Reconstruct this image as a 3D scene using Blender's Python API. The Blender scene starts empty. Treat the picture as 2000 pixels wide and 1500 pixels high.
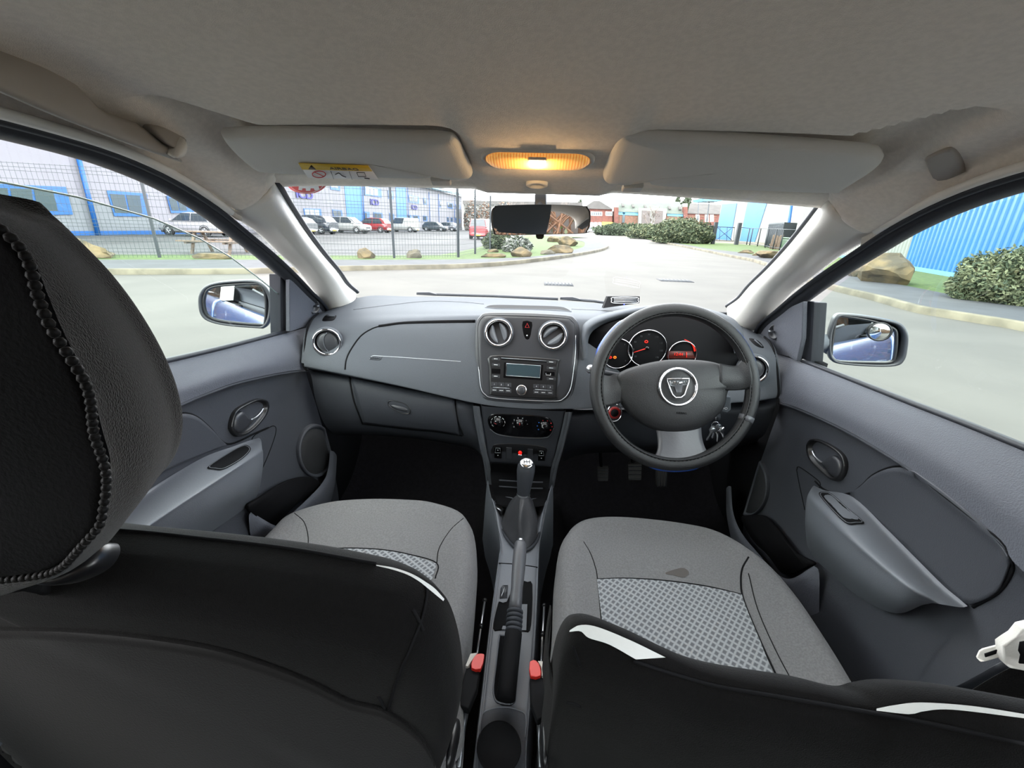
import bpy, bmesh, math, random
from mathutils import Vector as V, Matrix
from mathutils.bvhtree import BVHTree
from mathutils.geometry import tessellate_polygon
random.seed(7)
S = bpy.context.scene
COL = S.collection
PI = math.pi
# ---------------------------------------------------------------- camera
F = 850.0
TH, PS, RO = math.radians(20.0), math.radians(3.2), math.radians(1.7)
CAM = V((0.003, 0.0, 1.25))
cf = V((-math.sin(PS)*math.cos(TH), math.cos(PS)*math.cos(TH), -math.sin(TH)))
r0 = V((math.cos(PS), math.sin(PS), 0)); u0 = r0.cross(cf)
cr = r0*math.cos(RO)+u0*math.sin(RO); cu = u0*math.cos(RO)-r0*math.sin(RO)
cd = bpy.data.cameras.new('camera'); co = bpy.data.objects.new('camera', cd); COL.objects.link(co)
cd.sensor_width = 36; cd.lens = F/2000*36; cd.clip_start = .01; cd.clip_end = 2000
co.matrix_world = Matrix(((cr.x, cu.x, -cf.x, CAM.x), (cr.y, cu.y, -cf.y, CAM.y), (cr.z, cu.z, -cf.z, CAM.z), (0, 0, 0, 1)))
S.camera = co
# ---------------------------------------------------------------- daylight: overcast sky, weak soft sun
w = bpy.data.worlds.new('world'); S.world = w; w.use_nodes = True
nt = w.node_tree; nt.nodes.clear()
wo = nt.nodes.new('ShaderNodeOutputWorld'); bg = nt.nodes.new('ShaderNodeBackground')
tc = nt.nodes.new('ShaderNodeTexCoord'); nz = nt.nodes.new('ShaderNodeTexNoise'); rp = nt.nodes.new('ShaderNodeValToRGB')
mp = nt.nodes.new('ShaderNodeMapping'); mp.inputs['Scale'].default_value = (1, 1, 3)
nz.inputs['Scale'].default_value = 2.2; nz.inputs['Detail'].default_value = 5
rp.color_ramp.elements[0].position = .35; rp.color_ramp.elements[0].color = (.80, .86, .95, 1)
rp.color_ramp.elements[1].position = .65; rp.color_ramp.elements[1].color = (1, .99, .97, 1)
nt.links.new(tc.outputs['Generated'], mp.inputs['Vector']); nt.links.new(mp.outputs[0], nz.inputs['Vector'])
nt.links.new(nz.outputs['Fac'], rp.inputs['Fac']); nt.links.new(rp.outputs[0], bg.inputs['Color']); nt.links.new(bg.outputs[0], wo.inputs['Surface'])
sx = nt.nodes.new('ShaderNodeSeparateXYZ'); mr = nt.nodes.new('ShaderNodeMapRange')      # bright haze low in the sky, darker cloud overhead
nt.links.new(tc.outputs['Generated'], sx.inputs[0]); nt.links.new(sx.outputs['Z'], mr.inputs['Value'])
mr.inputs['From Min'].default_value = .05; mr.inputs['From Max'].default_value = .75; mr.inputs['To Min'].default_value = 1.9; mr.inputs['To Max'].default_value = .5
nt.links.new(mr.outputs[0], bg.inputs['Strength'])
sun = bpy.data.lights.new('sun', 'SUN'); sun.energy = .5; sun.angle = math.radians(35); sun.color = (1, .97, .9)
so = bpy.data.objects.new('sun', sun); COL.objects.link(so); so.rotation_euler = (math.radians(40), 0, math.radians(-25))
S.view_settings.view_transform = 'Standard'; S.view_settings.look = 'None'; S.view_settings.gamma = 1
S.view_settings.exposure = 3.35; S.view_settings.use_curve_mapping = False
# ---------------------------------------------------------------- helpers
def ray(px, py): return cf + cr*((px-1000)/F) - cu*((py-750)/F)
def P(px, py, x=None, y=None, z=None, t=None, pl=None):
    d = ray(px, py)
    if x is not None: t = (x-CAM.x)/d.x
    elif y is not None: t = (y-CAM.y)/d.y
    elif z is not None: t = (z-CAM.z)/d.z
    elif pl is not None: n, p0 = V(pl[0]), V(pl[1]); t = n.dot(p0-CAM)/n.dot(d)
    return CAM+d*t
def PP(l, **k): return [P(a[0], a[1], **k) for a in l]
def PY(l): return [P(a[0], a[1], y=a[2]) for a in l]
def PX(l): return [P(a[0], a[1], x=a[2]) for a in l]
def PZ(l): return [P(a[0], a[1], z=a[2]) for a in l]
def lin(c):
    if isinstance(c, (int, float)): c = (c, c, c)
    return tuple(((v/255)/12.92 if v/255 <= .04045 else ((v/255+.055)/1.055)**2.4) for v in c)
def mat(name, c, rough=.6, metal=0, bump=0, bscale=200, var=0, vscale=8, c2=None, spec=.5, sheen=0, emit=None, estr=0, stretch=None, coat=0):
    m = bpy.data.materials.new(name); m.use_nodes = True; n = m.node_tree; b = n.nodes['Principled BSDF']
    col = lin(c)+(1,)
    b.inputs['Base Color'].default_value = col; b.inputs['Roughness'].default_value = rough; b.inputs['Metallic'].default_value = metal
    b.inputs['Specular IOR Level'].default_value = spec; b.inputs['Coat Weight'].default_value = coat
    if sheen: b.inputs['Sheen Weight'].default_value = sheen; b.inputs['Sheen Roughness'].default_value = .4
    if emit is not None: b.inputs['Emission Color'].default_value = lin(emit)+(1,); b.inputs['Emission Strength'].default_value = estr
    t = n.nodes.new('ShaderNodeTexCoord'); vec = t.outputs['Object']
    if stretch:
        mm = n.nodes.new('ShaderNodeMapping'); mm.inputs['Scale'].default_value = stretch; n.links.new(vec, mm.inputs['Vector']); vec = mm.outputs[0]
    if var or c2:
        z = n.nodes.new('ShaderNodeTexNoise'); z.inputs['Scale'].default_value = vscale; z.inputs['Detail'].default_value = 6
        r = n.nodes.new('ShaderNodeValToRGB'); n.links.new(vec, z.inputs['Vector']); n.links.new(z.outputs['Fac'], r.inputs['Fac'])
        a = c2 if c2 else tuple(max(0, v*(1-var)) for v in (c if not isinstance(c, (int, float)) else (c,)*3))
        r.color_ramp.elements[0].color = lin(a)+(1,); r.color_ramp.elements[1].color = col
        r.color_ramp.elements[0].position = .38; r.color_ramp.elements[1].position = .62
        n.links.new(r.outputs[0], b.inputs['Base Color'])
    if bump:
        z = n.nodes.new('ShaderNodeTexNoise'); z.inputs['Scale'].default_value = bscale; z.inputs['Detail'].default_value = 3
        bp = n.nodes.new('ShaderNodeBump'); bp.inputs['Strength'].default_value = bump; bp.inputs['Distance'].default_value = .002
        n.links.new(vec, z.inputs['Vector']); n.links.new(z.outputs['Fac'], bp.inputs['Height']); n.links.new(bp.outputs[0], b.inputs['Normal'])
    return m
def glassmat(name, tint, refl=.08, rough=0.0):
    m = bpy.data.materials.new(name); m.use_nodes = True; n = m.node_tree; n.nodes.clear()
    o = n.nodes.new('ShaderNodeOutputMaterial'); t = n.nodes.new('ShaderNodeBsdfTransparent'); g = n.nodes.new('ShaderNodeBsdfGlossy')
    mx = n.nodes.new('ShaderNodeMixShader'); t.inputs[0].default_value = lin(tint)+(1,); g.inputs['Roughness'].default_value = rough
    fr = n.nodes.new('ShaderNodeLayerWeight'); fr.inputs['Blend'].default_value = .5
    pw = n.nodes.new('ShaderNodeMath'); pw.operation = 'POWER'; pw.inputs[1].default_value = 5
    ml = n.nodes.new('ShaderNodeMath'); ml.operation = 'MULTIPLY_ADD'; ml.inputs[1].default_value = .6; ml.inputs[2].default_value = refl
    n.links.new(fr.outputs['Facing'], pw.inputs[0]); n.links.new(pw.outputs[0], ml.inputs[0]); n.links.new(ml.outputs[0], mx.inputs[0])
    n.links.new(t.outputs[0], mx.inputs[1]); n.links.new(g.outputs[0], mx.inputs[2]); n.links.new(mx.outputs[0], o.inputs[0])
    return m
WLOC = {}
def thing(name, label, cat, loc=(0, 0, 0), group=None, kind=None):
    o = bpy.data.objects.new(name, None); COL.objects.link(o); o.location = loc; o.empty_display_size = .1
    o['label'] = label
    if cat: o['category'] = cat
    if group: o['group'] = group
    if kind: o['kind'] = kind
    WLOC[o.name] = V(loc); return o
def ob(name, bm, m, parent=None, label=None, cat=None, group=None, kind=None, smooth=True, bevel=0, seg=2, solid=0, origin=None, sub=0, off=-1):
    """link ONE mesh object from world-space geometry; origin at the parent's origin (or the mesh centre)"""
    me = bpy.data.meshes.new(name)
    if not bm.verts: bm.verts.new((0, 0, 0))
    if parent is not None: og = WLOC[parent.name]
    elif origin is not None: og = V(origin)
    else:
        mn = V((min(v.co.x for v in bm.verts), min(v.co.y for v in bm.verts), min(v.co.z for v in bm.verts)))
        mxx = V((max(v.co.x for v in bm.verts), max(v.co.y for v in bm.verts), max(v.co.z for v in bm.verts)))
        og = V(((mn.x+mxx.x)/2, (mn.y+mxx.y)/2, mn.z))
    bmesh.ops.translate(bm, verts=bm.verts, vec=-og)
    bm.to_mesh(me); bm.free()
    o = bpy.data.objects.new(name, me); COL.objects.link(o)
    if isinstance(m, (list, tuple)):
        for q in m: me.materials.append(q)
    else: me.materials.append(m)
    if parent is not None: o.parent = parent
    else: o.location = og
    WLOC[o.name] = og
    if smooth:
        me.polygons.foreach_set('use_smooth', [True]*len(me.polygons))
    if solid:
        md = o.modifiers.new('s', 'SOLIDIFY'); md.thickness = solid; md.offset = off
    if bevel:
        md = o.modifiers.new('b', 'BEVEL'); md.width = bevel; md.segments = seg; md.limit_method = 'ANGLE'; md.angle_limit = math.radians(35)
        if smooth: md.harden_normals = True
    if sub:
        md = o.modifiers.new('u', 'SUBSURF'); md.levels = sub; md.render_levels = sub
    if label: o['label'] = label
    if cat: o['category'] = cat
    if group: o['group'] = group
    if kind: o['kind'] = kind
    return o
def cr1(p0, p1, p2, p3, t):
    return .5*((2*p1)+(p2-p0)*t+(2*p0-5*p1+4*p2-p3)*t*t+(3*p1-p0-3*p2+p3)*t*t*t)
def smooth(pts, n=6, closed=False):
    pts = [V(p) for p in pts]; out = []; N = len(pts)
    rng = range(N) if closed else range(N-1)
    for i in rng:
        if closed: a, b, c, d = pts[i-1], pts[i], pts[(i+1) % N], pts[(i+2) % N]
        else:
            b, c = pts[i], pts[i+1]; a = pts[i-1] if i else b*2-c; d = pts[i+2] if i+2 < N else c*2-b
        for k in range(n): out.append(cr1(a, b, c, d, k/n))
    if not closed: out.append(pts[-1])
    return out
def grid(rows, bm=None, closed=False):
    bm = bm or bmesh.new(); vs = [[bm.verts.new(p) for p in r] for r in rows]
    for i in range(len(vs)-1):
        m = len(vs[i])
        for j in range(m if closed else m-1):
            try: bm.faces.new((vs[i][j], vs[i][(j+1) % m], vs[i+1][(j+1) % m], vs[i+1][j]))
            except ValueError: pass
    return bm
def surf(rows, nu=6, nv=6, bm=None):
    """smooth surface through rows of control points"""
    R = [smooth(r, nu) for r in rows]; C = [smooth([R[i][j] for i in range(len(R))], nv) for j in range(len(R[0]))]
    return grid([[C[j][i] for j in range(len(C))] for i in range(len(C[0]))], bm)
def box(c, s, R=None, bm=None):
    bm = bm or bmesh.new(); c = V(c)
    vs = []
    for i in (-1, 1):
        for j in (-1, 1):
            for k in (-1, 1):
                p = V((i*s[0]/2, j*s[1]/2, k*s[2]/2))
                if R is not None: p = R @ p
                vs.append(bm.verts.new(c+p))
    for f in ((0, 1, 3, 2), (4, 6, 7, 5), (0, 4, 5, 1), (2, 3, 7, 6), (0, 2, 6, 4), (1, 5, 7, 3)): bm.faces.new([vs[i] for i in f])
    return bm
def bb(x0, x1, y0, y1, z0, z1, bm=None): return box(((x0+x1)/2, (y0+y1)/2, (z0+z1)/2), (abs(x1-x0), abs(y1-y0), abs(z1-z0)), None, bm)
def tube(pts, r, n=10, closed=False, bm=None, cap=True):
    bm = bm or bmesh.new(); pts = [V(p) for p in pts]; N = len(pts); rr = r if isinstance(r, (list, tuple)) else [r]*N
    rows = []; prev = None
    for i, p in enumerate(pts):
        if closed: t = pts[(i+1) % N]-pts[i-1]
        else: t = pts[min(i+1, N-1)]-pts[max(i-1, 0)]
        if t.length < 1e-9: t = V((0, 0, 1))
        t.normalize()
        if prev is None:
            a = V((0, 0, 1)) if abs(t.z) < .9 else V((1, 0, 0)); u = t.cross(a).normalized()
        else: u = (prev-t*prev.dot(t)).normalized()
        prev = u; v = t.cross(u)
        rows.append([bm.verts.new(p+(u*math.cos(2*PI*k/n)+v*math.sin(2*PI*k/n))*rr[i]) for k in range(n)])
    for i in range(N if closed else N-1):
        A, B = rows[i], rows[(i+1) % N]
        for k in range(n): bm.faces.new((A[k], A[(k+1) % n], B[(k+1) % n], B[k]))
    if not closed and cap:
        bm.faces.new(rows[0][::-1]); bm.faces.new(rows[-1])
    return bm
def frame(n, up=(0, 0, 1)):
    n = V(n).normalized(); u = V(up).cross(n)
    if u.length < 1e-6: u = V((1, 0, 0))
    u.normalize(); v = n.cross(u); return u, v, n      # right, up, normal
def lathe(c, n, prof, seg=32, bm=None, sx=1, sy=1, up=(0, 0, 1)):
    """prof: (radius, height along n)"""
    bm = bm or bmesh.new(); u, v, n = frame(n, up); c = V(c); rows = []
    for r, h in prof:
        if r < 1e-6: rows.append([bm.verts.new(c+n*h)])
        else: rows.append([bm.verts.new(c+n*h+(u*sx*math.cos(2*PI*k/seg)+v*sy*math.sin(2*PI*k/seg))*r) for k in range(seg)])
    for A, B in zip(rows, rows[1:]):
        if len(A) == 1 and len(B) == 1: continue
        for k in range(seg):
            k2 = (k+1) % seg
            if len(A) == 1: bm.faces.new((A[0], B[k2], B[k]))
            elif len(B) == 1: bm.faces.new((A[k], A[k2], B[0]))
            else: bm.faces.new((A[k], A[k2], B[k2], B[k]))
    return bm
def pillow(outl, c, n, rings, bm=None):
    """rings (scale towards centre, height along n)"""
    bm = bm or bmesh.new(); c = V(c); n = V(n); rows = []
    for f, h in rings:
        if f < 1e-6: rows.append([bm.verts.new(c+n*h)]*1)
        else: rows.append([bm.verts.new(c+(V(o)-c)*f+n*h) for o in outl])
    N = len(outl)
    for A, B in zip(rows, rows[1:]):
        for k in range(N):
            k2 = (k+1) % N
            try:
                if len(A) == 1: bm.faces.new((A[0], B[k2], B[k]))
                elif len(B) == 1: bm.faces.new((A[k], A[k2], B[0]))
                else: bm.faces.new((A[k], A[k2], B[k2], B[k]))
            except ValueError: pass
    return bm
def prism(outl, vec, bm=None):
    """solid from a planar outline, pushed along vec"""
    bm = bm or bmesh.new(); vec = V(vec); a = [bm.verts.new(V(p)) for p in outl]; b = [bm.verts.new(V(p)+vec) for p in outl]
    N = len(a)
    for t in tessellate_polygon([[V(p) for p in outl]]):
        try: bm.faces.new([a[i] for i in t]); bm.faces.new([b[i] for i in t[::-1]])
        except ValueError: pass
    for k in range(N):
        try: bm.faces.new((a[k], b[k], b[(k+1) % N], a[(k+1) % N]))
        except ValueError: pass
    bmesh.ops.recalc_face_normals(bm, faces=bm.faces)
    return bm
def bvh(o):
    dg = bpy.context.evaluated_depsgraph_get(); me = o.data; og = WLOC[o.name]
    return BVHTree.FromPolygons([v.co+og for v in me.vertices], [tuple(p.vertices) for p in me.polygons])
def hit(bv, px, py, lift=0, fall=None):
    d = ray(px, py).normalized(); r = bv.ray_cast(CAM, d)
    if r[0] is None:
        return P(px, py, y=fall) if fall else None
    return r[0]-d*lift
def onbv(bv, l, lift=0, n=5, closed=False):
    q = smooth([V((a[0], a[1], 0)) for a in l], n, closed); out = []
    for p in q:
        h = hit(bv, p.x, p.y, lift)
        if h is not None: out.append(h)
    return out
def seam(name, bv, l, m, parent, r=.0015, n=6, closed=False, label=None, lift=0):
    pts = onbv(bv, l, lift, n, closed)
    if len(pts) < 2: return None
    return ob(name, tube(pts, r, 6, closed), m, parent, label=label)
def patch(bv, top, bot, lift=.002, nu=24, nv=16, fall=None):
    """sheet lying on a surface between two pixel polylines"""
    def samp(l, n):
        q = smooth([V((a[0], a[1], 0)) for a in l], 12); L = [0]
        for a, b in zip(q, q[1:]): L.append(L[-1]+(b-a).length)
        out = []
        for i in range(n+1):
            s = L[-1]*i/n; k = max(j for j in range(len(L)) if L[j] <= s+1e-9); k = min(k, len(q)-2)
            f = (s-L[k])/max(1e-9, L[k+1]-L[k]); out.append(q[k].lerp(q[k+1], f))
        return out
    A, B = samp(top, nu), samp(bot, nu); rows = []
    for i in range(nv+1):
        r = []
        for a, b in zip(A, B):
            p = a.lerp(b, i/nv); h = hit(bv, p.x, p.y, lift)
            if h is None: h = r[-1] if r else (P(p.x, p.y, y=fall) if fall else V((0, 1, 0)))
            r.append(h)
        rows.append(r)
    return grid(rows)
def rr(c, u, v, w, h, rad, n=5):
    """rounded rectangle outline"""
    c, u, v = V(c), V(u), V(v); out = []
    for (sx, sy, a0) in ((1, 1, 0), (-1, 1, 90), (-1, -1, 180), (1, -1, 270)):
        for k in range(n+1):
            a = math.radians(a0+90*k/n)
            out.append(c+u*(sx*(w/2-rad)+rad*math.cos(a))+v*(sy*(h/2-rad)+rad*math.sin(a)))
    return out
def text(name, s, c, u, v, size, m, parent, depth=.0006, label=None, cat=None, sx=1, bold=0):
    cu_ = bpy.data.curves.new(name, 'FONT'); cu_.body = s; cu_.size = size; cu_.extrude = depth; cu_.align_x = 'CENTER'; cu_.align_y = 'CENTER'; cu_.offset = bold
    t = bpy.data.objects.new(name, cu_); COL.objects.link(t); dg = bpy.context.evaluated_depsgraph_get(); dg.update()
    me = bpy.data.meshes.new_from_object(t.evaluated_get(dg)); bpy.data.objects.remove(t)
    u, v = V(u).normalized(), V(v).normalized(); n = u.cross(v); c = V(c)
    bm = bmesh.new(); bm.from_mesh(me); bpy.data.meshes.remove(me)
    for q in bm.verts: q.co = c+u*q.co.x*sx+v*q.co.y+n*q.co.z
    return ob(name, bm, m, parent, smooth=False, label=label, cat=cat)
def plane_axes(n, upref=(0, 0, 1)): u, v, n = frame(n, upref); return u, v
# ---------------------------------------------------------------- materials
M = {}
M['head'] = mat('headliner_fabric', (241, 232, 221), .95, bump=.5, bscale=900, var=.03, vscale=150)
M['visor'] = mat('visor_vinyl', (216, 214, 209), .75, bump=.25, bscale=700)
M['pillar'] = mat('pillar_plastic', (228, 224, 216), .55, bump=.15, bscale=600)
M['handle_grey'] = mat('grab_plastic', (160, 154, 146), .5)
M['dash'] = mat('dash_plastic', (80, 83, 88), .68, bump=.35, bscale=900, spec=.12)
M['dash2'] = mat('dash_lower_plastic', (48, 50, 55), .6, bump=.3, bscale=900, spec=.25)
M['bezel'] = mat('bezel_plastic', (48, 49, 53), .4, bump=.1, bscale=800)
M['door'] = mat('door_plastic', (92, 94, 101), .6, bump=.6, bscale=420, spec=.25)
M['door2'] = mat('door_lower_plastic', (58, 60, 66), .62, bump=.35, bscale=700, spec=.45)
M['arm'] = mat('armrest_plastic', (98, 101, 107), .45, bump=.15, bscale=600)
M['blk'] = mat('black_plastic', (24, 24, 26), .35)
M['matblk'] = mat('matt_black', (16, 16, 18), .8, spec=.12)
M['rubber'] = mat('seal_rubber', (34, 36, 42), .55, bump=.1)
M['gloss'] = mat('gloss_black', (10, 10, 12), .12)
M['chrome'] = mat('chrome', (225, 225, 228), .12, 1)
M['satin'] = mat('satin_silver', (190, 192, 196), .3, .9)
M['steel'] = mat('steel', (120, 122, 126), .35, .9)
M['carpet'] = mat('carpet', (16, 15, 17), 1, bump=.8, bscale=500, var=.4, vscale=80, spec=.12)
M['fab'] = mat('seat_cover_fabric', (112, 111, 112), .95, bump=.5, bscale=900, var=.1, vscale=300, sheen=.15, spec=.12)
M['fabdark'] = mat('seat_cover_black_fabric', (15, 14, 14), .95, bump=.5, bscale=900, var=.15, vscale=200, sheen=.04, spec=.12)
M['velour'] = mat('headrest_velour', (19, 16, 14), 1, bump=.9, bscale=700, var=.3, vscale=60, sheen=.15, spec=.12)
M['velourb'] = mat('headrest_back_fabric', (14, 14, 15), 1, bump=.3, bscale=400, spec=.12)
M['flap'] = mat('seat_flap_fabric', (24, 23, 23), .55, bump=.2, bscale=500, sheen=.08, spec=.12)
M['cream'] = mat('cream_piping_fabric', (205, 206, 204), .8, bump=.2)
M['white'] = mat('white_print', (235, 235, 235), .5)
M['red'] = mat('red_plastic', (185, 36, 26), .4)
M['redprint'] = mat('red_print', (200, 40, 45), .5)
M['yellow'] = mat('yellow_print', (215, 180, 40), .6)
M['lcd'] = mat('lcd_glass', (48, 62, 68), .25)
M['leather'] = mat('wheel_cover_leather', (19, 19, 21), .42, bump=.45, bscale=800, stretch=(1, 3, 1))
M['airbag'] = mat('wheel_centre_plastic', (27, 27, 29), .5, bump=.4, bscale=700)
M['spoke'] = mat('wheel_spoke_plastic', (78, 78, 82), .42, bump=.15)
M['blue'] = mat('blue_leather', (20, 66, 150), .35)
M['mirror'] = mat('mirror_glass', (235, 238, 240), .01, 1)
M['body'] = mat('blue_body_paint', (46, 78, 128), .22, spec=.6, coat=.6)
M['glass'] = glassmat('screen_glass', (250, 252, 251), .015)
M['glass2'] = glassmat('door_glass', (232, 243, 238), .03)
M['glassedge'] = mat('glass_edge', (170, 190, 180), .2)
M['amber'] = None
def checker_mat():
    m = bpy.data.materials.new('woven_grey_fabric'); m.use_nodes = True; n = m.node_tree; b = n.nodes['Principled BSDF']; b.inputs['Roughness'].default_value = .9
    t = n.nodes.new('ShaderNodeTexCoord'); mpp = n.nodes.new('ShaderNodeMapping'); mpp.inputs['Rotation'].default_value = (0, 0, math.radians(38))
    n.links.new(t.outputs['Object'], mpp.inputs['Vector'])
    w1 = n.nodes.new('ShaderNodeTexWave'); w1.bands_direction = 'X'; w1.inputs['Scale'].default_value = 34; w1.inputs['Distortion'].default_value = .6; w1.inputs['Detail Scale'].default_value = 20
    w2 = n.nodes.new('ShaderNodeTexWave'); w2.bands_direction = 'Y'; w2.inputs['Scale'].default_value = 26; w2.inputs['Distortion'].default_value = .6; w2.inputs['Detail Scale'].default_value = 20
    n.links.new(mpp.outputs[0], w1.inputs['Vector']); n.links.new(mpp.outputs[0], w2.inputs['Vector'])
    mx = n.nodes.new('ShaderNodeMath'); mx.operation = 'MAXIMUM'; n.links.new(w1.outputs['Fac'], mx.inputs[0]); n.links.new(w2.outputs['Fac'], mx.inputs[1])
    r = n.nodes.new('ShaderNodeValToRGB'); n.links.new(mx.outputs[0], r.inputs['Fac'])
    r.color_ramp.elements[0].position = .45; r.color_ramp.elements[0].color = lin((86, 88, 92))+(1,)
    r.color_ramp.elements[1].position = .95; r.color_ramp.elements[1].color = lin((138, 140, 143))+(1,)
    n.links.new(r.outputs[0], b.inputs['Base Color'])
    bp = n.nodes.new('ShaderNodeBump'); bp.inputs['Strength'].default_value = .5; bp.inputs['Distance'].default_value = .002
    n.links.new(mx.outputs[0], bp.inputs['Height']); n.links.new(bp.outputs[0], b.inputs['Normal'])
    return m
M['weave'] = checker_mat()
# ---------------------------------------------------------------- roof, pillars, glass
def interp(tab, v):
    if v <= tab[0][0]: return tab[0][1]
    for (a, b), (c, d) in zip(tab, tab[1:]):
        if v <= c: return b+(d-b)*(v-a)/(c-a)
    return tab[-1][1]
SEAL = [(-1.4, 1.24), (-1.0, 1.30), (-.5, 1.335), (0, 1.35), (.3, 1.348), (.47, 1.341), (.58, 1.331), (.66, 1.316), (.76, 1.286), (.85, 1.245), (.96, 1.192), (1.05, 1.148), (1.16, 1.085), (1.31, .997)]
CEIL = [(-1.4, 1.36), (-.9, 1.41), (-.3, 1.43), (0, 1.43), (.3, 1.42), (.42, 1.41), (.55, 1.387), (.65, 1.363), (.75, 1.338), (.8, 1.325), (.87, 1.304)]
def xseal(z): return .66-(z-.96)*.28
def sst(a, b, v): t = min(1, max(0, (v-a)/(b-a))); return t*t*(3-2*t)
def ceil_z(x, y):
    c = interp(CEIL, y); zs = interp(SEAL, y); xs = xseal(zs)
    s = min(1, abs(x)/xs); n = 3.6 if y < .7 else 3.6+2.6*sst(.7, .87, y)
    z = zs+(c-zs)*max(0, 1-s**n)**(1/n)
    ax = abs(x); reach = .646-.085*sst(.36, .46, ax)
    rec = sst(reach-.012, reach+.012, y)*sst(.10, .155, ax)*(1-sst(.46, .50, ax))*(1-sst(.795, .825, y))
    return z+.030*rec-.006*sst(.13, .10, ax)*sst(.5, .65, y)+.012*sst(.76, .86, y)*(1-sst(.05, .5, x))
rows = []
ys = [-1.4+i*.07 for i in range(28)]+[.55+i*.01 for i in range(33)]
for y in ys:
    xs = xseal(interp(SEAL, y)); r = []
    for k in range(-60, 61):
        s = math.sin(k/60*PI/2)*.35+k/60*.65; x = s*xs
        r.append(V((x, y+(0 if y < .8 else -(max(0, abs(x)-.45)**2)*.6), ceil_z(x, y))))
    rows.append(r)
rows.append([p+V((0, .012, -.004)) for p in rows[-1]]); rows.append([p+V((0, .005, .02)) for p in rows[-1]])
ceiling = ob('ceiling', grid(rows), M['head'], label='warm grey woven fabric roof lining of the car cabin', kind='structure', solid=.012, off=1)
bc = bvh(ceiling)
# windscreen: glass sheet with black edge band
def ws(x, z): return V((x, .86+(1.305-z)/.483-.10*(x/.6)**2+.03, z))
rows = [[ws((.53+.17*(j/14))*(i/10-1), 1.325-.335*j/14) for i in range(21)] for j in range(15)]
win1 = ob('window_1', grid(rows), M['glass'], label='raked windscreen with a dark edge above the dashboard', kind='structure')
# A pillars
WSE = [(.497, .852, 1.312), (.522, .945, 1.265), (.546, 1.042, 1.217), (.567, 1.15, 1.163), (.585, 1.261, 1.109), (.605, 1.36, 1.058), (.606, 1.43, 1.022)]
OUT = [(.566, .843, 1.262), (.576, .943, 1.224), (.590, 1.04, 1.173), (.603, 1.13, 1.127), (.618, 1.21, 1.075), (.632, 1.29, 1.018), (.640, 1.345, .975)]
for sgn, nm in ((-1, 1), (1, 2)):
    rows = []
    for a, b in zip(WSE, OUT):
        a, b = V(a), V(b); m1 = a.lerp(b, .3)+V((-.022, -.022, -.006)); m2 = a.lerp(b, .68)+V((-.018, -.020, -.004))
        e = a+V((.012, .03, .01))
        rows.append([V((sgn*p.x, p.y, p.z)) for p in (e, a, m1, m2, b, b+V((.035, .012, -.004)))])
    ob('trim_%d' % nm, surf(rows, 6, 6), M['pillar'], kind='structure', solid=.004,
       label='pale cream windscreen pillar trim on the %s side of the windscreen' % ('left' if sgn < 0 else 'right'))
    # lobe of the roof lining that laps over the top of the pillar
    L_ = [[V((x_, y_, ceil_z(sgn*x_, y_)+.012)) for x_, y_ in ((.44, .70), (.47, .69), (.50, .68), (.525, .67), (.565, .66))],
          [V((x_, y_, z_)) for x_, y_, z_ in ((.450, .79, 1.325), (.475, .77, 1.318), (.500, .758, 1.308), (.530, .752, 1.296), (.560, .76, 1.285))],
          [V((x_, y_, z_)) for x_, y_, z_ in ((.474, .828, 1.318), (.487, .806, 1.303), (.506, .795, 1.292), (.536, .79, 1.279), (.566, .80, 1.268))],
          [V((x_, y_, z_)) for x_, y_, z_ in ((.494, .856, 1.308), (.500, .832, 1.287), (.516, .820, 1.270), (.544, .820, 1.258), (.569, .838, 1.255))],
          [V((x_, y_, z_)) for x_, y_, z_ in ((.505, .872, 1.308), (.512, .850, 1.287), (.530, .842, 1.270), (.556, .842, 1.258), (.575, .855, 1.257))]]
    ob('lining_corner', surf([[V((sgn*p.x, p.y, p.z+(.008 if sgn < 0 and i > 0 else 0))) for p in r] for i, r in enumerate(L_)], 5, 5), M['head'], ceiling)
    # black windscreen edge band
    f = [V((sgn*p[0], p[1]+.012, p[2]+.004)) for p in WSE]
    ob('windscreen_seal', tube(smooth(f, 5), .006, 8), M['rubber'], label='black rubber windscreen edge beside the %s pillar' % ('left' if sgn < 0 else 'right'), cat='seal')
# door opening seals
for sgn in (-1, 1):
    A = []
    for y in [-1.3, -1.0, -.7, -.4, -.1, .15, .3, .4, .5, .6, .7, .8, .9, 1.0, 1.1, 1.2, 1.31, 1.38]:
        z = interp(SEAL, y) if y <= 1.31 else .92
        A.append(V((xseal(z), y, z)))
    A = smooth(A, 4); N = []
    for i, p in enumerate(A):
        t = (A[min(i+1, len(A)-1)]-A[max(i-1, 0)]).normalized(); d = V((0, t.z, -t.y)).normalized()
        if d.z > 0: d = -d
        N.append(d)
    rows = []
    for p, d in zip(A, N):
        sec = [p+V((.014, 0, 0))-d*.006, p+V((.002, 0, 0))+d*.000, p+V((-.003, 0, 0))+d*.004, p+V((.002, 0, 0))+d*.009, p+V((.008, 0, 0))+d*.007, p+V((.014, 0, 0))+d*.014, p+V((.032, 0, 0))+d*.017, p+V((.055, 0, 0))+d*.004]
        rows.append([V((sgn*q.x, q.y, q.z)) for q in sec])
    ob('door_seal', surf(rows, 3, 1), M['rubber'], label='black rubber seal round the top of the %s door opening' % ('left' if sgn < 0 else 'right'), cat='seal')
    tb = [V((sgn*(p.x-.006), p.y, p.z)) - V((0, d.y, d.z))*.002 for p, d in zip(A, N) if p.y < .84]
    ob('trim_%d' % (3 if sgn < 0 else 4), tube(tb, .0065, 8), M['pillar'], kind='structure', label='thin pale edge strip of roof lining along the %s door' % ('left' if sgn < 0 else 'right'))
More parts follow.
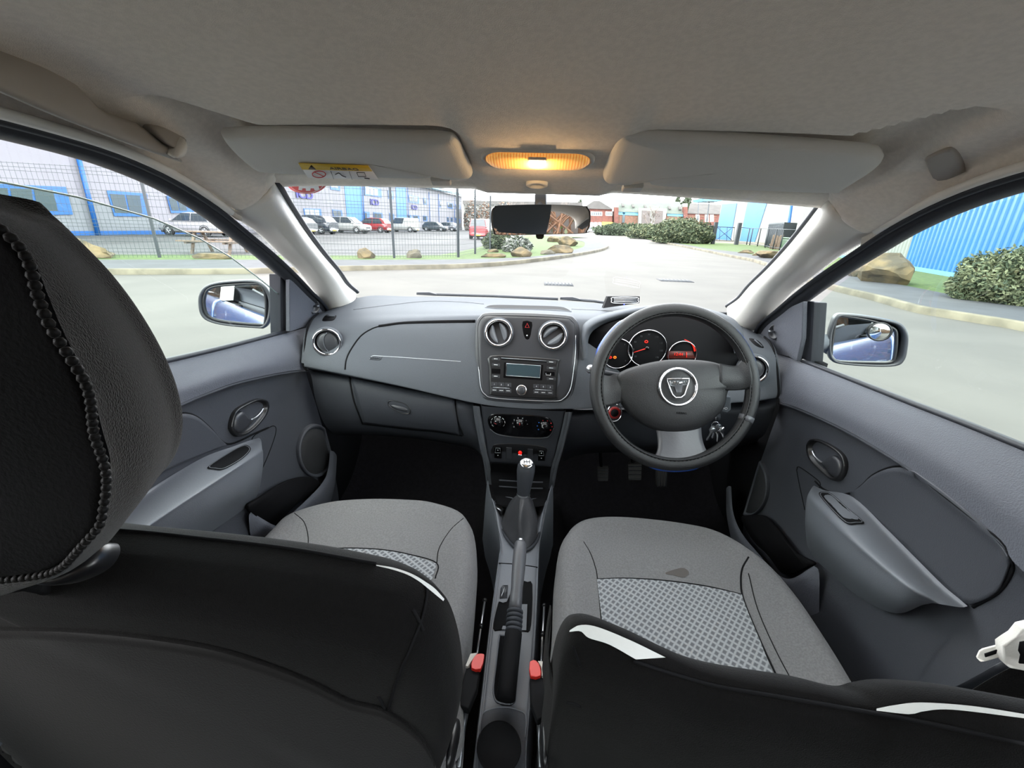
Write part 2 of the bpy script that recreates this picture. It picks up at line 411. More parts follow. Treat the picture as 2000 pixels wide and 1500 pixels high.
# outer shell: roof skin and body sides (blue), seen only in the door mirrors
rows = [[V((x*.58, y, 1.475-.05*x*x-.10*max(0, y-.3)-(.05*((-y-.6)**2) if y < -.6 else 0))) for x in [i/8-1 for i in range(17)]] for y in [-1.6, -1.2, -.8, -.4, 0, .3, .5, .7, .85]]
# ---------------------------------------------------------------- sun visors
def visor(name, outl, lab, labelsheet):
    t = thing(name, lab, 'sun visor', P(*outl[0], pl=vpl))
    o3 = smooth([P(a, b, pl=vpl) for a, b in outl], 4, True)
    c = sum(o3, V())/len(o3); n = -V(vpl[0]).normalized()
    if n.z > 0: n = -n
    body = ob('visor_panel', pillow(o3, c, n, [(0, 0), (.5, .0), (.9, 0), (.965, -.002), (.99, -.006), (1, -.011), (.99, -.016), (.9, -.02), (0, -.02)]), M['visor'], t)
    return t, bvh(body)
vpl = ((0, .33, 1), (0, .70, 1.335))
vL = [(434, 279), (440, 271), (520, 269), (640, 271), (780, 276), (868, 279), (893, 288), (908, 315), (922, 345), (917, 354), (880, 353), (868, 347), (850, 345), (830, 352), (700, 348), (570, 343), (510, 340), (488, 333), (455, 305)]
vR = [(1208, 277), (1235, 272), (1330, 277), (1455, 284), (1580, 293), (1700, 304), (1722, 314), (1724, 324), (1708, 340), (1680, 358), (1650, 376), (1636, 381), (1560, 379), (1400, 372), (1280, 366), (1262, 358), (1225, 356), (1212, 363), (1185, 363), (1177, 355), (1184, 328), (1193, 303)]
tv, bv = visor('sun_visor', vL, 'grey sun visor with a yellow and white airbag warning label, left of the lamp', True)
def visor_plane_pts(l, lift=.002): return [P(a, b, pl=vpl)-V(vpl[0]).normalized()*lift for a, b in l]
lb = ob('warning_label', prism(visor_plane_pts([(583, 318), (721, 323), (739, 349), (602, 346)], .0012), V((0, 0, .0008))), M['white'], tv, label='white airbag warning label with a yellow heading')
ob('label_heading', prism(visor_plane_pts([(583, 316), (719, 321), (727, 332), (590, 328.5)], .0022), V((0, 0, .0006))), M['yellow'], lb, label='yellow heading band')
un = (P(720, 322, pl=vpl)-P(583, 317, pl=vpl)).normalized(); nn = -V(vpl[0]).normalized(); vn = nn.cross(un)
if vn.z < 0: vn = -vn
cc = P(672, 326, pl=vpl)+nn*.0032
text('label_text', 'AIRBAG', cc, un, nn.cross(un), .0105, M['blk'], lb, .0002, sx=1.25)
ob('warning_triangle', prism([q+nn*.0022 for q in (P(602, 328, pl=vpl), P(618, 328.5, pl=vpl), P(608, 319, pl=vpl))], V((0, 0, .0005))), M['blk'], lb)
for a in ((601, 630.5), ):
    pass
ob('prohibition_ring', tube([P(623+13*math.cos(k*PI/12), 337.5+6.5*math.sin(k*PI/12), pl=vpl)+nn*.0024 for k in range(24)], .0007, 6, True, tube([P(614, 333, pl=vpl)+nn*.0024, P(633, 342, pl=vpl)+nn*.0024], .0006, 6)), M['redprint'], lb)
bm = tube([P(646, 331, pl=vpl)+nn*.0024, P(652, 347, pl=vpl)+nn*.0024], .0004, 5); tube([P(682, 332, pl=vpl)+nn*.0024, P(688, 348, pl=vpl)+nn*.0024], .0004, 5, bm=bm)
tube(smooth([P(a, b, pl=vpl)+nn*.0024 for a, b in ((655, 338), (662, 335), (668, 340), (676, 343))], 4), .0007, 5, bm=bm)
tube([P(a, b, pl=vpl)+nn*.0024 for a, b in ((697, 334), (712, 334), (715, 342), (700, 342), (697, 334))], .0005, 5, bm=bm)
tube([P(a, b, pl=vpl)+nn*.0024 for a, b in ((712, 345), (722, 346))], .0008, 5, bm=bm)
ob('pictogram', bm, M['blk'], lb)
def vclip(t, x, y, w, h, nm='retaining_clip'):
    c = P(x, y, pl=vpl)+V((0, .012, .004))
    ob(nm, prism(rr(c, cr, cu, w, h, h*.3), cf*.015), M['visor'], t, bevel=.001)
vclip(tv, 857, 352, .032, .010)
tv2, bv2 = visor('sun_visor', vR, 'plain grey sun visor above the steering wheel, right of the lamp', False)
vclip(tv2, 1240, 365, .032, .010)
o = tv2
# ---------------------------------------------------------------- roof lamp, sensor, grab handle, cap
def amber():
    m = bpy.data.materials.new('amber_lens'); m.use_nodes = True; n = m.node_tree; b = n.nodes['Principled BSDF']
    b.inputs['Base Color'].default_value = lin((255, 200, 120))+(1,); b.inputs['Roughness'].default_value = .3
    t = n.nodes.new('ShaderNodeTexCoord'); wv = n.nodes.new('ShaderNodeTexWave'); wv.inputs['Scale'].default_value = 75; n.links.new(t.outputs['Object'], wv.inputs['Vector'])
    sp = n.nodes.new('ShaderNodeTexGradient'); sp.gradient_type = 'SPHERICAL'; mpp = n.nodes.new('ShaderNodeMapping'); mpp.inputs['Scale'].default_value = (12.5, 40, 40)
    n.links.new(t.outputs['Object'], mpp.inputs['Vector']); n.links.new(mpp.outputs[0], sp.inputs['Vector'])
    r = n.nodes.new('ShaderNodeValToRGB'); n.links.new(wv.outputs['Fac'], r.inputs['Fac']); r.color_ramp.elements[0].color = lin((225, 120, 40))+(1,); r.color_ramp.elements[1].color = lin((255, 190, 95))+(1,)
    mt = n.nodes.new('ShaderNodeMath'); mt.operation = 'MULTIPLY_ADD'; mt.inputs[1].default_value = .11; mt.inputs[2].default_value = .05; n.links.new(sp.outputs['Fac'], mt.inputs[0])
    n.links.new(r.outputs[0], b.inputs['Emission Color']); n.links.new(mt.outputs[0], b.inputs['Emission Strength'])
    return m
M['amber'] = amber()
lc = hit(bc, 1050, 308)
lamp = thing('roof_lamp', 'lit amber oval interior lamp set in the roof lining between the visors', 'lamp', lc)
ln = (V((0, -.32, -1))).normalized(); lu, lv, _ = frame(ln, (0, 1, 0))
if lu.x < 0: lu = -lu
lv = ln.cross(lu)
def loval(w, h, k=0): return rr(lc+ln*k, lu, lv, w, h, h*.499, 9)
ob('lamp_housing', pillow(loval(.164, .052), lc, ln, [(1.0, -.006), (1.0, .003), (.985, .005), (.93, .005), (.9, .002), (0, .002)]), M['visor'], lamp)
ob('lamp_lens', pillow(loval(.150, .042), lc, ln, [(1.0, 0), (1.0, .005), (.95, .008), (.8, .0095), (.5, .010), (0, .010)]), M['amber'], lamp, label='glowing ribbed amber lens')
ob('lamp_switch', prism(rr(lc+ln*.009-lv*(-.016), lu, lv, .026, .010, .003), ln*.004), M['visor'], lamp, bevel=.001)
M['bulb'] = mat('bulb', (255, 240, 210), .3, emit=(255, 225, 170), estr=1.2)
ob('bulb', lathe(lc+ln*.010, ln, [(0, .003), (.004, .002), (.0055, 0)], 14), M['bulb'], lamp)
pl_ = bpy.data.lights.new('lamp_glow', 'POINT'); pl_.energy = .05; pl_.color = (1, .62, .28); pl_.shadow_soft_size = .008
po = bpy.data.objects.new('lamp_glow', pl_); COL.objects.link(po); po.location = ln*.016; po.parent = lamp
sc = hit(bc, 1049, 356)
if sc is None: sc = P(1049, 356, y=.84)
ob('microphone_cover', lathe(sc-V((0, .004, .004)), (0, -.5, -1), [(.019, -.006), (.019, .002), (.017, .003), (.011, .003), (.009, .001), (0, .001)], 28, sy=.55, up=(0, 1, 0)), M['visor'], label='small oval grey cover in the roof lining in front of the lamp', cat='cover')
# grab handle
gh = thing('grab_handle', 'grey plastic passenger grab handle above the left window', 'handle', P(330, 275, x=-.52))
low = PX([(-60, 145, -.50), (0, 172, -.50), (90, 211, -.50), (190, 251, -.505), (270, 282, -.51), (342, 307, -.515)])
upp = PX([(-60, 90, -.51), (8, 95, -.515), (60, 106, -.515), (118, 146, -.515), (185, 213, -.515), (262, 243, -.52), (330, 268, -.53)])
rows = []
lo_s, up_s = smooth(low, 6), smooth(upp, 6)
for a, b in zip(lo_s, up_s):
    m_ = a.lerp(b, .5); out_ = V((.016, -.006, -.006)); rows.append([a+V((-.02, 0, .01)), a, a+out_*.75, m_+out_*1.1, b+out_*.6, b, b+V((-.02, 0, 0))])
ob('grip', surf(rows, 4, 1), M['handle_grey'], gh, solid=.002)
g1 = smooth(PX([(295, 250, -.50), (300, 243, -.505), (316, 238, -.51), (350, 255, -.51), (362, 270, -.505), (357, 285, -.50), (345, 292, -.495), (318, 276, -.49)]), 4, True)
c1 = sum(g1, V())/len(g1)
ob('end_mount', pillow(g1, c1, V((.8, -.4, -.3)).normalized(), [(0, .010), (.7, .009), (.93, .005), (1, -.004), (1.08, -.05)]), M['handle_grey'], gh)
g2 = smooth(PX([(338, 307, -.485), (345, 290, -.485), (360, 272, -.488), (364, 285, -.488), (360, 300, -.488), (350, 308, -.485)]), 4, True); c1 = sum(g2, V())/len(g2)
ob('end_cap', pillow(g2, c1, V((.8, -.4, -.3)).normalized(), [(0, .006), (.8, .005), (1, -.002), (1.02, -.03)]), M['pillar'], gh)
cpt = [hit(bc, a, b) for a, b in ((1812, 305), (1850, 288), (1868, 292), (1885, 328), (1880, 338), (1838, 354), (1828, 350), (1811, 315))]
cpt = [p for p in cpt if p is not None]
if len(cpt) > 4:
    q = smooth(cpt, 4, True); c1 = sum(q, V())/len(q)
    ob('blanking_cover', pillow(q, c1, V((-.75, -.45, -.5)).normalized(), [(0, .006), (.8, .006), (.95, .005), (1, .001), (1.02, -.006)]), M['handle_grey'], label='rounded square grey blanking cover on the lining above the right window', cat='cover')
# ---------------------------------------------------------------- dashboard
dash = thing('dashboard', 'dark grey moulded dashboard running across the car under the windscreen', 'dashboard', (0, 1.2, .6))
R = [
 [(640, 606, 1.33), (712, 579, 1.42), (800, 579, 1.46), (930, 581, 1.48), (1040, 585, 1.49), (1150, 591, 1.48), (1280, 601, 1.47), (1405, 612, 1.42), (1478, 652, 1.33)],
 [(622, 615, 1.26), (690, 597, 1.33), (795, 594, 1.36), (930, 595, 1.37), (1040, 598, 1.37), (1150, 603, 1.37), (1290, 612, 1.36), (1410, 632, 1.33), (1492, 661, 1.26)],
 [(610, 627, 1.21), (675, 616, 1.25), (790, 612, 1.25), (930, 611, 1.22), (1040, 612, 1.21), (1140, 618, 1.22), (1290, 625, 1.22), (1420, 648, 1.25), (1504, 674, 1.20)],
 [(602, 648, 1.165), (662, 642, 1.18), (788, 632, 1.175), (930, 628, 1.165), (1040, 630, 1.16), (1140, 640, 1.17), (1290, 650, 1.19), (1430, 670, 1.19), (1511, 694, 1.16)],
 [(597, 680, 1.14), (662, 688, 1.13), (788, 690, 1.13), (930, 700, 1.12), (1030, 705, 1.12), (1125, 715, 1.12), (1300, 715, 1.19), (1440, 722, 1.16), (1516, 726, 1.14)],
 [(594, 710, 1.115), (672, 725, 1.10), (788, 748, 1.095), (930, 779, 1.09), (1025, 789, 1.09), (1112, 790, 1.09), (1300, 785, 1.12), (1450, 778, 1.115), (1519, 770, 1.12)],
 [(595, 718, 1.125), (673, 733, 1.11), (789, 756, 1.105), (931, 787, 1.10), (1025, 797, 1.10), (1112, 798, 1.10), (1300, 792, 1.13), (1450, 786, 1.125), (1519, 778, 1.13)],
 [(603, 720, 1.19), (678, 734, 1.18), (790, 756, 1.18), (931, 786, 1.17), (1025, 795, 1.17), (1112, 797, 1.17), (1300, 791, 1.19), (1450, 785, 1.19), (1515, 776, 1.19)]]
upper = ob('upper_panel', surf([PY(r) for r in R], 8, 7), M['dash'], dash)
bu = bvh(upper)
# side cheeks of the dash ends
for l in ([(594, 710, 1.115), (597, 680, 1.14), (602, 648, 1.165), (610, 627, 1.21), (622, 615, 1.26), (640, 606, 1.33)],
          [(1519, 770, 1.12), (1516, 726, 1.14), (1511, 694, 1.16), (1504, 674, 1.20), (1492, 661, 1.26), (1478, 652, 1.33)]):
    a = PY(l); sx_ = -1 if l[0][0] < 1000 else 1
    ob('end_panel', surf([a, [p+V((sx_*.012, .006, 0)) for p in a], [p+V((sx_*.02, .05, -.02)) for p in a]], 5, 4), M['dash'], dash)
ob('end_gap', tube(smooth(PY([(600, 724, 1.12), (592, 712, 1.12), (595, 680, 1.142), (600, 646, 1.168), (609, 624, 1.213), (622, 612, 1.265)]), 5), .003, 6), M['matblk'], dash)
ob('end_gap', tube(smooth(PY([(1517, 778, 1.12), (1521, 766, 1.12), (1518, 724, 1.142), (1513, 692, 1.165), (1505, 671, 1.205), (1493, 658, 1.265)]), 5), .003, 6), M['matblk'], dash)
# lower dashboard, passenger side
R = [[(598, 716, 1.20), (683, 731, 1.19), (790, 753, 1.19), (889, 773, 1.18), (945, 786, 1.17)],
     [(608, 735, 1.15), (684, 745, 1.13), (790, 768, 1.125), (889, 786, 1.12), (942, 800, 1.12)],
     [(616, 780, 1.14), (692, 790, 1.115), (800, 805, 1.11), (894, 815, 1.11), (938, 835, 1.12)],
     [(632, 825, 1.16), (708, 828, 1.14), (805, 835, 1.135), (905, 848, 1.13), (940, 870, 1.14)],
     [(650, 846, 1.22), (722, 846, 1.20), (810, 853, 1.20), (912, 870, 1.20), (945, 890, 1.20)],
     [(665, 850, 1.35), (730, 850, 1.35), (815, 857, 1.35), (915, 874, 1.35), (945, 893, 1.35)]]
lowerp = ob('lower_panel', surf([PY(r) for r in R], 8, 8), M['dash2'], dash); bl = bvh(lowerp)
R = [[(1100, 796, 1.17), (1150, 797, 1.18), (1300, 791, 1.19), (1450, 784, 1.18), (1517, 775, 1.17)],
     [(1103, 815, 1.12), (1150, 815, 1.13), (1300, 812, 1.17), (1450, 806, 1.14), (1513, 798, 1.14)],
     [(1106, 850, 1.14), (1150, 860, 1.16), (1300, 860, 1.19), (1430, 850, 1.18), (1495, 845, 1.16)],
     [(1100, 890, 1.22), (1150, 880, 1.24), (1300, 875, 1.27), (1430, 868, 1.25), (1480, 860, 1.24)],
     [(1100, 900, 1.40), (1150, 886, 1.42), (1300, 882, 1.42), (1430, 875, 1.42), (1480, 868, 1.42)]]
lowerd = ob('lower_panel', surf([PY(r) for r in R], 8, 8), M['dash2'], dash)
bld = bvh(lowerd)
# airbag pad seam + fine moulded line
seam('pad_seam', bu, [(674, 722), (676, 704), (684, 685), (704, 657), (727, 642), (750, 636), (789, 632), (860, 630), (928, 629)], M['matblk'], dash, .0022)
ob('pad_groove', tube(smooth(onbv(bu, [(740, 637), (789, 630.5), (860, 628), (928, 627)], .001), 1), .004, 6), M['matblk'], dash)
seam('moulded_line', bu, [(722, 701), (728, 695), (745, 695.5), (800, 699), (900, 706)], M['satin'], dash, .0007, lift=-.0002)
seam('moulded_line', bu, [(722, 702), (742, 703), (747, 696)], M['dash2'], dash, .0008)
h = hit(bu, 733, 700, .001)
text('moulded_text', 'AIRBAG', h, V((1, 0, 0)), V((0, .2, 1)), .009, M['dash2'], dash, .0004)
seam('top_crease', bu, [(690, 605), (760, 596), (835, 588.5), (900, 590), (945, 594)], M['dash2'], dash, .0012, lift=-.0006)
seam('top_crease', bu, [(1116, 604), (1180, 607), (1240, 612), (1300, 622)], M['dash2'], dash, .0012, lift=-.0006)
# demister slot
ob('demister_slot', patch(bu, [(950, 598.5), (966, 595.5), (1030, 596.5), (1094, 599), (1113, 606)], [(950, 600.5), (975, 602), (1030, 603), (1090, 605), (1113, 608)], .0015, 24, 3), M['matblk'], dash)
seam('demister_lip', bu, [(948, 601), (975, 603.5), (1030, 604.5), (1090, 607), (1116, 609)], M['dash'], dash, .0022, lift=.001)
# glovebox
gb = ob('glovebox', patch(bl, [(686, 737), (735, 747), (790, 758), (845, 769), (886, 777)], [(710, 826), (760, 832), (805, 837), (850, 841), (897, 848)], .004, 28, 16), M['dash2'], dash, solid=.004)
bg_ = bvh(gb)
for l in ([(682, 733), (685, 752), (692, 785), (708, 828)], [(889, 776), (890, 800), (895, 825), (905, 850)], [(708, 828), (760, 834), (805, 839), (850, 843), (903, 851)]):
    seam('shut_line', bl, l, M['matblk'], dash, .0025)
hc = hit(bg_, 780, 795, .003)
hu = (hit(bg_, 800, 798)-hit(bg_, 760, 791)).normalized(); hn = (V((0, -1, .1))); hn = (hn-hu*hn.dot(hu)).normalized(); hv = hn.cross(hu); hv = hv if hv.z > 0 else -hv
q = [hc+hu*(p.x*.00128)+hv*(p.y*.00128) for p in smooth([V((-24, 9, 0)), V((-14, 13, 0)), V((8, 11, 0)), V((22, 4, 0)), V((25, -6, 0)), V((20, -12, 0)), V((4, -12, 0)), V((-14, -6, 0)), V((-24, 1, 0))], 4, True)]
cc = sum(q, V())/len(q)
gh_ = ob('handle_recess', pillow(q, cc, hn, [(1.06, -.001), (1.03, .003), (.96, .003), (.92, -.001), (.9, -.006), (0, -.010)]), M['blk'], gb)
q2 = [cc+hu*((p-cc).dot(hu)*.85)+hv*((p-cc).dot(hv)*.5-.003) for p in q]; c2 = sum(q2, V())/len(q2)
ob('latch', pillow(q2, c2, hn, [(0, .005), (.6, .004), (.9, .001), (1, -.004)]), M['bezel'], gb)
# ---- round air vents
def vent(px, py, r, n, blades, shut, tint=None):
    c = P(px, py, y=1.128) if 900 < px < 1140 else P(px, py, y=1.135)
    v = ob('air_vent', lathe(c, n, [(r*1.16, -.01), (r*1.14, .003), (r*1.07, .006), (r, .005)], 40), M['dash'], dash)
    ob('chrome_ring', lathe(c, n, [(r*1.07, .003), (r*1.06, .0075), (r*.98, .0095), (r*.88, .006), (r*.85, -.001)], 44), M['chrome'], v, label='chrome ring')
    ob('vent_barrel', lathe(c, n, [(r*.89, .002), (r*.87, -.006), (r*.8, -.02), (0, -.024)], 36), M['matblk'], v)
    u, w_, nn_ = frame(n)
    ca, sa = math.cos(blades), math.sin(blades); U = u*ca+w_*sa; W = -u*sa+w_*ca
    if shut:
        o_ = [c+(u*math.cos(a)+w_*math.sin(a))*r*.80 for a in [k*PI/16 for k in range(32)]]
        ob('vent_flap', pillow(o_, c, nn_, [(0, .004), (.7, .003), (.97, .0), (1, -.004)]), M['bezel'], v)
        arc = smooth([c+U*(r*.74*a)+W*(r*b)+nn_*.005 for a, b in ((.1, .76), (-.25, .4), (-.32, 0), (-.2, -.45), (.1, -.76))], 6)
        ob('flap_edge', tube(arc, .0011, 8), M['dash'], v)
    else:
        for s in (-.30, .28):
            prof = []
            for k in range(13):
                a = k/12*2-1; prof.append(c+W*(a*r*.74*math.sqrt(1-s*s))+U*(s*r+.16*r*(1-a*a)*(1 if s > 0 else -1)))
            rws = [[p+U*(-r*.24*math.sqrt(max(0, 1-(2*i/12-1)**2)))+nn_*(-.004) for i, p in enumerate(prof)], [p+nn_*.004 for p in prof], [p+U*(r*.22*math.sqrt(max(0, 1-(2*i/12-1)**2)))+nn_*(-.003) for i, p in enumerate(prof)], [p+U*(r*.10)*(1-abs(2*i/12-1))-nn_*.012 for i, p in enumerate(prof)]]
            ob('vent_blade', surf(rws, 1, 3), M['arm'], v)
    return v
dn = V((0, -1, .12)).normalized()
vent(974, 650, .0345, V((.05, -1, .14)), math.radians(18), False)
vent(1080, 655.5, .0345, V((-.03, -1, .14)), math.radians(-52), False)
vent(639, 668, .0355, V((.30, -1, .10)), 0, True)
vent(1470, 721, .0355, V((-.30, -1, .10)), math.radians(180), True)
for l, sg in (([(629, 626), (637, 615), (648, 617), (657, 616), (652, 625), (640, 627)], 1), ([(1463, 661), (1473, 662), (1484, 668), (1492, 679), (1480, 677), (1470, 670)], -1)):
    q = onbv(bu, l, .0015, 3, True)
    if len(q) > 5:
        g = ob('window_demister', prism(q, V((0, .004, -.004))), M['matblk'], dash)
        a, b = q[2], q[len(q)//2+1]; ob('demister_fin', tube([a.lerp(b, .2)+V((0, -.002, .002)), a.lerp(b, .9)+V((0, -.002, .002))], .0018, 6), M['dash'], g)
# ---- centre bezel panel
bo = [(928, 660), (930, 632), (938, 618), (955, 611), (1030, 611.5), (1105, 616), (1122, 622), (1131, 640), (1130, 690), (1124, 750), (1116, 775), (1104, 786), (1085, 790), (1020, 787.5), (960, 783), (943, 776), (933, 760), (929, 710)]
def bez(px, py): return P(px, py, pl=((0, 1, -.28), (0, 1.125, .90)))
o3 = smooth([bez(*p) for p in bo], 4, True); c3 = sum(o3, V())/len(o3); bn = V((0, -1, .28)).normalized()
bp_ = ob('centre_bezel', pillow(o3, c3, bn, [(0, .012), (.86, .012), (.93, .0118), (.96, .008), (.985, .0085), (1, .004), (1.01, -.02)]), M['bezel'], dash)
bbv = bvh(bp_)
li = [(933, 655), (934, 634), (941, 621), (956, 616), (1030, 617), (1103, 621), (1117, 627), (1124, 640), (1124, 690), (1117, 748), (1110, 768), (1100, 779), (1085, 783.5), (1020, 781.5), (962, 777), (948, 771), (939, 757), (934.5, 710)]
seam('bezel_line', bbv, li, M['bezel'], dash, .0016, 4, True, lift=.0004)
seam('silver_line', bbv, [(934.5, 715), (939, 757), (948, 771), (962, 777), (1020, 781.5), (1085, 783.5), (1100, 779), (1110, 768), (1117, 748), (1124, 690), (1124.5, 655)], M['satin'], dash, .0012, 5, lift=.001, label='thin silver line')
def bz(px, py, k=.0145): return bez(px, py)+bn*k
bx_u = (bz(1080, 700)-bz(960, 694)).normalized(); bx_v = bn.cross(bx_u); bx_v = bx_v if bx_v.z > 0 else -bx_v
def bq(l, k): return [bz(a, b, k) for a, b in l]
hz = ob('hazard_switch', prism(smooth(bq([(1021, 628), (1039, 629.5), (1038.5, 645), (1034, 662), (1026, 661.5), (1021, 645)], .0125), 2, True), -bn*.004), M['gloss'], dash, bevel=.0006)
ob('hazard_triangle', tube(bq([(1026, 640), (1034, 640.5), (1030, 632)], .0142), .0007, 6, True), M['redprint'], hz)
ob('lock_symbol', lathe(bz(1029.5, 655.5, .0138), bn, [(0, .0004), (.0016, .0004), (.0018, 0)], 10), M['white'], hz)
ob('hazard_chute', prism(bq([(1021, 663), (1037, 664), (1035, 673), (1023, 672)], .0118), -bn*.003), M['dash'], dash, bevel=.0005)
# ---- car radio
radio = thing('car_radio', 'black double height car radio with a grey display in the middle of the dashboard', 'radio', bz(1020, 735))
ro = smooth(bq([(958, 694), (1022, 696), (1088, 701), (1090, 712), (1086, 768), (1083, 778), (1020, 776), (962, 771.5), (957, 764), (956, 720)], .012), 3, True)
fp = ob('radio_face', pillow(ro, sum(ro, V())/len(ro), bn, [(0, .004), (.93, .004), (.985, .0035), (1, .0015), (1.0, -.01)]), M['blk'], radio)
def rb(l, k=.0165, d=.0025, m='bezel', nm='button', par=None, bev=.0006, **kw):
    return ob(nm, prism(bq(l, k), -bn*d), M[m], par or radio, bevel=bev, **kw)
rb([(980, 699.5), (1067, 705.5), (1067, 708), (980, 702)], .0168, .001, 'matblk', 'disc_slot'); ob('slot_lip', tube(bq([(980, 698.8), (1067, 704.8)], .0168), .0006, 6), M['satin'], radio)
rb([(985, 707), (1061, 712), (1059, 742), (984, 737)], .0175, .002, 'gloss', 'display_surround'); sc_ = rb([(991, 710.5), (1055, 714.5), (1053.5, 736), (990, 732)], .0185, .001, 'lcd', 'display', label='grey green display')
ob('display_rim', tube(bq([(990, 709.5), (1056, 713.8), (1054.5, 737), (989, 732.6)], .0182), .0008, 6, True), M['satin'], radio)
for yy in (698, 709.5, 731.5):
    b_ = rb([(962, yy-.5), (977, yy+.3), (977, yy+6), (962, yy+5)], .0168, .002, 'bezel'); ob('button_mark', tube(bq([(966, yy+2.4), (973, yy+2.9)], .0170), .0006, 5), M['white'], b_)
rb([(961, 719), (979, 720), (979, 729.5), (961, 728.5)], .0165, .001, 'gloss', 'microphone_hole')
for yy in (704, 715.5, 736.5):
    b_ = rb([(1068, yy-.3), (1085, yy+.6), (1085, yy+6), (1068, yy+5)], .0168, .002, 'bezel'); ob('button_mark', tube(bq([(1072, yy+2.5), (1080, yy+3)], .0170), .0006, 5), M['white'], b_)
rb([(1063, 724.5), (1083, 726), (1083, 733.5), (1063, 732)], .0165, .001, 'gloss', 'input_socket'); ob('socket_mark', tube(bq([(1066, 728), (1066, 731.5), (1075, 732.2), (1075, 728.7)], .0168), .0005, 5), M['white'], radio)
for x0, x1, y0, sl in ((960, 1000, 745, .06), (1041, 1081, 749, .06)):
    for k in range(3):
        for j in range(2):
            xa = x0+(x1-x0)*k/3+.8; xb = x0+(x1-x0)*(k+1)/3-.8; ya = y0+j*11+(xa-x0)*sl
            b_ = rb([(xa, ya), (xb, ya+.8), (xb, ya+8.8), (xa, ya+8)], .0168, .002, 'bezel')
            mxp, myp = (xa+xb)/2, ya+4.6
            if j == 0: text('button_mark', ('1', '2', '3', '4', '5', '6')[k+(3 if x0 > 1000 else 0)], bz(mxp, myp, .0171), bx_u, bx_v, .0052, M['white'], b_, .0001)
            else: ob('button_mark', tube(bq([(mxp-3.5, myp), (mxp+3.5, myp+.3)], .0169), .0006, 5), M['white'], b_)
    ob('button_divider', tube(bq([(x0+4, y0+10+.3), (x1-4, y0+10+(x1-x0)*sl)], .0178), .0006, 6), M['satin'], radio)
kn = ob('volume_knob', lathe(bz(1019, 761, .0155), bn, [(0, .011), (.008, .0105), (.0098, .0095), (.0105, .004), (.0105, 0)], 32), M['bezel'], radio)
ob('knob_ring', lathe(bz(1019, 761, .0155), bn, [(.0108, 0), (.0145, 0), (.0148, .003), (.013, .0055), (.0108, .005)], 36), M['chrome'], kn, label='chrome ring')
# ---- lower centre stack
def stk(px, py, k=0): return P(px, py, pl=((0, 1, .22), (0, 1.10, .76)))+V((0, -1, .22)).normalized()*(-k)
sn = V((0, -1, -.22)).normalized()
def stp(px, py, k=0): return P(px, py, pl=((0, 1, .22), (0, 1.10, .76)))+sn*k
rows = [[stp(a, b, k) for a, b, k in r] for r in (
 [(937, 788, -.03), (940, 791, 0), (960, 793, .004), (1020, 797, .004), (1085, 801, .004), (1104, 801, 0), (1108, 798, -.03)],
 [(940, 820, -.03), (943, 822, 0), (962, 823, .004), (1020, 826, .004), (1082, 829, .004), (1098, 829, 0), (1102, 829, -.03)],
 [(946, 860, -.03), (949, 860, 0), (965, 860, .004), (1020, 862, .004), (1076, 866, .004), (1089, 866, 0), (1093, 866, -.03)],
 [(952, 901, -.03), (955, 901, 0), (970, 901, .004), (1020, 904, .004), (1070, 909, .004), (1077, 909, 0), (1081, 909, -.03)],
 [(953, 904, -.04), (957, 904, -.03), (971, 904, -.02), (1020, 907, -.02), (1069, 912, -.02), (1076, 912, -.03), (1080, 912, -.04)])]
stack = ob('lower_stack_panel', surf(rows, 5, 6), M['dash2'], dash)
# side trims of stack (lighter)
for l, sg in (([(937, 792), (942, 830), (951, 880), (957, 905), (962, 945)], -1), ([(1104, 803), (1096, 840), (1086, 880), (1077, 910), (1069, 952)], 1)):
    a = [stp(x_, y_, .004) for x_, y_ in l]
    rr_ = [a, [p+V((sg*.010, .002, 0)) for p in a], [p+V((sg*.022, .02, 0)) for p in a], [p+V((sg*.030, .20, 0)) for p in a]]
    ob('stack_side_trim', surf(rr_, 5, 4), M['dash'], dash)
su = (stp(1080, 829)-stp(955, 822)).normalized(); sv = sn.cross(su); sv = sv if sv.z > 0 else -sv
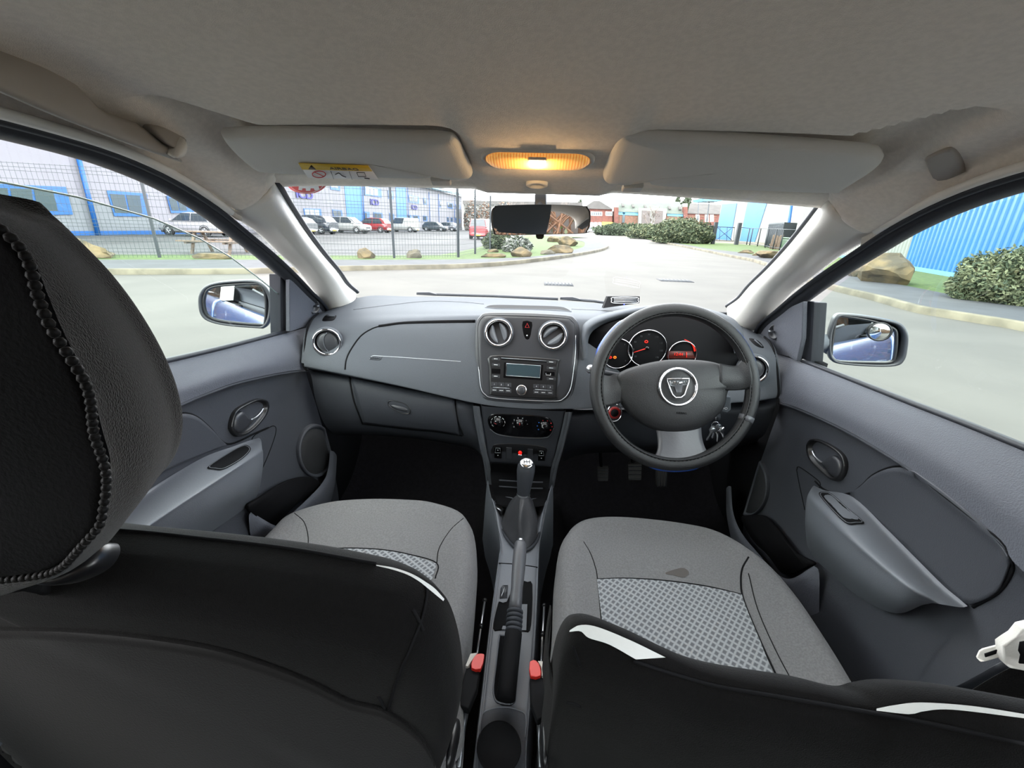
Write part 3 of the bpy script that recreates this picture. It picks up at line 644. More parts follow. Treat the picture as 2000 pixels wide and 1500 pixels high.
# heater controls
hp = thing('heater_control_panel', 'gloss black heater panel with three rotary knobs under the radio', 'control panel', stp(1015, 826, .004))
q = smooth([stp(a, b, .004) for a, b in ((953, 822), (956, 811), (970, 806), (1015, 808), (1060, 811), (1076, 818), (1081, 832), (1074, 847), (1060, 852), (1015, 851), (975, 846), (960, 838))], 4, True)
hpf = ob('panel_face', pillow(q, sum(q, V())/len(q), sn, [(0, .002), (.9, .002), (.97, .002), (1, .0005), (1, -.003)]), M['gloss'], hp)
ob('panel_rim', tube(smooth([stp(a, b, .006) for a, b in ((958, 836), (975, 846.5), (1015, 852), (1060, 853), (1074, 848), (1081.5, 834))], 5), .0009, 6), M['steel'], hp)
for i, (kx, ky) in enumerate(((973, 822), (1016, 825), (1064, 830))):
    c = stp(kx, ky, .006)
    k_ = ob('rotary_knob', lathe(c, sn, [(0, .012), (.009, .0118), (.0115, .010), (.013, .004), (.0155, 0)], 30), M['gloss'], hp)
    a0 = (150, 95, 140)[i]; d_ = su*math.cos(math.radians(a0))+sv*math.sin(math.radians(a0))
    ob('pointer', tube([c+sn*.0115+d_*.004, c+sn*.0105+d_*.0105], .0012, 6), M[('redprint', 'redprint', 'white')[i]], k_)
    for k in range(8):
        aa = math.radians(215-k*250/7); p = c+(su*math.cos(aa)+sv*math.sin(aa))*.0205+sn*.0008
        if i == 0:
            bm = tube([c+sn*.0008+(su*math.cos(aa+t_*.09)+sv*math.sin(aa+t_*.09))*.0195 for t_ in range(-1, 4)], .0006, 5)
            ob('dial_mark', bm, M['white'], hp)
        elif i == 1:
            if k < 7: text('dial_mark', ('0', '1', '2', '3', '4', '•', '•')[k], p, su, sv, .0058, M['white'], hp, .0001)
        else: ob('dial_mark', lathe(p, sn, [(0, .0006), (.0012+.0006*abs(k-3)/3, .0004), (.0014+.0006*abs(k-3)/3, 0)], 10), mat('dial_blue', (40, 110, 200), .5) if k < 3 else M['redprint'], hp)
# switch row
sp_ = thing('switch_panel', 'row of small black switches with a glowing red button above the gear lever', 'control panel', stp(1015, 880, .004))
q = smooth([stp(a, b, .004) for a, b in ((958, 893), (961, 872), (972, 865), (1016, 865), (1056, 869), (1068, 874), (1069, 884), (1066, 899), (1014, 900))], 4, True)
ob('panel_face', pillow(q, sum(q, V())/len(q), sn, [(0, .0015), (.94, .0015), (.98, .001), (1, 0), (1, -.003)]), M['blk'], sp_)
for (x0, y0, x1, y1, kind_) in ((966, 870, 980, 891, 'w'), (989, 871, 1000, 892, 'b'), (1031, 874, 1041, 894, 'b'), (1051, 876, 1064, 896, 'w')):
    s_ = ob('rocker_switch', prism([stp(x0, y0, .0085), stp(x1, y0+.6, .0085), stp(x1, y1+.6, .0085), stp(x0, y1, .0085)], -sn*.005), M['bezel' if kind_ == 'b' else 'gloss'], sp_, bevel=.0009)
    if kind_ == 'w':
        xm, ym = (x0+x1)/2, (y0+y1)/2
        ob('switch_outline', tube([stp(a, b, .0088) for a, b in ((x0+3, y0+1), (x1-3, y0+1.5), (x1-1.5, ym), (x0+1.5, ym))], .0006, 5, True), M['satin'], s_)
        for dy in (-5, 5): ob('switch_mark', lathe(stp(xm, ym+dy, .0086), sn, [(0, .0006), (.0014, .0005), (.0016, 0)], 8), M['white'], s_)
c = stp(1016, 882, .0055)
rs = ob('button_recess', lathe(c, sn, [(.0095, .001), (.009, .0015), (.008, 0), (0, -.001)], 24, sy=1.35), M['matblk'], sp_)
ob('red_button', lathe(c+sv*.0005, sn, [(0, .004), (.003, .0035), (.005, .001), (.0055, 0)], 20, sy=1.3), mat('red_glow', (200, 20, 20), .3, emit=(255, 30, 20), estr=.12), sp_, label='red glowing button')
ob('button_base', lathe(c-sv*.009, sn, [(0, .003), (.005, .0025), (.0065, 0)], 18, sy=.6), M['satin'], sp_)
# binnacle hood and instrument cluster
R = [[(1146, 700, 1.10), (1146, 655, 1.11), (1160, 636, 1.125), (1200, 620, 1.15), (1270, 606, 1.17), (1340, 606, 1.17), (1400, 622, 1.15), (1432, 648, 1.13), (1440, 690, 1.11)],
     [(1141, 700, 1.105), (1139, 652, 1.115), (1153, 630, 1.135), (1196, 613, 1.16), (1270, 598, 1.18), (1340, 598, 1.18), (1406, 614, 1.16), (1440, 642, 1.14), (1448, 690, 1.12)],
     [(1139, 704, 1.13), (1135, 650, 1.15), (1148, 626, 1.17), (1192, 609, 1.22), (1270, 596, 1.25), (1340, 596, 1.25), (1412, 612, 1.22), (1448, 640, 1.17), (1456, 690, 1.15)]]
inner = [[(1148, 702, 1.12), (1150, 660, 1.14), (1166, 642, 1.16), (1203, 628, 1.18), (1270, 616, 1.195), (1340, 616, 1.195), (1395, 630, 1.18), (1424, 655, 1.16), (1434, 690, 1.13)]]
ob('binnacle_hood', surf([PY(r) for r in inner+R], 6, 5), M['dash'], dash)
ic = thing('instrument_cluster', 'instrument cluster with three ringed dials seen through the steering wheel', 'instrument cluster', P(1280, 690, y=1.13))
iy = 1.150
q = PY([(1148, 735, iy), (1150, 660, iy), (1166, 642, iy), (1203, 628, iy), (1270, 616, iy), (1340, 616, iy), (1395, 630, iy), (1424, 655, iy), (1434, 735, iy)])
ob('cluster_face', prism(smooth(q, 3, True), V((0, .02, 0))), M['matblk'], ic)
icn = V((0, -1, 0))
M['redlit'] = mat('red_lit_marks', (200, 30, 20), .4, emit=(255, 45, 25), estr=.06)
M['orangelit'] = mat('orange_lit_marks', (230, 110, 20), .4, emit=(255, 120, 20), estr=.1)
for (dx, dy, rad) in ((1206, 690, .041), (1264, 680, .0505), (1332, 692, .037)):
    c = P(dx, dy, y=iy-.004)
    d_ = ob('dial', lathe(c, icn, [(0, .001), (rad*.9, .001), (rad*.93, 0)], 40), M['matblk'], ic)
    ob('dial_ring', lathe(c, icn, [(rad*.95, 0), (rad*.97, .005), (rad, .006), (rad*1.02, 0)], 48), M['chrome'], d_, label='chrome dial ring')
    if rad > .038:
        for k in range(9):
            a = math.radians(220-k*260/8); text('dial_figure', str(k*20+10 if rad > .05 else k), c+V((math.cos(a)*rad*.74, -.0016, math.sin(a)*rad*.74)), (1, 0, 0), (0, 0, 1), rad*.13, M['steel'], d_, .0001)
cdl = P(1264, 680, y=iy-.008); ob('needle', tube([cdl, cdl+V((-.034, -.001, -.013))], [.0014, .0005], 6), M['redlit'], ic); ob('needle_hub', lathe(cdl+V((0, .003, 0)), icn, [(0, .006), (.005, .005), (.006, 0)], 16), M['gloss'], ic)
cw = cdl+V((-.004, .002, .017)); ob('warning_light', tube([cw+V((math.cos(a)*.004, 0, math.sin(a)*.003)) for a in [k*PI/5 for k in range(10)]], .0012, 6, True), M['redlit'], ic, label='red warning light')
for px_, mm in ((1192, 'redlit'), (1201, 'orangelit')): c = P(px_, 698, y=iy-.008); ob('warning_light', tube([c+V((math.cos(a)*.0035, 0, math.sin(a)*.0026)) for a in [k*PI/5 for k in range(10)]], .0012, 6, True), M[mm], ic)
ob('orange_display', prism(PY([(1305, 686, iy-.006), (1352, 686, iy-.006), (1358, 700, iy-.006), (1303, 700, iy-.006)]), V((0, .002, 0))), mat('orange_lcd', (40, 16, 12), .5, emit=(220, 60, 30), estr=.008), ic)
text('display_figures', '12:44', P(1325, 692, y=iy-.0075), (1, 0, 0), (0, 0, 1), .011, M['redlit'], ic, .0002)
ob('display_figures', tube(PY([(1341, 688, iy-.0075), (1341, 698, iy-.0075)]), .001, 5), M['redlit'], ic)
ob('gauge_arc', tube(smooth(PY([(1337, 663, iy-.007), (1347, 668, iy-.007), (1354, 676, iy-.007), (1357, 686, iy-.007)]), 5), [.0008+.0012*min(1, k/15) for k in range(16)], 6), M['redlit'], ic)
# phone number holder on the dash
nh = thing('parking_number_holder', 'small black wedge with silver slots on the dash top beside the steering wheel', 'holder', hit(bu, 1212, 602) or P(1212, 602, y=1.36))
def nhp(l, y_): return [P(a, b, y=y_) for a, b in l]
fr = nhp([(1196, 578.5), (1250, 579), (1249, 592), (1215, 596), (1184, 601)], 1.345)
ob('wedge_body', prism([P(a, b, y=y_) for a, b, y_ in ((1187, 579, 1.36), (1250, 579, 1.36), (1249, 592, 1.335), (1178, 602, 1.325))], V((0, .035, -.004))), M['matblk'], nh, bevel=.001)
for k in range(3):
    ob('silver_slot', tube(PY([(1199, 583+k*3.2, 1.345-k*.004), (1244, 583+k*3.2, 1.345-k*.004)]), .0011, 6), M['satin'], nh)
ob('silver_frame', tube(smooth(PY([(1195, 586, 1.34), (1198, 581, 1.345), (1243, 581, 1.345), (1246, 586, 1.34), (1243, 592, 1.332), (1198, 592, 1.332)]), 3, True), .001, 6, True), M['satin'], nh)
ob('blue_light', lathe(P(1219, 594.5, y=1.328), (0, -1, .5), [(0, .002), (.0012, .001), (.0015, 0)], 8), mat('blue_led', (40, 60, 255), .3, emit=(60, 80, 255), estr=.6), nh)
# rear view mirror
rm = thing('rear_view_mirror', 'black framed rear view mirror fixed to the top of the windscreen', 'mirror', P(1055, 400, y=.93))
rmn = V((.075, -1, 0.0)).normalized()
rp_ = (rmn, P(1055, 430, y=.90))
mo = smooth([P(a, b, pl=rp_) for a, b in ((960, 435), (960, 412), (966, 404), (975, 401), (1060, 399), (1138, 402), (1148, 406), (1153, 416), (1152, 440), (1147, 451), (1138, 456), (1060, 458), (975, 459), (964, 452))], 4, True)
mc = sum(mo, V())/len(mo)
ob('mirror_housing', pillow(mo, mc, rmn, [(.965, .0), (.985, .003), (1, .002), (1.01, -.004), (.97, -.02), (.8, -.03), (0, -.034)]), M['blk'], rm)
ob('mirror_glass', pillow([mc+(p-mc)*1 for p in mo], mc, rmn, [(0, .0005), (.968, .0005), (.97, -.001)]), M['mirror'], rm, smooth=False, label='reflective mirror glass')
ob('mirror_stem', prism([P(a, b, y=.925) for a, b in ((1045, 378), (1066, 378), (1067, 381), (1067, 402), (1044, 402), (1044, 381))], V((0, .03, 0))), M['blk'], rm, bevel=.003)
ob('stem_ball', tube([P(1055, 397, y=.935), P(1055, 425, y=.92)], .010, 12), M['blk'], rm)
ob('anti_dazzle_tab', prism([P(a, b, y=.905) for a, b in ((1046, 456), (1063, 456), (1062, 464), (1059, 467), (1050, 467), (1047, 464))], V((0, .01, 0))), M['blk'], rm, bevel=.001)
# sticker on windscreen
sy0 = .90
skp = ((0, .483, 1), (0, .925, 1.305))
def skq(l, k): return [P(a, b, pl=skp)+V((0, -.483, -1)).normalized()*k for a, b in l]
el = [(599+42*math.cos(k*PI/20), 350+28*math.sin(k*PI/20)) for k in range(40)]
stt = thing('windscreen_sticker', 'red oval sticker with a white castle emblem on the top left of the windscreen', 'sticker', P(599, 360, pl=skp))
ob('sticker_disc', prism(skq(el, .001), V((0, .0004, .0008))), M['redprint'], stt)
ob('sticker_ring', tube(skq([(599+36*math.cos(a), 350+25*math.sin(a)) for a in [PI*(.12+.76*k/20) for k in range(21)]], .002), .0006, 5), M['white'], stt)
ob('castle_emblem', prism(skq([(580, 345), (590, 345), (592, 360), (613, 361), (613, 345), (624, 345), (622, 352), (629, 353), (627, 360), (622, 361), (624, 369), (615, 370), (613, 366), (607, 366), (606, 371), (598, 371), (597, 366), (591, 366), (590, 370), (583, 369), (584, 362), (578, 361), (577, 354), (583, 353)], .002), V((0, .0004, .0006))), M['white'], stt, label='white crenellated castle emblem')
# wipers
for nm, l, lb_ in (('wiper', [(814, 573, 1.55), (850, 575, 1.55), (960, 578, 1.56), (1090, 584, 1.56)], 'black windscreen wiper lying across the left of the screen base'), ('wiper', [(1094, 582.5, 1.56), (1120, 585, 1.56), (1160, 588, 1.56), (1185, 592, 1.56)], 'black windscreen wiper whose tip lies beside the small wedge')):
    wt = thing(nm, lb_, 'wiper', P(l[0][0], l[0][1], y=l[0][2]))
    ob('wiper_blade', tube(PY(l), [.005]*len(l), 6), M['rubber'], wt)
    ob('wiper_cap', prism([P(a, b, y=l[0][2]-.01) for a, b in ((l[0][0], l[0][1]-2), (l[0][0]+25, l[0][1]-2.2), (l[0][0]+40, l[0][1]+2), (l[0][0]+38, l[0][1]+5), (l[0][0]+5, l[0][1]+3))], V((0, .01, 0))), M['rubber'], wt, bevel=.001)
# ---------------------------------------------------------------- steering wheel
wc = P(1316.5, 755, t=1.0); wn = V((0.02, -.93, .37)).normalized(); wu, wv, wn = frame(wn)
if wu.x < 0: wu = -wu
wv = wn.cross(wu)
def wa(a, r, h=0): a = math.radians(a); return wc+(wu*math.cos(a)+wv*math.sin(a))*r+wn*h
def wp(px, py, h=0): return P(px, py, pl=(wn, wc+wn*h))
sw = thing('steering_wheel', 'black leather covered steering wheel with blue outer flashes and a round chrome badge', 'steering wheel', wc)
rim = ob('rim', tube([wa(a, .1775) for a in range(0, 360, 4)], .0158, 16, True), M['leather'], sw, label='black leather rim cover')
for a0, a1 in ((122, 166), (8, 56), (-113, -62)):
    N_ = 24; ob('blue_flash', tube([wa(a0+(a1-a0)*k/N_, .1835, -.004) for k in range(N_+1)], [.0125*min(1, .35+math.sin(PI*k/N_)*1.0) for k in range(N_+1)], 12), M['blue'], rim, label='blue leather panel on the outer rim')
bm = bmesh.new()
for a in range(0, 360, 3): tube([wa(a, .1685, .0138), wa(a+1.7, .1685, .0138)], .0009, 5, bm=bm)
ob('stitching', bm, M['matblk'], rim, kind='stuff')
ob('stitch_ridge', tube([wa(a, .1665, .0125) for a in range(0, 360, 4)], .0016, 6, True), M['leather'], rim)
ob('cover_join', tube([wa(a, .1775) for a in (-24, -22, -20)], .0166, 14), M['spoke'], rim, label='grey patch where the cover is joined')
hc_ = wc-wn*.012
ao = smooth([wp(a, b, -.012) for a, b in ((1204, 752), (1205, 733), (1232, 718), (1291, 704), (1341, 702), (1387, 706), (1427, 718), (1433, 724), (1433, 752), (1421, 765), (1411, 800), (1373, 833), (1328, 847), (1280, 840), (1240, 819), (1213, 787))], 5, True)
ac = sum(ao, V())/len(ao)
ab = ob('airbag_cover', pillow(ao, ac, wn, [(0, .030), (.3, .029), (.6, .025), (.8, .019), (.93, .012), (.99, .004), (1, -.004), (.98, -.02), (.9, -.035), (0, -.04)]), M['airbag'], sw)
bab = bvh(ab)
for l, d_ in (([[(1236, 733), (1205, 729), (1190, 734), (1170, 730)], [(1236, 760), (1206, 760), (1188, 765), (1168, 762)], [(1236, 785), (1212, 787), (1196, 793), (1176, 797)]], 0),
              ([[(1400, 714), (1432, 719), (1448, 709), (1464, 694)], [(1400, 740), (1433, 740), (1450, 736), (1468, 728)], [(1400, 757), (1430, 758), (1450, 757), (1468, 756)]], 0)):
    rws = []
    for i, r in enumerate(l):
        rws.append([wp(a, b, (-.006, -.006, -.004, .004)[j]+(.004 if i == 1 else -.004)) for j, (a, b) in enumerate(r)])
    ob('spoke', surf(rws, 5, 5), M['airbag'], sw, solid=.014)
ob('spoke', surf([[wp(a, b, h) for a, b, h in r] for r in ([(1281, 830, -.010), (1286, 860, -.006), (1284, 884, .0), (1268, 905, .004)], [(1328, 835, -.002), (1330, 862, .0), (1330, 888, .004), (1330, 908, .006)], [(1369, 828, -.010), (1372, 858, -.006), (1380, 880, .0), (1396, 900, .004)])], 5, 5), M['spoke'], sw, solid=.014, label='lighter grey lower spoke')
# badge
bc_ = hit(bab, 1324, 755.5, 0); bnn = wn
em = ob('badge_ring', lathe(bc_-wn*.003, bnn, [(.0365, .001), (.0385, .006), (.0415, .008), (.0435, .006), (.0445, 0)], 52), M['chrome'], sw, label='chrome badge ring')
ob('badge_ground', lathe(bc_-wn*.003, bnn, [(.0375, .001), (.03, .004), (0, .0055)], 40), M['airbag'], em)
def bd(x, y, k=.0055): return bc_+wu*x+wv*y+wn*k
sh = [bd(-.026, .0165), bd(.0225, .0195), bd(.0215, .010), bd(.0135, -.017), bd(.006, -.0235), bd(-.006, -.0245), bd(-.0135, -.018), bd(-.0235, .006)]
ob('shield_outline', tube(sh, .0016, 8, True), M['chrome'], em)
sh2 = [bd(-.021, .0125, .0048), bd(.0185, .015, .0048), bd(.018, .005, .0048), bd(.009, .004, .0048), bd(.0065, -.012, .0048), bd(-.004, -.013, .0048), bd(-.0085, .0, .0048), bd(-.0185, .001, .0048)]
ob('shield_fill', prism(sh2, -wn*.001), M['satin'], em)
text('badge_letters', 'DACIA', bd(-.0005, .0085, .0068), wu+wv*.06, wv, .0115, M['airbag'], em, .0003, sx=1.1, bold=.0002)
h = hit(bab, 1331, 807, .0005)
text('moulded_text', 'AIRBAG', h, wu, wv, .007, M['matblk'], sw, .0003)
# column, stalks, keys
colm = thing('steering_column', 'black plastic steering column shroud behind the steering wheel', 'steering column', wc-wn*.08)
c1 = wc-wn*.05; c2 = wc-wn*.26
ob('shroud', surf([[c+wu*math.cos(a)*w_+wv*(math.sin(a)*h_-.012) for a in [k*PI/6 for k in range(13)]] for c, w_, h_ in ((c1+wn*.004, .03, .02), (c1, .055, .042), (c1-wn*.08, .062, .055), (c2, .066, .07))], 2, 3), M['dash2'], colm)
def stalk(l, r, m, nm='stalk'): return ob(nm, tube(smooth(PY(l), 5), r, 10), m, colm)
stalk([(1260, 740, 1.02), (1200, 732, 1.03), (1158, 722, 1.03)], .0075, M['bezel'])
ob('stalk_end', lathe(P(1152, 721, y=1.02), (-.6, -.8, 0), [(0, .008), (.006, .007), (.010, .003), (.011, -.004), (.008, -.012), (0, -.012)], 20), M['satin'], colm)
stalk([(1350, 770, 1.04), (1390, 780, 1.05), (1412, 789, 1.05)], .010, M['bezel'])
ob('stalk_end', prism(PY([(1408, 780, 1.045), (1415, 775, 1.045), (1428, 776, 1.045), (1428, 800, 1.045), (1421, 806, 1.045), (1409, 803, 1.045)]), V((0, .02, 0))), M['dash'], colm, bevel=.002)
text('stalk_mark', '=O', P(1416, 798, y=1.0435), (1, 0, 0), (0, 0, 1), .009, M['white'], colm, .0001)
text('stalk_mark', 'O', P(1416, 784, y=1.0435), (1, 0, 0), (0, 0, 1), .006, M['white'], colm, .0001)
stalk([(1330, 800, 1.06), (1370, 812, 1.06), (1404, 812, 1.06)], .013, M['dash2'], 'ignition_barrel')
sk = thing('start_dial', 'round black dial with red and chrome rings behind the left of the steering wheel', 'dial', P(1200, 806, y=1.06))
c = P(1200, 806, y=1.06)
ob('dial_body', lathe(c, (0, -1, .2), [(0, .004), (.010, .004), (.0105, .002)], 24), M['matblk'], sk)
ob('red_ring', lathe(c, (0, -1, .2), [(.0105, .004), (.016, .003), (.0165, 0)], 28, up=(0, 0, 1)), mat('dark_red_ring', (130, 20, 18), .4), sk)
ob('chrome_ring', lathe(c, (0, -1, .2), [(.0172, 0), (.0178, .003), (.0188, .003), (.0195, -.01)], 30, sy=1.25), M['chrome'], sk)
ky = thing('key_bunch', 'bunch of silver keys hanging from the ignition behind the right of the wheel', 'keys', P(1397, 835, y=1.0))
kp = P(1398, 826, y=1.0)
ob('key_ring', tube([kp+V((math.cos(a)*.009, 0, math.sin(a)*.009-.006)) for a in [k*PI/8 for k in range(16)]], .0009, 6, True), M['chrome'], ky)
ob('key_ring', tube([P(1397, 812, y=1.0), P(1398, 821, y=1.0)], .002, 6), M['satin'], ky)
for dx, dz, an, L_ in ((-.006, -.016, -.35, .034), (.004, -.018, .15, .036), (.0, -.014, -.1, .03), (.009, -.012, .4, .026)):
    d = V((math.sin(an), -.1, -math.cos(an))); s_ = V((math.cos(an), 0, math.sin(an))); b = kp+V((dx, -.003-abs(dx), dz*.6))
    q = [b+s_*.007, b+s_*.0085+d*.008, b+s_*.003+d*.014, b+s_*.003+d*L_, b-s_*.001+d*(L_+.002), b-s_*.003+d*(L_-.002), b-s_*.002+d*.022, b-s_*.003+d*.014, b-s_*.0085+d*.008, b-s_*.007]
    ob('key', prism(q, V((0, .002, 0))), M['chrome' if dx > 0 else 'satin'], ky)
ob('key_fob', lathe(kp+V((.006, -.004, -.014)), (0.2, -1, 0), [(0, .004), (.009, .003), (.011, 0), (0, -.003)], 20, sy=1.3), M['steel'], ky)
# ---------------------------------------------------------------- pedals
for (x0, x1, y0, y1, yy, nm, lb_) in ((1166, 1189, 915, 941, 1.36, 'pedal', 'worn clutch pedal, leftmost of the three pedals'), (1226, 1254, 907, 939, 1.36, 'pedal', 'wide brake pedal, middle of the three pedals'), (1281, 1304, 915, 951, 1.38, 'pedal', 'narrow accelerator pedal with vertical ribs, rightmost of the three')):
    c = P((x0+x1)/2, (y0+y1)/2, y=yy); t = thing(nm, lb_, 'pedal', c, group='foot pedals')
    a, b, c_, d = P(x0, y0, y=yy+.02), P(x1, y0, y=yy+.02), P(x1-1, y1, y=yy-.01), P(x0+1, y1, y=yy-.01)
    ob('pedal_pad', prism([a, b, c_, d], V((0, .014, .004))), mat('pedal_rubber', (46, 44, 42), .7, bump=.3), t, bevel=.003)
    for k in range(4):
        f = (k+.5)/4
        if '%s' % lb_[0:6] == 'narrow': q = [a.lerp(b, f)+V((0, -.001, 0)), d.lerp(c_, f)+V((0, -.001, 0))]
        else: q = [a.lerp(d, f)+V((.003, -.001, 0)), b.lerp(c_, f)+V((-.003, -.001, 0))]
        ob('tread_rib', tube(q, .0018, 6), M['bezel'], t)
    ob('pedal_arm', tube([a.lerp(b, .4)+V((0, .012, 0)), a.lerp(b, .3)+V((-.01, .05, .12)), a+V((-.012, .04, .30))], .006, 8), M['matblk'], t)
# ---------------------------------------------------------------- floor
rows = [[V((x, y, z)) for x in (-.74, -.66, -.45, -.2, -.13, .09, .16, .42, .64, .74)] for y, z in ((-1.3, .30), (-.3, .27), (.3, .24), (.9, .22), (1.3, .22), (1.5, .28), (1.62, .45), (1.66, .80))]
for r in rows:
    for i, p in enumerate(r):
        if i in (0, 9): p.z += .10
        if i in (4, 5) and p.y < 1.4: p.z += .10
ob('floor', surf(rows, 3, 4), M['carpet'], kind='structure', solid=.02, label='black carpet of the footwells and the floor of the car')
for i in (-1, 1):
    ob('wall_left' if i < 0 else 'wall_right', bb(i*.725, i*.705, 1.08, 1.64, .20, .95, bb(i*.76, i*.735, -1.3, 1.62, .20, .62)), M['matblk'], kind='structure', label='black inner sill below the %s door' % ('left' if i < 0 else 'right'))
ob('wall_front', bb(-.74, .74, 1.64, 1.66, .2, .97), M['matblk'], kind='structure', label='black bulkhead behind the pedals')
# ---------------------------------------------------------------- doors
XS = [.69, .672, .656, .658, .678, .674, .664, .652]
DR = [[(1515, 690), (1565, 707), (1660, 744), (1770, 788), (1880, 831), (2000, 880), (2200, 961)],
 [(1517, 715), (1565, 728), (1655, 768), (1768, 818), (1875, 872), (1995, 935), (2200, 1045)],
 [(1519, 755), (1562, 768), (1652, 808), (1765, 865), (1868, 925), (1975, 1000), (2120, 1100)],
 [(1522, 785), (1560, 797), (1650, 838), (1760, 903), (1860, 973), (1955, 1055), (2040, 1150)],
 [(1521, 800), (1558, 812), (1647, 852), (1756, 917), (1852, 987), (1944, 1068), (2028, 1165)],
 [(1500, 860), (1550, 870), (1630, 920), (1730, 980), (1820, 1050), (1910, 1125), (1990, 1220)],
 [(1470, 950), (1530, 960), (1590, 1020), (1680, 1100), (1770, 1160), (1860, 1215), (1940, 1280)],
 [(1450, 1040), (1520, 1080), (1570, 1130), (1640, 1200), (1720, 1260), (1800, 1300), (1880, 1340)],
 [(1450, 1140), (1500, 1180), (1550, 1230), (1610, 1290), (1680, 1350), (1750, 1390), (1830, 1420)]]
DX = [.690, .672, .656, .657, .673, .678, .672, .655, .640]
DL = [[(612, 636), (560, 650), (470, 674), (390, 694), (301, 715), (150, 755), (-100, 820)],
 [(606, 665), (558, 675), (470, 697), (390, 722), (300, 745), (150, 790), (-100, 860)],
 [(602, 700), (558, 705), (468, 725), (390, 750), (300, 783), (150, 840), (-100, 930)],
 [(600, 722), (562, 725), (470, 744), (398, 769), (330, 798), (200, 855), (0, 940)],
 [(600, 736), (562, 739), (472, 757), (402, 782), (334, 811), (205, 868), (5, 955)],
 [(620, 800), (570, 800), (490, 815), (410, 845), (335, 885), (220, 940), (60, 1020)],
 [(645, 890), (570, 880), (510, 905), (440, 945), (365, 985), (270, 1040), (140, 1100)],
 [(660, 960), (590, 975), (520, 1005), (450, 1045), (370, 1080), (280, 1120), (180, 1160)],
 [(665, 1030), (600, 1060), (540, 1090), (470, 1130), (390, 1165), (310, 1200), (230, 1240)]]
def glass_flat(pts):
    bm = bmesh.new(); vs = [bm.verts.new(p) for p in pts]
    for t in tessellate_polygon([[V(p) for p in pts]]): bm.faces.new([vs[i] for i in t])
    return bm
def rearward(r, x_):
    z = r[-1].z; return r+[V((x_, y, z)) for y in (.12, -.04, -.22) if y < r[-1].y-.05]
def door(sgn, num, rows, D):
    side = 'left' if sgn < 0 else 'right'
    d = thing('door_%d' % num, 'dark grey %s front door with %s window and black pull handle' % (side, 'half lowered' if sgn < 0 else 'closed'), None, (sgn*.70, .6, .3), kind='structure')
    pan = ob('door_panel', surf([rearward([P(a, b, x=sgn*x_) for a, b in r], sgn*x_) for r, x_ in zip(rows[:4], DX[:4])], 6, 6), M['door'], d, label='grained upper door trim')
    low = ob('lower_panel', surf([rearward([P(a, b, x=sgn*x_) for a, b in r], sgn*x_) for r, x_ in zip([rows[3]]+rows[4:], [DX[3]+.004]+DX[4:])], 6, 6), M['door2'], d)
    bp, bl_ = bvh(pan), bvh(low)
    e = smooth([P(a, b, x=sgn*.690) for a, b in rows[0][1:]], 4)
    ob('sill_seal', tube([p+V((sgn*.004, 0, .003)) for p in e], .006, 8), M['rubber'], d)
    ob('crease_line', tube(smooth([P(a, b+3, x=sgn*.662) for a, b in rows[3]], 5), .0035, 6), M['door2'], d)
    # inset cloth-look panel
    ins = ob('inset_panel', patch(bl_, D['in_top'], D['in_bot'], .0035, 36, 14), M['door2'], d, solid=.003)
    seam('inset_groove', bl_, D['s'], M['matblk'], d, .0022, 5, lift=.001)
    for l in D['tri']: seam('trim_line', bl_, l, M['matblk'], d, .0012, 5, lift=.0005)
    # armrest
    A = [[P(a, b, x=sgn*x_) for a, b, x_ in r] for r in D['arm']]
    arm = ob('armrest', surf(A, 6, 6), M['arm'], d); ba = bvh(arm)
    q = onbv(ba, D['pull'], .0015, 4, True)
    if len(q) > 6:
        c = sum(q, V())/len(q); n = V((-sgn*.55, -.1, .83)).normalized()
        pr = ob('pull_recess_shade', pillow(q, c, n, [(1.08, .000), (1.04, .0025), (1, .001), (.97, .0015), (0, .0015)]), M['matblk'], arm)  # flat disc on the armrest, the hollow's shade put into its black colour
        ob('recess_rim', tube(q+[q[0]], .0016, 6), M['arm'], pr)
    # handle
    q = onbv(bl_, D['handle'], .002, 4, True); c = sum(q, V())/len(q); n = V((-sgn, -.12, 0)).normalized()
    hb = ob('handle_bezel', pillow(q, c, n, [(1.05, -.004), (1.04, .006), (.97, .0095), (.88, .006), (.84, -.002), (0, -.006)]), M['blk'], d)
    q = onbv(bl_, D['lever'], .008, 4, True); c = sum(q, V())/len(q)
    ob('pull_lever', pillow(q, c, n, [(0, .006), (.6, .006), (.92, .004), (1, -.001), (1, -.01)]), M['bezel'], hb)
    q = onbv(bl_, D['cup'], .006, 4)
    ob('lever_edge', tube(q, .0028, 8), M['satin'], hb, label='worn silvery lever edge')
    # speaker
    q = onbv(bl_, [(D['spk'][0]+D['spk'][2]*math.cos(k*PI/8), D['spk'][1]+D['spk'][3]*math.sin(k*PI/8)) for k in range(16)], .002, 3, True)
    c = sum(q, V())/len(q); n = V((-sgn*.9, -.35, .1)).normalized()
    sg_ = ob('speaker_rim', pillow(q, c, n, [(1.06, -.02), (1.04, .008), (1, .014), (.93, .013), (.90, .008), (0, .010)]), M['door2'], d)
    gm = mat('speaker_mesh', (34, 35, 38), .6, bump=1, bscale=900)
    ob('speaker_grille', pillow(q, c, n, [(.89, .008), (.86, .011), (.5, .0135), (0, .014)]), gm, sg_)
    # map pocket
    q = [P(a, b, x=sgn*.636) for a, b in D['pocket']]
    ob('map_pocket', prism(smooth(q, 4, True), V((sgn*.01, 0, 0))), M['matblk'], d)
    rws = [[P(a, b, x=sgn*x_) for a, b, x_ in r] for r in D['prim']]
    ob('pocket_rim', surf(rws, 6, 4), M['door'], d)
    # mirror corner trim and window channel
    pc = ((1, 0, sgn*.28), (sgn*.672, 0, .96))
    q = smooth([P(a, b, pl=pc) for a, b in D['corner']], 1, True)
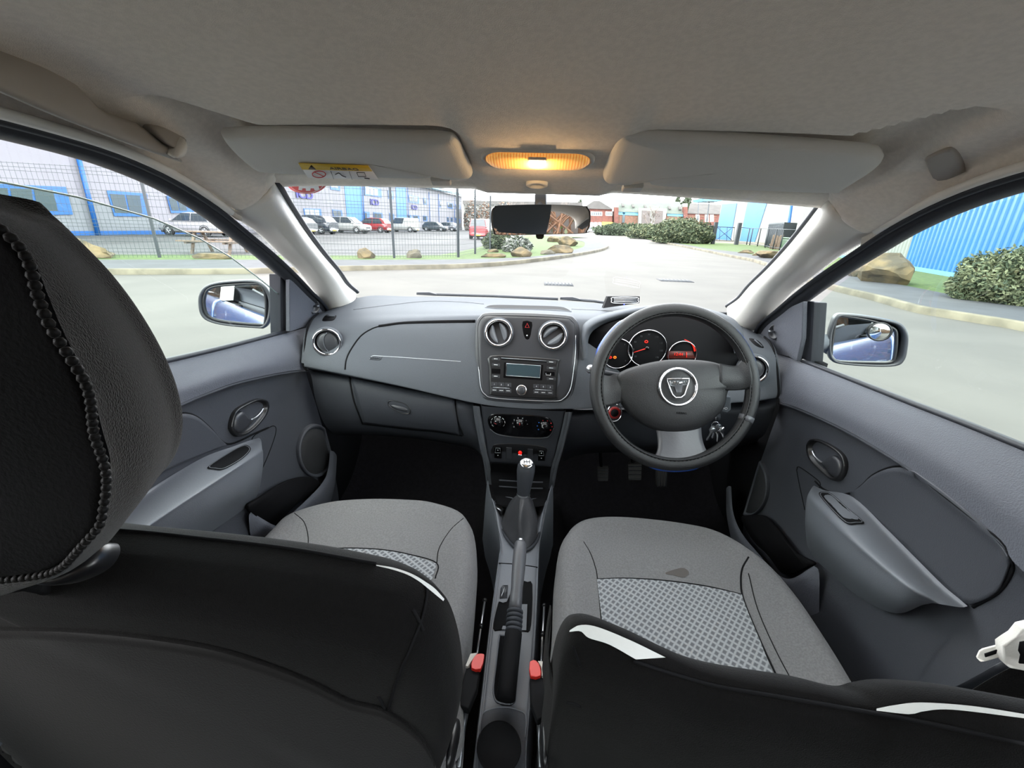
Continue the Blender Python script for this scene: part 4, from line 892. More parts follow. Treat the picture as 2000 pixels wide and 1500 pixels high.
    ct = ob('corner_trim', prism(q, V((sgn*.012, 0, 0))), M['door'], d, bevel=.003)
    ctr = P(*D['adj'], pl=pc); nn = V((-sgn*.8, -.6, 0)).normalized()
    aj = ob('adjuster_cup', lathe(ctr, nn, [(.017, -.002), (.0165, .003), (.014, .004), (.011, -.001), (0, -.004)], 26, sy=1.3), M['bezel'], ct)
    ob('adjuster_stick', tube([ctr, ctr+nn*.016+V((sgn*-.006, 0, .002))], [.003, .0045], 8), M['steel'], aj)
    pc2 = ((1, 0, sgn*.28), (sgn*.692, 0, .96))
    q = [P(a, b, pl=pc2) for a, b in D['chan']]
    ob('window_channel', prism(q, V((sgn*.03, 0, 0))), M['rubber'], d, bevel=.002)
    g = [P(a, b, pl=((1, 0, sgn*.28), (sgn*.70, 0, .96))) for a, b in D['glass']]
    ob('window_glass', glass_flat(g), M['glass2'], d, smooth=False)
    if sgn < 0: ob('glass_edge', tube([q+V((0, 0, .001)) for q in g[:8]], .0014, 6), M['glassedge'], d, label='pale ground top edge of the lowered glass')
    # outer skin
    rows_ = [[V((sgn*x_, y, z)) for y in (1.42, 1.1, .6, .1, -.24)] for x_, z in ((.735, .93), (.775, .90), (.80, .75), (.815, .60), (.80, .42), (.76, .28))]
    ob('outer_skin', surf(rows_, 3, 4), M['body'], d, solid=.01)
    ob('outer_handle', tube(smooth([V((sgn*.80, -.02, .80)), V((sgn*.83, -.05, .80)), V((sgn*.83, -.15, .80)), V((sgn*.80, -.18, .80))], 4), .010, 8), M['blk'], d)
    return d
D2 = dict(
 in_top=[(1662, 962), (1682, 951), (1705, 930), (1735, 916), (1762, 913), (1792, 924), (1850, 966), (1910, 1016), (1958, 1064), (1974, 1092)],
 in_bot=[(1668, 970), (1700, 1000), (1735, 1033), (1770, 1068), (1805, 1103), (1840, 1138), (1875, 1170), (1900, 1180), (1950, 1155), (1976, 1100)],
 s=[(1592, 940), (1608, 955), (1628, 963), (1650, 965), (1668, 960), (1685, 947), (1705, 928), (1735, 914), (1762, 911), (1792, 921), (1850, 963), (1912, 1014), (1960, 1062), (1978, 1096), (1976, 1120), (1950, 1157), (1900, 1186)],
 tri=[[(1556, 918), (1561, 912), (1590, 932), (1602, 944), (1598, 956), (1580, 965)], [(1556, 918), (1562, 950), (1572, 996)]],
 arm=[[(1590, 948, .672), (1612, 958, .673), (1668, 972, .673), (1752, 1052, .673), (1832, 1132, .672), (1890, 1184, .670)],
      [(1586, 952, .655), (1604, 962, .660), (1658, 980, .660), (1740, 1062, .660), (1818, 1140, .660), (1876, 1186, .662)],
      [(1578, 966, .632), (1592, 976, .622), (1640, 1022, .606), (1712, 1088, .602), (1784, 1146, .606), (1836, 1180, .630)],
      [(1575, 978, .630), (1582, 990, .618), (1632, 1040, .602), (1702, 1102, .600), (1772, 1157, .604), (1822, 1178, .635)],
      [(1573, 1002, .640), (1577, 1030, .622), (1626, 1082, .612), (1694, 1140, .612), (1762, 1180, .618), (1812, 1180, .645)],
      [(1573, 1020, .672), (1580, 1074, .665), (1624, 1122, .660), (1686, 1171, .655), (1750, 1198, .652), (1806, 1180, .660)]],
 pull=[(1602, 967), (1612, 963), (1626, 967), (1656, 994), (1684, 1018), (1672, 1021), (1652, 1020), (1624, 994)],
 handle=[(1581, 868), (1590, 859), (1605, 861), (1628, 872), (1646, 886), (1654, 902), (1652, 922), (1642, 936), (1628, 936), (1608, 920), (1590, 902), (1582, 886)],
 lever=[(1606, 903), (1622, 893), (1630, 890), (1642, 900), (1646, 914), (1641, 930), (1630, 932), (1616, 918)],
 cup=[(1586, 880), (1592, 892), (1604, 903), (1612, 906)],
 spk=(1467, 948, 36, 58),
 pocket=[(1447, 1013), (1462, 1006), (1490, 1008), (1520, 1040), (1552, 1080), (1585, 1098), (1572, 1108), (1545, 1120), (1525, 1118), (1500, 1085), (1470, 1055)],
 prim=[[(1428, 950, .640), (1432, 1000, .630), (1448, 1040, .622), (1480, 1080, .618), (1515, 1118, .618), (1545, 1130, .622), (1590, 1105, .64)],
       [(1422, 950, .640), (1425, 1003, .626), (1441, 1048, .616), (1473, 1090, .612), (1508, 1128, .612), (1545, 1142, .618), (1600, 1120, .64)],
       [(1418, 960, .655), (1420, 1012, .640), (1435, 1060, .630), (1465, 1108, .625), (1500, 1150, .625), (1545, 1180, .630), (1600, 1190, .65)],
       [(1425, 1000, .69), (1430, 1060, .68), (1442, 1110, .67), (1465, 1150, .66), (1495, 1190, .66), (1540, 1230, .66), (1600, 1250, .66)]],
 corner=[(1568, 588), (1530, 605), (1500, 628), (1478, 650), (1492, 660), (1512, 690), (1540, 697), (1556, 706), (1566, 660)],
 adj=(1513, 648), chan=[(1577, 588), (1590, 590), (1583, 712), (1566, 707)],
 glass=[(1590, 600), (1640, 555), (1700, 512), (1800, 450), (1900, 409), (2000, 382), (2200, 340), (2500, 330), (2500, 1090), (2000, 882), (1565, 709), (1570, 650)])
D1 = dict(
 in_top=[(260, 850), (300, 825), (338, 812), (364, 808), (387, 817), (412, 839), (428, 857), (440, 868)],
 in_bot=[(150, 1010), (210, 980), (270, 945), (330, 915), (370, 897), (400, 884), (425, 874), (441, 869)],
 s=[(260, 848), (300, 823), (338, 810), (364, 807), (387, 816), (412, 838), (431, 860), (446, 867), (468, 861), (496, 847), (524, 835)],
 tri=[[(496, 868), (492, 858), (500, 848), (524, 836), (534, 832), (539, 837), (536, 855), (524, 888), (511, 918)]],
 arm=[[(506, 855, .672), (488, 860, .673), (455, 872, .673), (398, 893, .673), (314, 942, .673), (228, 1000, .670), (120, 1075, .67)],
      [(510, 860, .655), (494, 866, .660), (460, 880, .660), (402, 900, .660), (322, 950, .660), (236, 1010, .662), (130, 1085, .66)],
      [(512, 876, .632), (500, 884, .622), (470, 903, .606), (418, 936, .602), (340, 986, .602), (262, 1040, .606), (160, 1110, .61)],
      [(514, 884, .630), (504, 896, .618), (474, 915, .602), (424, 947, .600), (348, 997, .600), (272, 1050, .606), (170, 1120, .61)],
      [(514, 905, .640), (508, 930, .622), (478, 960, .612), (430, 985, .612), (360, 1030, .618), (290, 1075, .62), (200, 1140, .62)],
      [(512, 925, .672), (505, 962, .665), (488, 985, .660), (440, 1020, .655), (380, 1060, .652), (310, 1100, .65), (240, 1170, .65)]],
 pull=[(409, 911), (440, 890), (470, 873), (482, 872), (487, 880), (470, 897), (438, 915), (420, 915)],
 handle=[(448, 836), (451, 815), (458, 802), (470, 793), (496, 781), (512, 781), (520, 789), (518, 804), (508, 820), (492, 837), (474, 849), (458, 850)],
 lever=[(456, 838), (456, 818), (466, 806), (474, 804), (484, 815), (492, 822), (482, 836), (466, 845)],
 cup=[(489, 821), (500, 815), (510, 805), (514, 798)],
 spk=(613, 880, 33, 50),
 pocket=[(487, 990), (510, 973), (540, 952), (566, 939), (592, 932), (612, 933), (626, 946), (620, 958), (594, 973), (566, 998), (545, 1022), (530, 1028), (515, 1022)],
 prim=[[(645, 880, .640), (640, 920, .630), (628, 945, .622), (600, 975, .618), (570, 1003, .618), (545, 1028, .622), (490, 1000, .64)],
       [(653, 883, .640), (648, 932, .626), (634, 958, .616), (607, 985, .612), (577, 1013, .612), (546, 1040, .618), (486, 1012, .64)],
       [(658, 895, .655), (654, 945, .640), (642, 975, .630), (616, 1005, .625), (585, 1035, .625), (548, 1070, .630), (490, 1060, .65)],
       [(650, 920, .69), (648, 970, .68), (638, 1010, .67), (616, 1040, .66), (590, 1070, .66), (550, 1110, .66), (490, 1110, .66)]],
 corner=[(566, 545), (590, 556), (620, 575), (648, 603), (632, 612), (612, 638), (590, 640), (566, 648), (566, 600)],
 adj=(613, 598), chan=[(548, 535), (562, 545), (565, 648), (549, 655)],
 glass=[(557, 586), (500, 540), (450, 503), (390, 467), (300, 428), (150, 386), (0, 357), (-100, 340), (-500, 280), (-500, 930), (150, 757), (560, 652)])
door(-1, 1, DL, D1); door(1, 2, DR, D2)
# ---------------------------------------------------------------- centre console
con = thing('centre_console', 'dark grey centre console between the seats with cup holder and handbrake slot', 'console', (-.02, .6, .24))
R = [[(951, 944, .54), (956, 955, .545), (962, 975, .545), (985, 990, .50), (1020, 985, .49), (1050, 990, .50), (1066, 980, .545), (1072, 962, .545), (1080, 953, .54)],
     [(957, 980, .52), (962, 985, .53), (972, 1005, .528), (990, 1010, .50), (1018, 1010, .50), (1045, 1010, .50), (1058, 1005, .528), (1066, 990, .53), (1072, 985, .52)],
     [(966, 1020, .50), (970, 1024, .512), (977, 1035, .512), (995, 1035, .500), (1016, 1035, .500), (1038, 1035, .500), (1052, 1035, .512), (1060, 1024, .512), (1064, 1022, .50)],
     [(975, 1070, .49), (979, 1072, .500), (987, 1075, .502), (1002, 1080, .502), (1015, 1082, .502), (1030, 1080, .502), (1042, 1075, .502), (1052, 1072, .500), (1055, 1070, .49)],
     [(972, 1100, .485), (976, 1100, .497), (985, 1101, .500), (1000, 1102, .500), (1012, 1103, .500), (1028, 1105, .500), (1042, 1107, .500), (1049, 1107, .497), (1053, 1107, .485)],
     [(961, 1180, .475), (966, 1180, .490), (975, 1180, .493), (992, 1180, .493), (1006, 1182, .493), (1022, 1184, .493), (1038, 1186, .493), (1046, 1186, .490), (1050, 1186, .475)],
     [(951, 1260, .47), (957, 1260, .485), (966, 1260, .488), (980, 1260, .488), (995, 1262, .488), (1015, 1264, .488), (1034, 1266, .488), (1041, 1266, .485), (1046, 1266, .47)],
     [(938, 1370, .46), (945, 1370, .475), (955, 1370, .478), (975, 1372, .478), (990, 1372, .478), (1008, 1374, .478), (1026, 1376, .478), (1033, 1376, .475), (1038, 1376, .46)],
     [(928, 1460, .455), (935, 1460, .468), (945, 1460, .47), (962, 1460, .47), (980, 1460, .47), (1000, 1460, .47), (1018, 1460, .47), (1026, 1460, .468), (1031, 1460, .455)],
     [(918, 1560, .45), (925, 1560, .463), (935, 1560, .465), (952, 1560, .465), (972, 1560, .465), (995, 1560, .465), (1014, 1560, .465), (1022, 1560, .463), (1027, 1560, .45)]]
R3 = [[p-V((0, 0, .2))+V((-.012, 0, 0))]+[p]+r+[q]+[q-V((0, 0, .2))+V((.012, 0, 0))] for r, p, q in [(PZ(r)[1:-1], P(r[0][0], r[0][1], z=r[0][2]), P(r[-1][0], r[-1][1], z=r[-1][2])) for r in R]]
cs = ob('console_body', surf(R3, 4, 6), M['arm'], con); bcs = bvh(cs)
def con_in(nm, l, depth, m, lift=.0015, par=None, n=3, **kw):
    q = onbv(bcs, l, lift, n, True); c = sum(q, V())/len(q)
    return ob(nm, pillow(q, c, V((0, 0, 1)), [(1.03, -.002), (1.015, .0012), (1, .0005), (.985, -.0003), (0, -.0003)]), m, par or con, **kw)
seam('join_line', bcs, [(974, 1100), (1000, 1101.5), (1030, 1105), (1050, 1108)], M['matblk'], con, .0013)
con_in('storage_tray', [(967, 1231), (965, 1215), (973, 1180), (977, 1176), (990, 1176), (1008, 1137), (1030, 1138), (1039, 1142), (1038, 1200), (1034, 1230), (1024, 1232), (990, 1227)], 0, M['matblk'], n=2)
ob('tray_floor', patch(bcs, [(982, 1222), (1028, 1225)], [(980, 1229), (1028, 1231)], .004, 8, 3), M['arm'], con)
ob('tray_floor', patch(bcs, [(1018, 1180), (1030, 1180)], [(1015, 1228), (1028, 1229)], .004, 6, 6), M['arm'], con)
con_in('handbrake_slot', [(965, 1360), (964, 1340), (970, 1290), (975, 1245), (980, 1241), (1010, 1242), (1014, 1250), (1010, 1300), (1007, 1360), (1003, 1372), (990, 1375), (972, 1371)], 0, M['matblk'], n=2)
ob('slot_rim', tube(onbv(bcs, [(965, 1360), (964, 1340), (970, 1290), (975, 1245), (980, 1241), (1010, 1242), (1014, 1250), (1010, 1300), (1007, 1360), (1003, 1372), (990, 1375), (972, 1371)], .0015, 3, True), .0014, 6, True), M['arm'], con)
cp = ob('cup_holder_panel', patch(bcs, [(941, 1396), (955, 1386), (985, 1381), (1010, 1386), (1027, 1398)], [(930, 1545), (950, 1545), (980, 1545), (1005, 1545), (1024, 1545)], .002, 20, 14), M['door2'], con)
ob('panel_edge', tube(onbv(bcs, [(936, 1440), (941, 1398), (955, 1386), (985, 1381), (1010, 1386), (1027, 1398), (1026, 1440)], .002, 5), .0012, 6), M['arm'], con)
q = [P(974.5+42*math.cos(a), 1460+52*math.sin(a), z=.484) for a in [k*PI/20 for k in range(40)]]; c = sum(q, V())/len(q)
ob('cup_holder', pillow(q, c, V((0, 0, 1)), [(1.04, -.001), (1.0, .001), (.96, -.001), (.955, -.002), (0, -.002)]), M['matblk'], con, label='black round cup holder')
wq = con_in('console_switch', [(982, 1144), (992, 1143.5), (990, 1166), (976, 1167.5), (978, 1150)], 0, M['bezel'], .003, n=1)
ob('switch_mark', tube(onbv(bcs, [(986, 1146), (983, 1155), (979, 1165)], .0045, 3), .0008, 5), M['satin'], wq)
# front storage bin and its dark recess, small cable tab
R = [[(960, 905, 1.10), (1016, 908, 1.10), (1076, 912, 1.10)], [(958, 925, 1.14), (1016, 928, 1.16), (1074, 932, 1.14)], [(962, 955, 1.10), (1018, 958, 1.14), (1070, 962, 1.10)], [(972, 985, .98), (1020, 990, 1.0), (1062, 988, .98)]]
ob('storage_bin', surf([PY(r) for r in R], 5, 5), M['matblk'], con)
for y0 in (938, 950): ob('bin_ridge', tube(PY([(975, y0, 1.06), (1018, y0+3, 1.09), (1060, y0+4, 1.06)]), .0022, 6), M['dash2'], con)
for cx_, cy_ in ((988, 982), (1048, 985)):
    ob('bin_rim', tube([P(cx_+22*math.cos(a), cy_+11*math.sin(a), z=.515) for a in [PI*(1.0+k/10) for k in range(11)]], .0016, 6), M['dash'], con)
ob('cable_tab', prism(PZ([(967, 985, .535), (976, 984, .535), (984, 994, .535), (980, 999, .535), (968, 990, .535)]), V((0, 0, -.012))), M['blk'], con, bevel=.001)
ob('tab_plate', prism(PZ([(969, 988, .538), (979, 995, .538), (978, 998, .538), (968, 990, .538)]), V((0, 0, -.002))), M['satin'], con)
# gear lever
gl = thing('gear_lever', 'gear lever with silver topped black knob and pleated black gaiter', 'gear lever', P(1015, 1060, z=.505))
kt = P(1028, 911, y=.945); kb = P(1022, 967, y=.935); ka = (kt-kb).normalized()
L_ = (kt-kb).length
ob('knob', lathe(kb, ka, [(.011, -.01), (.0155, 0), (.017, L_*.2), (.0205, L_*.6), (.0225, L_*.85), (.0215, L_*1.02), (.017, L_*1.14), (.008, L_*1.2), (0, L_*1.21)], 28), M['dash2'], gl)
kn2 = (CAM-kt).normalized()
cpn = (ka*.75+kn2*.65).normalized(); cpc = kb+ka*L_*1.0+cpn*.0135-ka*.001
ct = ob('knob_cap', lathe(cpc, cpn, [(.0168, .001), (.0168, .004), (.0155, .0055), (.010, .007), (0, .0075)], 30), M['chrome'], gl, label='silver knob cap with the gear pattern')
u_, v_, _ = frame(cpn)
if u_.x < 0: u_ = -u_
v_ = cpn.cross(u_)
bm = bmesh.new()
for dx in (-.007, 0, .007): tube([cpc+u_*dx+v_*.006+cpn*.0076, cpc+u_*dx-v_*.006+cpn*.0076], .0011, 5, bm=bm)
tube([cpc-u_*.007+cpn*.0078, cpc+u_*.008+cpn*.0078], .0011, 5, bm=bm); ob('gear_pattern', bm, M['blk'], ct)
ob('knob_collar', lathe(kb, ka, [(.0155, -.002), (.017, .001), (.0165, .004)], 28), M['satin'], gl)
def ring(l, z): return PZ([(a, b, z) for a, b in l])
base = [(978, 1016), (988, 1000), (1018, 994), (1045, 1002), (1053, 1018), (1048, 1052), (1030, 1072), (1010, 1070), (992, 1052), (979, 1030)]
mid = [(990, 1000), (1000, 985), (1018, 980), (1036, 984), (1043, 998), (1039, 1020), (1026, 1040), (1008, 1036), (997, 1022), (990, 1010)]
top = [(1010, 972), (1014, 967), (1022, 965), (1030, 967), (1034, 972), (1032, 980), (1024, 985), (1016, 983), (1011, 978), (1010, 975)]
tp = [kb+(V((math.cos(a), math.sin(a), 0)))*.014 for a in [math.radians(d) for d in (170, 130, 90, 50, 10, -30, -65, -110, -150, -170)]]
bs_ = ring(base, .505); md_ = [p.lerp(q, .42)+((p+q)*.5-(P(1015, 1030, z=.53))).normalized()*(.010 if i % 2 else -.008) for i, (p, q) in enumerate(zip(bs_, tp))]
def cl(l): return l+[l[0]]
rws = [smooth(l, 3, True) for l in (bs_, md_, tp)]
cols = [smooth([rws[0][j]-V((0, 0, .004)), rws[0][j], rws[1][j], rws[2][j]], 5) for j in range(len(rws[0]))]
ob('gaiter', grid([[cols[j][i] for j in range(len(cols))] for i in range(len(cols[0]))], closed=True), mat('gaiter_vinyl', (60, 60, 63), .35, bump=.2), gl)
ob('gaiter_frame', tube(smooth([p+V((0, 0, .001)) for p in ring([(a+(a-1015)*.06, b+(b-1032)*.06) for a, b in base], .506)], 4, True), .004, 8, True), M['dash2'], gl)
# handbrake
hb = thing('handbrake', 'raised grey handbrake lever with ringed grip and silver release button', 'handbrake', P(988, 1368, z=.48))
h0 = P(988, 1366, y=.50); h2 = P(1003, 1236, y=.605); h3 = P(1006, 1191, y=.645); h4 = P(1017, 1059, y=.775)
ob('lever_sleeve', tube(smooth([h0, h0.lerp(h2, .5), h2], 4), [.016]*9, 12), M['matblk'], hb)
d_ = (h4-h3)
gp = [h3+d_*f for f in (0, .12, .3, .5, .7, .85, .97, 1.0)]
ob('grip', tube(gp, [.0128, .0125, .0120, .0135, .0142, .0140, .0132, .011], 16), M['spoke'], hb)
dd = (h3-h2)
for k in range(5):
    c = h2+dd*((k+.5)/5); ob('grip_ring', lathe(c, dd, [(.012, -.004), (.0155, -.0025), (.016, 0), (.0155, .0025), (.012, .004)], 20), M['dash2'], hb)
ob('grip_core', tube([h2-dd*.05, h3], .0125, 14), M['matblk'], hb)
ob('release_button', lathe(h4, d_, [(.0065, -.002), (.0065, .006), (.005, .008), (0, .0085)], 16), M['satin'], hb)
# ---------------------------------------------------------------- seats
def cushion(t, out, stain=False):
    o_ = smooth([V(p) for p in out], 5, True); c = sum(o_, V())/len(o_)
    bm = bmesh.new(); n = V((0, 0, 1))
    rings = [(0, .012), (.3, .012), (.55, .010), (.72, .010), (.82, .020), (.90, .022), (.96, .012), (1.0, -.012), (1.005, -.045), (.99, -.12), (.95, -.17)]
    o = ob('cushion', pillow(o_, c, n, rings), M['fab'], t)
    return o
def seat_back(t, outl, n, ty=.10):
    o_ = smooth([V(p) for p in outl], 5, True); c = sum(o_, V())/len(o_); c.x += 0
    return ob('seat_back', pillow(o_, c, n, [(0, .066), (.5, .066), (.82, .064), (.90, .058), (.95, .045), (.985, .025), (1.0, .0), (.94, -.018), (.88, -.03), (0, -.03)]), M['fabdark'], t)
# passenger seat
ps = thing('bucket_seat', 'front passenger seat in black stretch covers with a tall headrest, on the left', 'car seat', (-.35, .5, .3), group='front seats')
zc = .56
cu_p = ob_c = cushion(ps, [(-.600, .70, zc), (-.598, .80, zc), (-.588, .862, zc), (-.516, .918, zc), (-.418, .944, zc), (-.32, .952, zc), (-.242, .947, zc), (-.153, .905, zc), (-.112, .80, zc), (-.096, .65, zc), (-.092, .5, zc), (-.10, .40, zc), (-.35, .36, zc), (-.59, .40, zc), (-.60, .55, zc)])
bcp = bvh(cu_p)
ob('woven_insert', patch(bcp, [(600, 1083), (660, 1072), (740, 1074), (800, 1084), (853, 1101)], [(600, 1190), (660, 1190), (740, 1190), (790, 1200), (820, 1210)], .002, 28, 16), M['weave'], cu_p, label='light grey woven seat insert')
seam('cushion_seam', bcp, [(600, 1082), (660, 1071), (740, 1073), (800, 1083), (853, 1100), (850, 1130)], M['matblk'], cu_p, .0014)
seam('cushion_seam', bcp, [(853, 1100), (858, 1070), (880, 1035), (905, 1012)], M['matblk'], cu_p, .0010)
seam('cushion_seam', bcp, [(600, 1075), (602, 1050), (594, 1020), (575, 1002)], M['matblk'], cu_p, .0010)
kp_ = .13
def psp(x, z, dy=0): return V((x, .30+(1.0-z)*kp_+dy, z))
spl_ = ((0, 1, .13), (0, .345, .91))
ol = [P(a, b, pl=spl_) for a, b in ((-60, 1004), (60, 1015), (215, 1032), (400, 1050), (600, 1075), (735, 1100), (800, 1117), (838, 1137), (872, 1168), (892, 1220), (902, 1280), (903, 1340), (890, 1410), (872, 1460))]
zl = ol[0]; ol = ol+[V((-.13, .42, .40)), V((-.17, .43, .30)), V((-.36, .43, .28)), V((-.64, .43, .28)), V((-.72, .41, .42)), V((-.72, .375, .70)), V((-.67, .355, .86)), V((-.58, .345, .94))]
pn = V((0, -1, -kp_)).normalized()
pb = seat_back(ps, ol, pn); bpb = bvh(pb)
fl = [(-60, 1226), (0, 1228), (120, 1230), (250, 1240), (400, 1262), (500, 1290), (600, 1328), (680, 1368), (745, 1385), (800, 1420), (835, 1462), (850, 1500)]
fb = [(-60, 1600), (0, 1600), (120, 1620), (250, 1640), (400, 1640), (500, 1640), (600, 1640), (680, 1640), (700, 1620), (740, 1600), (790, 1580), (830, 1560)]
ob('cover_flap', patch(bpb, fl, fb, .004, 44, 20), M['flap'], pb, label='smoother grey lower flap of the seat cover', solid=.002)
seam('flap_hem', bpb, fl, M['fabdark'], pb, .0022, 4, lift=.004)
seam('cover_seam', bpb, [(832, 1136), (833, 1165), (823, 1210), (800, 1270), (775, 1330), (758, 1388)], M['matblk'], pb, .0016, lift=.0005)
seam('seam_pucker', bpb, [(806, 1190), (818, 1212), (826, 1232)], M['matblk'], pb, .002)
seam('seam_pucker', bpb, [(740, 1360), (750, 1380), (752, 1398)], M['matblk'], pb, .002)
seam('top_piping', bpb, [(226, 1034), (300, 1040), (400, 1051), (500, 1062), (600, 1076), (700, 1094), (735, 1100)], M['matblk'], pb, .0018, lift=.001)
# pale insert at the front edge of the back
ob('pale_shoulder_panel', patch(bpb, [(735, 1103), (770, 1109), (805, 1121), (832, 1137), (850, 1150), (868, 1170)], [(735, 1105), (765, 1112), (795, 1122), (818, 1135), (832, 1146), (866, 1174)], .003, 24, 4), M['cream'], pb, label='pale shoulder panel at the front edge of the seat')
# headrest
hr = thing('headrest', 'tall black velour covered headrest on the front passenger seat', 'headrest', (-.38, .26, .97), group='front headrests')
H = []
seamP = [(-60, 420), (0, 440), (60, 500), (95, 580), (120, 640), (150, 700), (180, 765), (200, 840), (216, 905), (208, 975), (196, 1035), (120, 1105), (0, 1130)]
silP = [(-60, 372), (0, 408), (90, 446), (160, 510), (215, 575), (262, 645), (300, 716), (326, 785), (336, 850), (322, 910), (280, 965), (205, 1050), (60, 1120)]
rows = []
for i, (s_, e_) in enumerate(zip(seamP, silP)):
    a = P(*s_, y=.185+.004*math.sin(i)); b = P(*e_, y=.300); m1 = a.lerp(b, .25)+V((.006, -.016, 0)); m2 = a.lerp(b, .65)+V((.014, -.018, .002))
    left = V((-.56, a.y+.012, a.z)) if i not in (0, 12) else V((-.50, a.y+.02, a.z))
    mid_ = V((-.40, a.y-.012, a.z+(.004 if i < 5 else -.003)))
    rows.append([V((left.x-.01, .33, a.z)), left, mid_, a-V((.02, .004, 0)), a, m1, m2, b, b+V((-.02, .03, 0)), V((-.40, .35, b.z*.5+a.z*.5)), V((left.x, .335, a.z))])
side = [r[4:9] for r in rows]
shell = ob('cover_side', surf([r[4:] for r in rows], 5, 5), M['velour'], hr, label='brown black velour side')
ob('cover_back', surf([r[:5] for r in rows], 5, 5), M['velourb'], hr, label='smooth black back panel')
cap_c = sum([r[4] for r in rows[-1:]], V())
ob('cover_base', surf([rows[-1], [p.lerp(V((-.40, .27, p.z)), .5)-V((0, 0, .006)) for p in rows[-1]], [V((-.40, .27, rows[-1][4].z-.004))+(p-V((-.40, .27, p.z)))*.05 for p in rows[-1]]], 4, 3), M['velourb'], hr)
ob('cover_crown', surf([rows[0], [p.lerp(V((-.45, .27, p.z)), .5)-V((0, 0, .004)) for p in rows[0]], [V((-.45, .27, rows[0][4].z-.012))+(p-V((-.45, .27, p.z)))*.05 for p in rows[0]]], 4, 3), M['velour'], hr)
sl = smooth([r[4] for r in rows], 9); bm = bmesh.new(); acc = 0; last = None; kk = 0
L_ = [0]
for a, b in zip(sl, sl[1:]): L_.append(L_[-1]+(b-a).length)
tot = L_[-1]; nb = int(tot/.0044)
for k in range(nb):
    s = tot*k/nb; j = max(i for i in range(len(L_)) if L_[i] <= s+1e-9); j = min(j, len(sl)-2)
    p = sl[j].lerp(sl[j+1], (s-L_[j])/max(1e-9, L_[j+1]-L_[j])); t_ = (sl[j+1]-sl[j]).normalized()
    wob = V((math.sin(s*90)*.0018, -.003, 0)); lathe(p+wob-t_*.0035, t_, [(0, 0), (.0018, .0006), (.0025, .0024), (.0018, .0042), (0, .0048)], 8, bm=bm)
ob('ruched_seam', bm, M['flap'], hr, kind='stuff', label='ruched seam along the headrest')
gb_ = smooth([P(a, b, y=y_-.055) for a, b, y_ in ((40, 1135, .262), (36, 1118, .265), (60, 1112, .27), (110, 1108, .275), (160, 1085, .28), (185, 1062, .285), (203, 1062, .285), (205, 1082, .28), (185, 1110, .272), (140, 1134, .265), (90, 1145, .26))], 4, True)
ob('post_guide', pillow(gb_, sum(gb_, V())/len(gb_), V((0.1, -.75, .65)).normalized(), [(0, .006), (.6, .006), (.85, .005), (.96, 0), (1, -.006), (.98, -.014)]), M['blk'], ps, label='shiny black headrest post guide')
for x_ in (-.46, -.405): ob('headrest_post', tube([V((x_, .29, .95)), V((x_, .26, 1.04))], .006, 10), M['steel'], hr)
# driver seat
ds = thing('bucket_seat', 'driver seat in black covers with large woven insert, behind the steering wheel', 'car seat', (.32, .5, .3), group='front seats')
cu_d = cushion(ds, [(.060, .62, zc), (.066, .735, zc), (.081, .832, zc), (.110, .892, zc), (.160, .926, zc), (.25, .938, zc), (.384, .928, zc), (.470, .900, zc), (.530, .82, zc), (.552, .72, zc), (.552, .60, zc), (.545, .50, zc), (.54, .40, zc), (.30, .36, zc), (.07, .40, zc), (.052, .50, zc)])
bcd = bvh(cu_d)
wi = ob('woven_insert', patch(bcd, [(1166, 1131), (1225, 1130), (1300, 1135), (1380, 1146), (1449, 1161)], [(1190, 1330), (1260, 1350), (1350, 1370), (1440, 1380), (1528, 1362)], .002, 36, 28), M['weave'], cu_d, label='light grey woven seat insert')
seam('cushion_seam', bcd, [(1166, 1131), (1225, 1129.5), (1300, 1134), (1380, 1145), (1449, 1161)], M['matblk'], cu_d, .0014)
seam('cushion_seam', bcd, [(1140, 1058), (1153, 1080), (1162, 1105), (1167, 1131), (1175, 1220)], M['matblk'], cu_d, .0010)
seam('cushion_seam', bcd, [(1462, 1088), (1450, 1110), (1447, 1135), (1452, 1170), (1480, 1240), (1512, 1310), (1540, 1365)], M['matblk'], cu_d, .0018)
seam('cushion_seam', bcd, [(1462, 1120), (1480, 1190), (1515, 1270), (1555, 1345)], M['matblk'], cu_d, .0010)
ob('stain', patch(bcd, [(1300, 1118), (1318, 1112), (1335, 1109), (1345, 1116)], [(1300, 1121), (1318, 1124), (1335, 1128), (1345, 1122)], .0012, 10, 5), mat('stained_fabric', (84, 80, 78), .95, spec=.1), cu_d)
def dsp(x, z, dy=0): return V((x, .35+(.86-z)*.26-(x-.06)*.33*(1 if z > .6 else .4)+dy, z))
top_ = [(1080, 1330), (1086, 1290), (1096, 1255), (1112, 1228), (1132, 1219), (1165, 1222), (1230, 1248), (1300, 1282), (1370, 1312), (1450, 1332), (1600, 1357), (1700, 1381), (1745, 1375), (1800, 1369), (1900, 1376), (2000, 1392), (2200, 1430)]
ypl = [.372, .362, .352, .345, .340, .335, .325, .318, .310, .300, .285, .275, .270, .265, .255, .245, .23]
tp3 = [P(a, b, y=y_) for (a, b), y_ in zip(top_, ypl)]
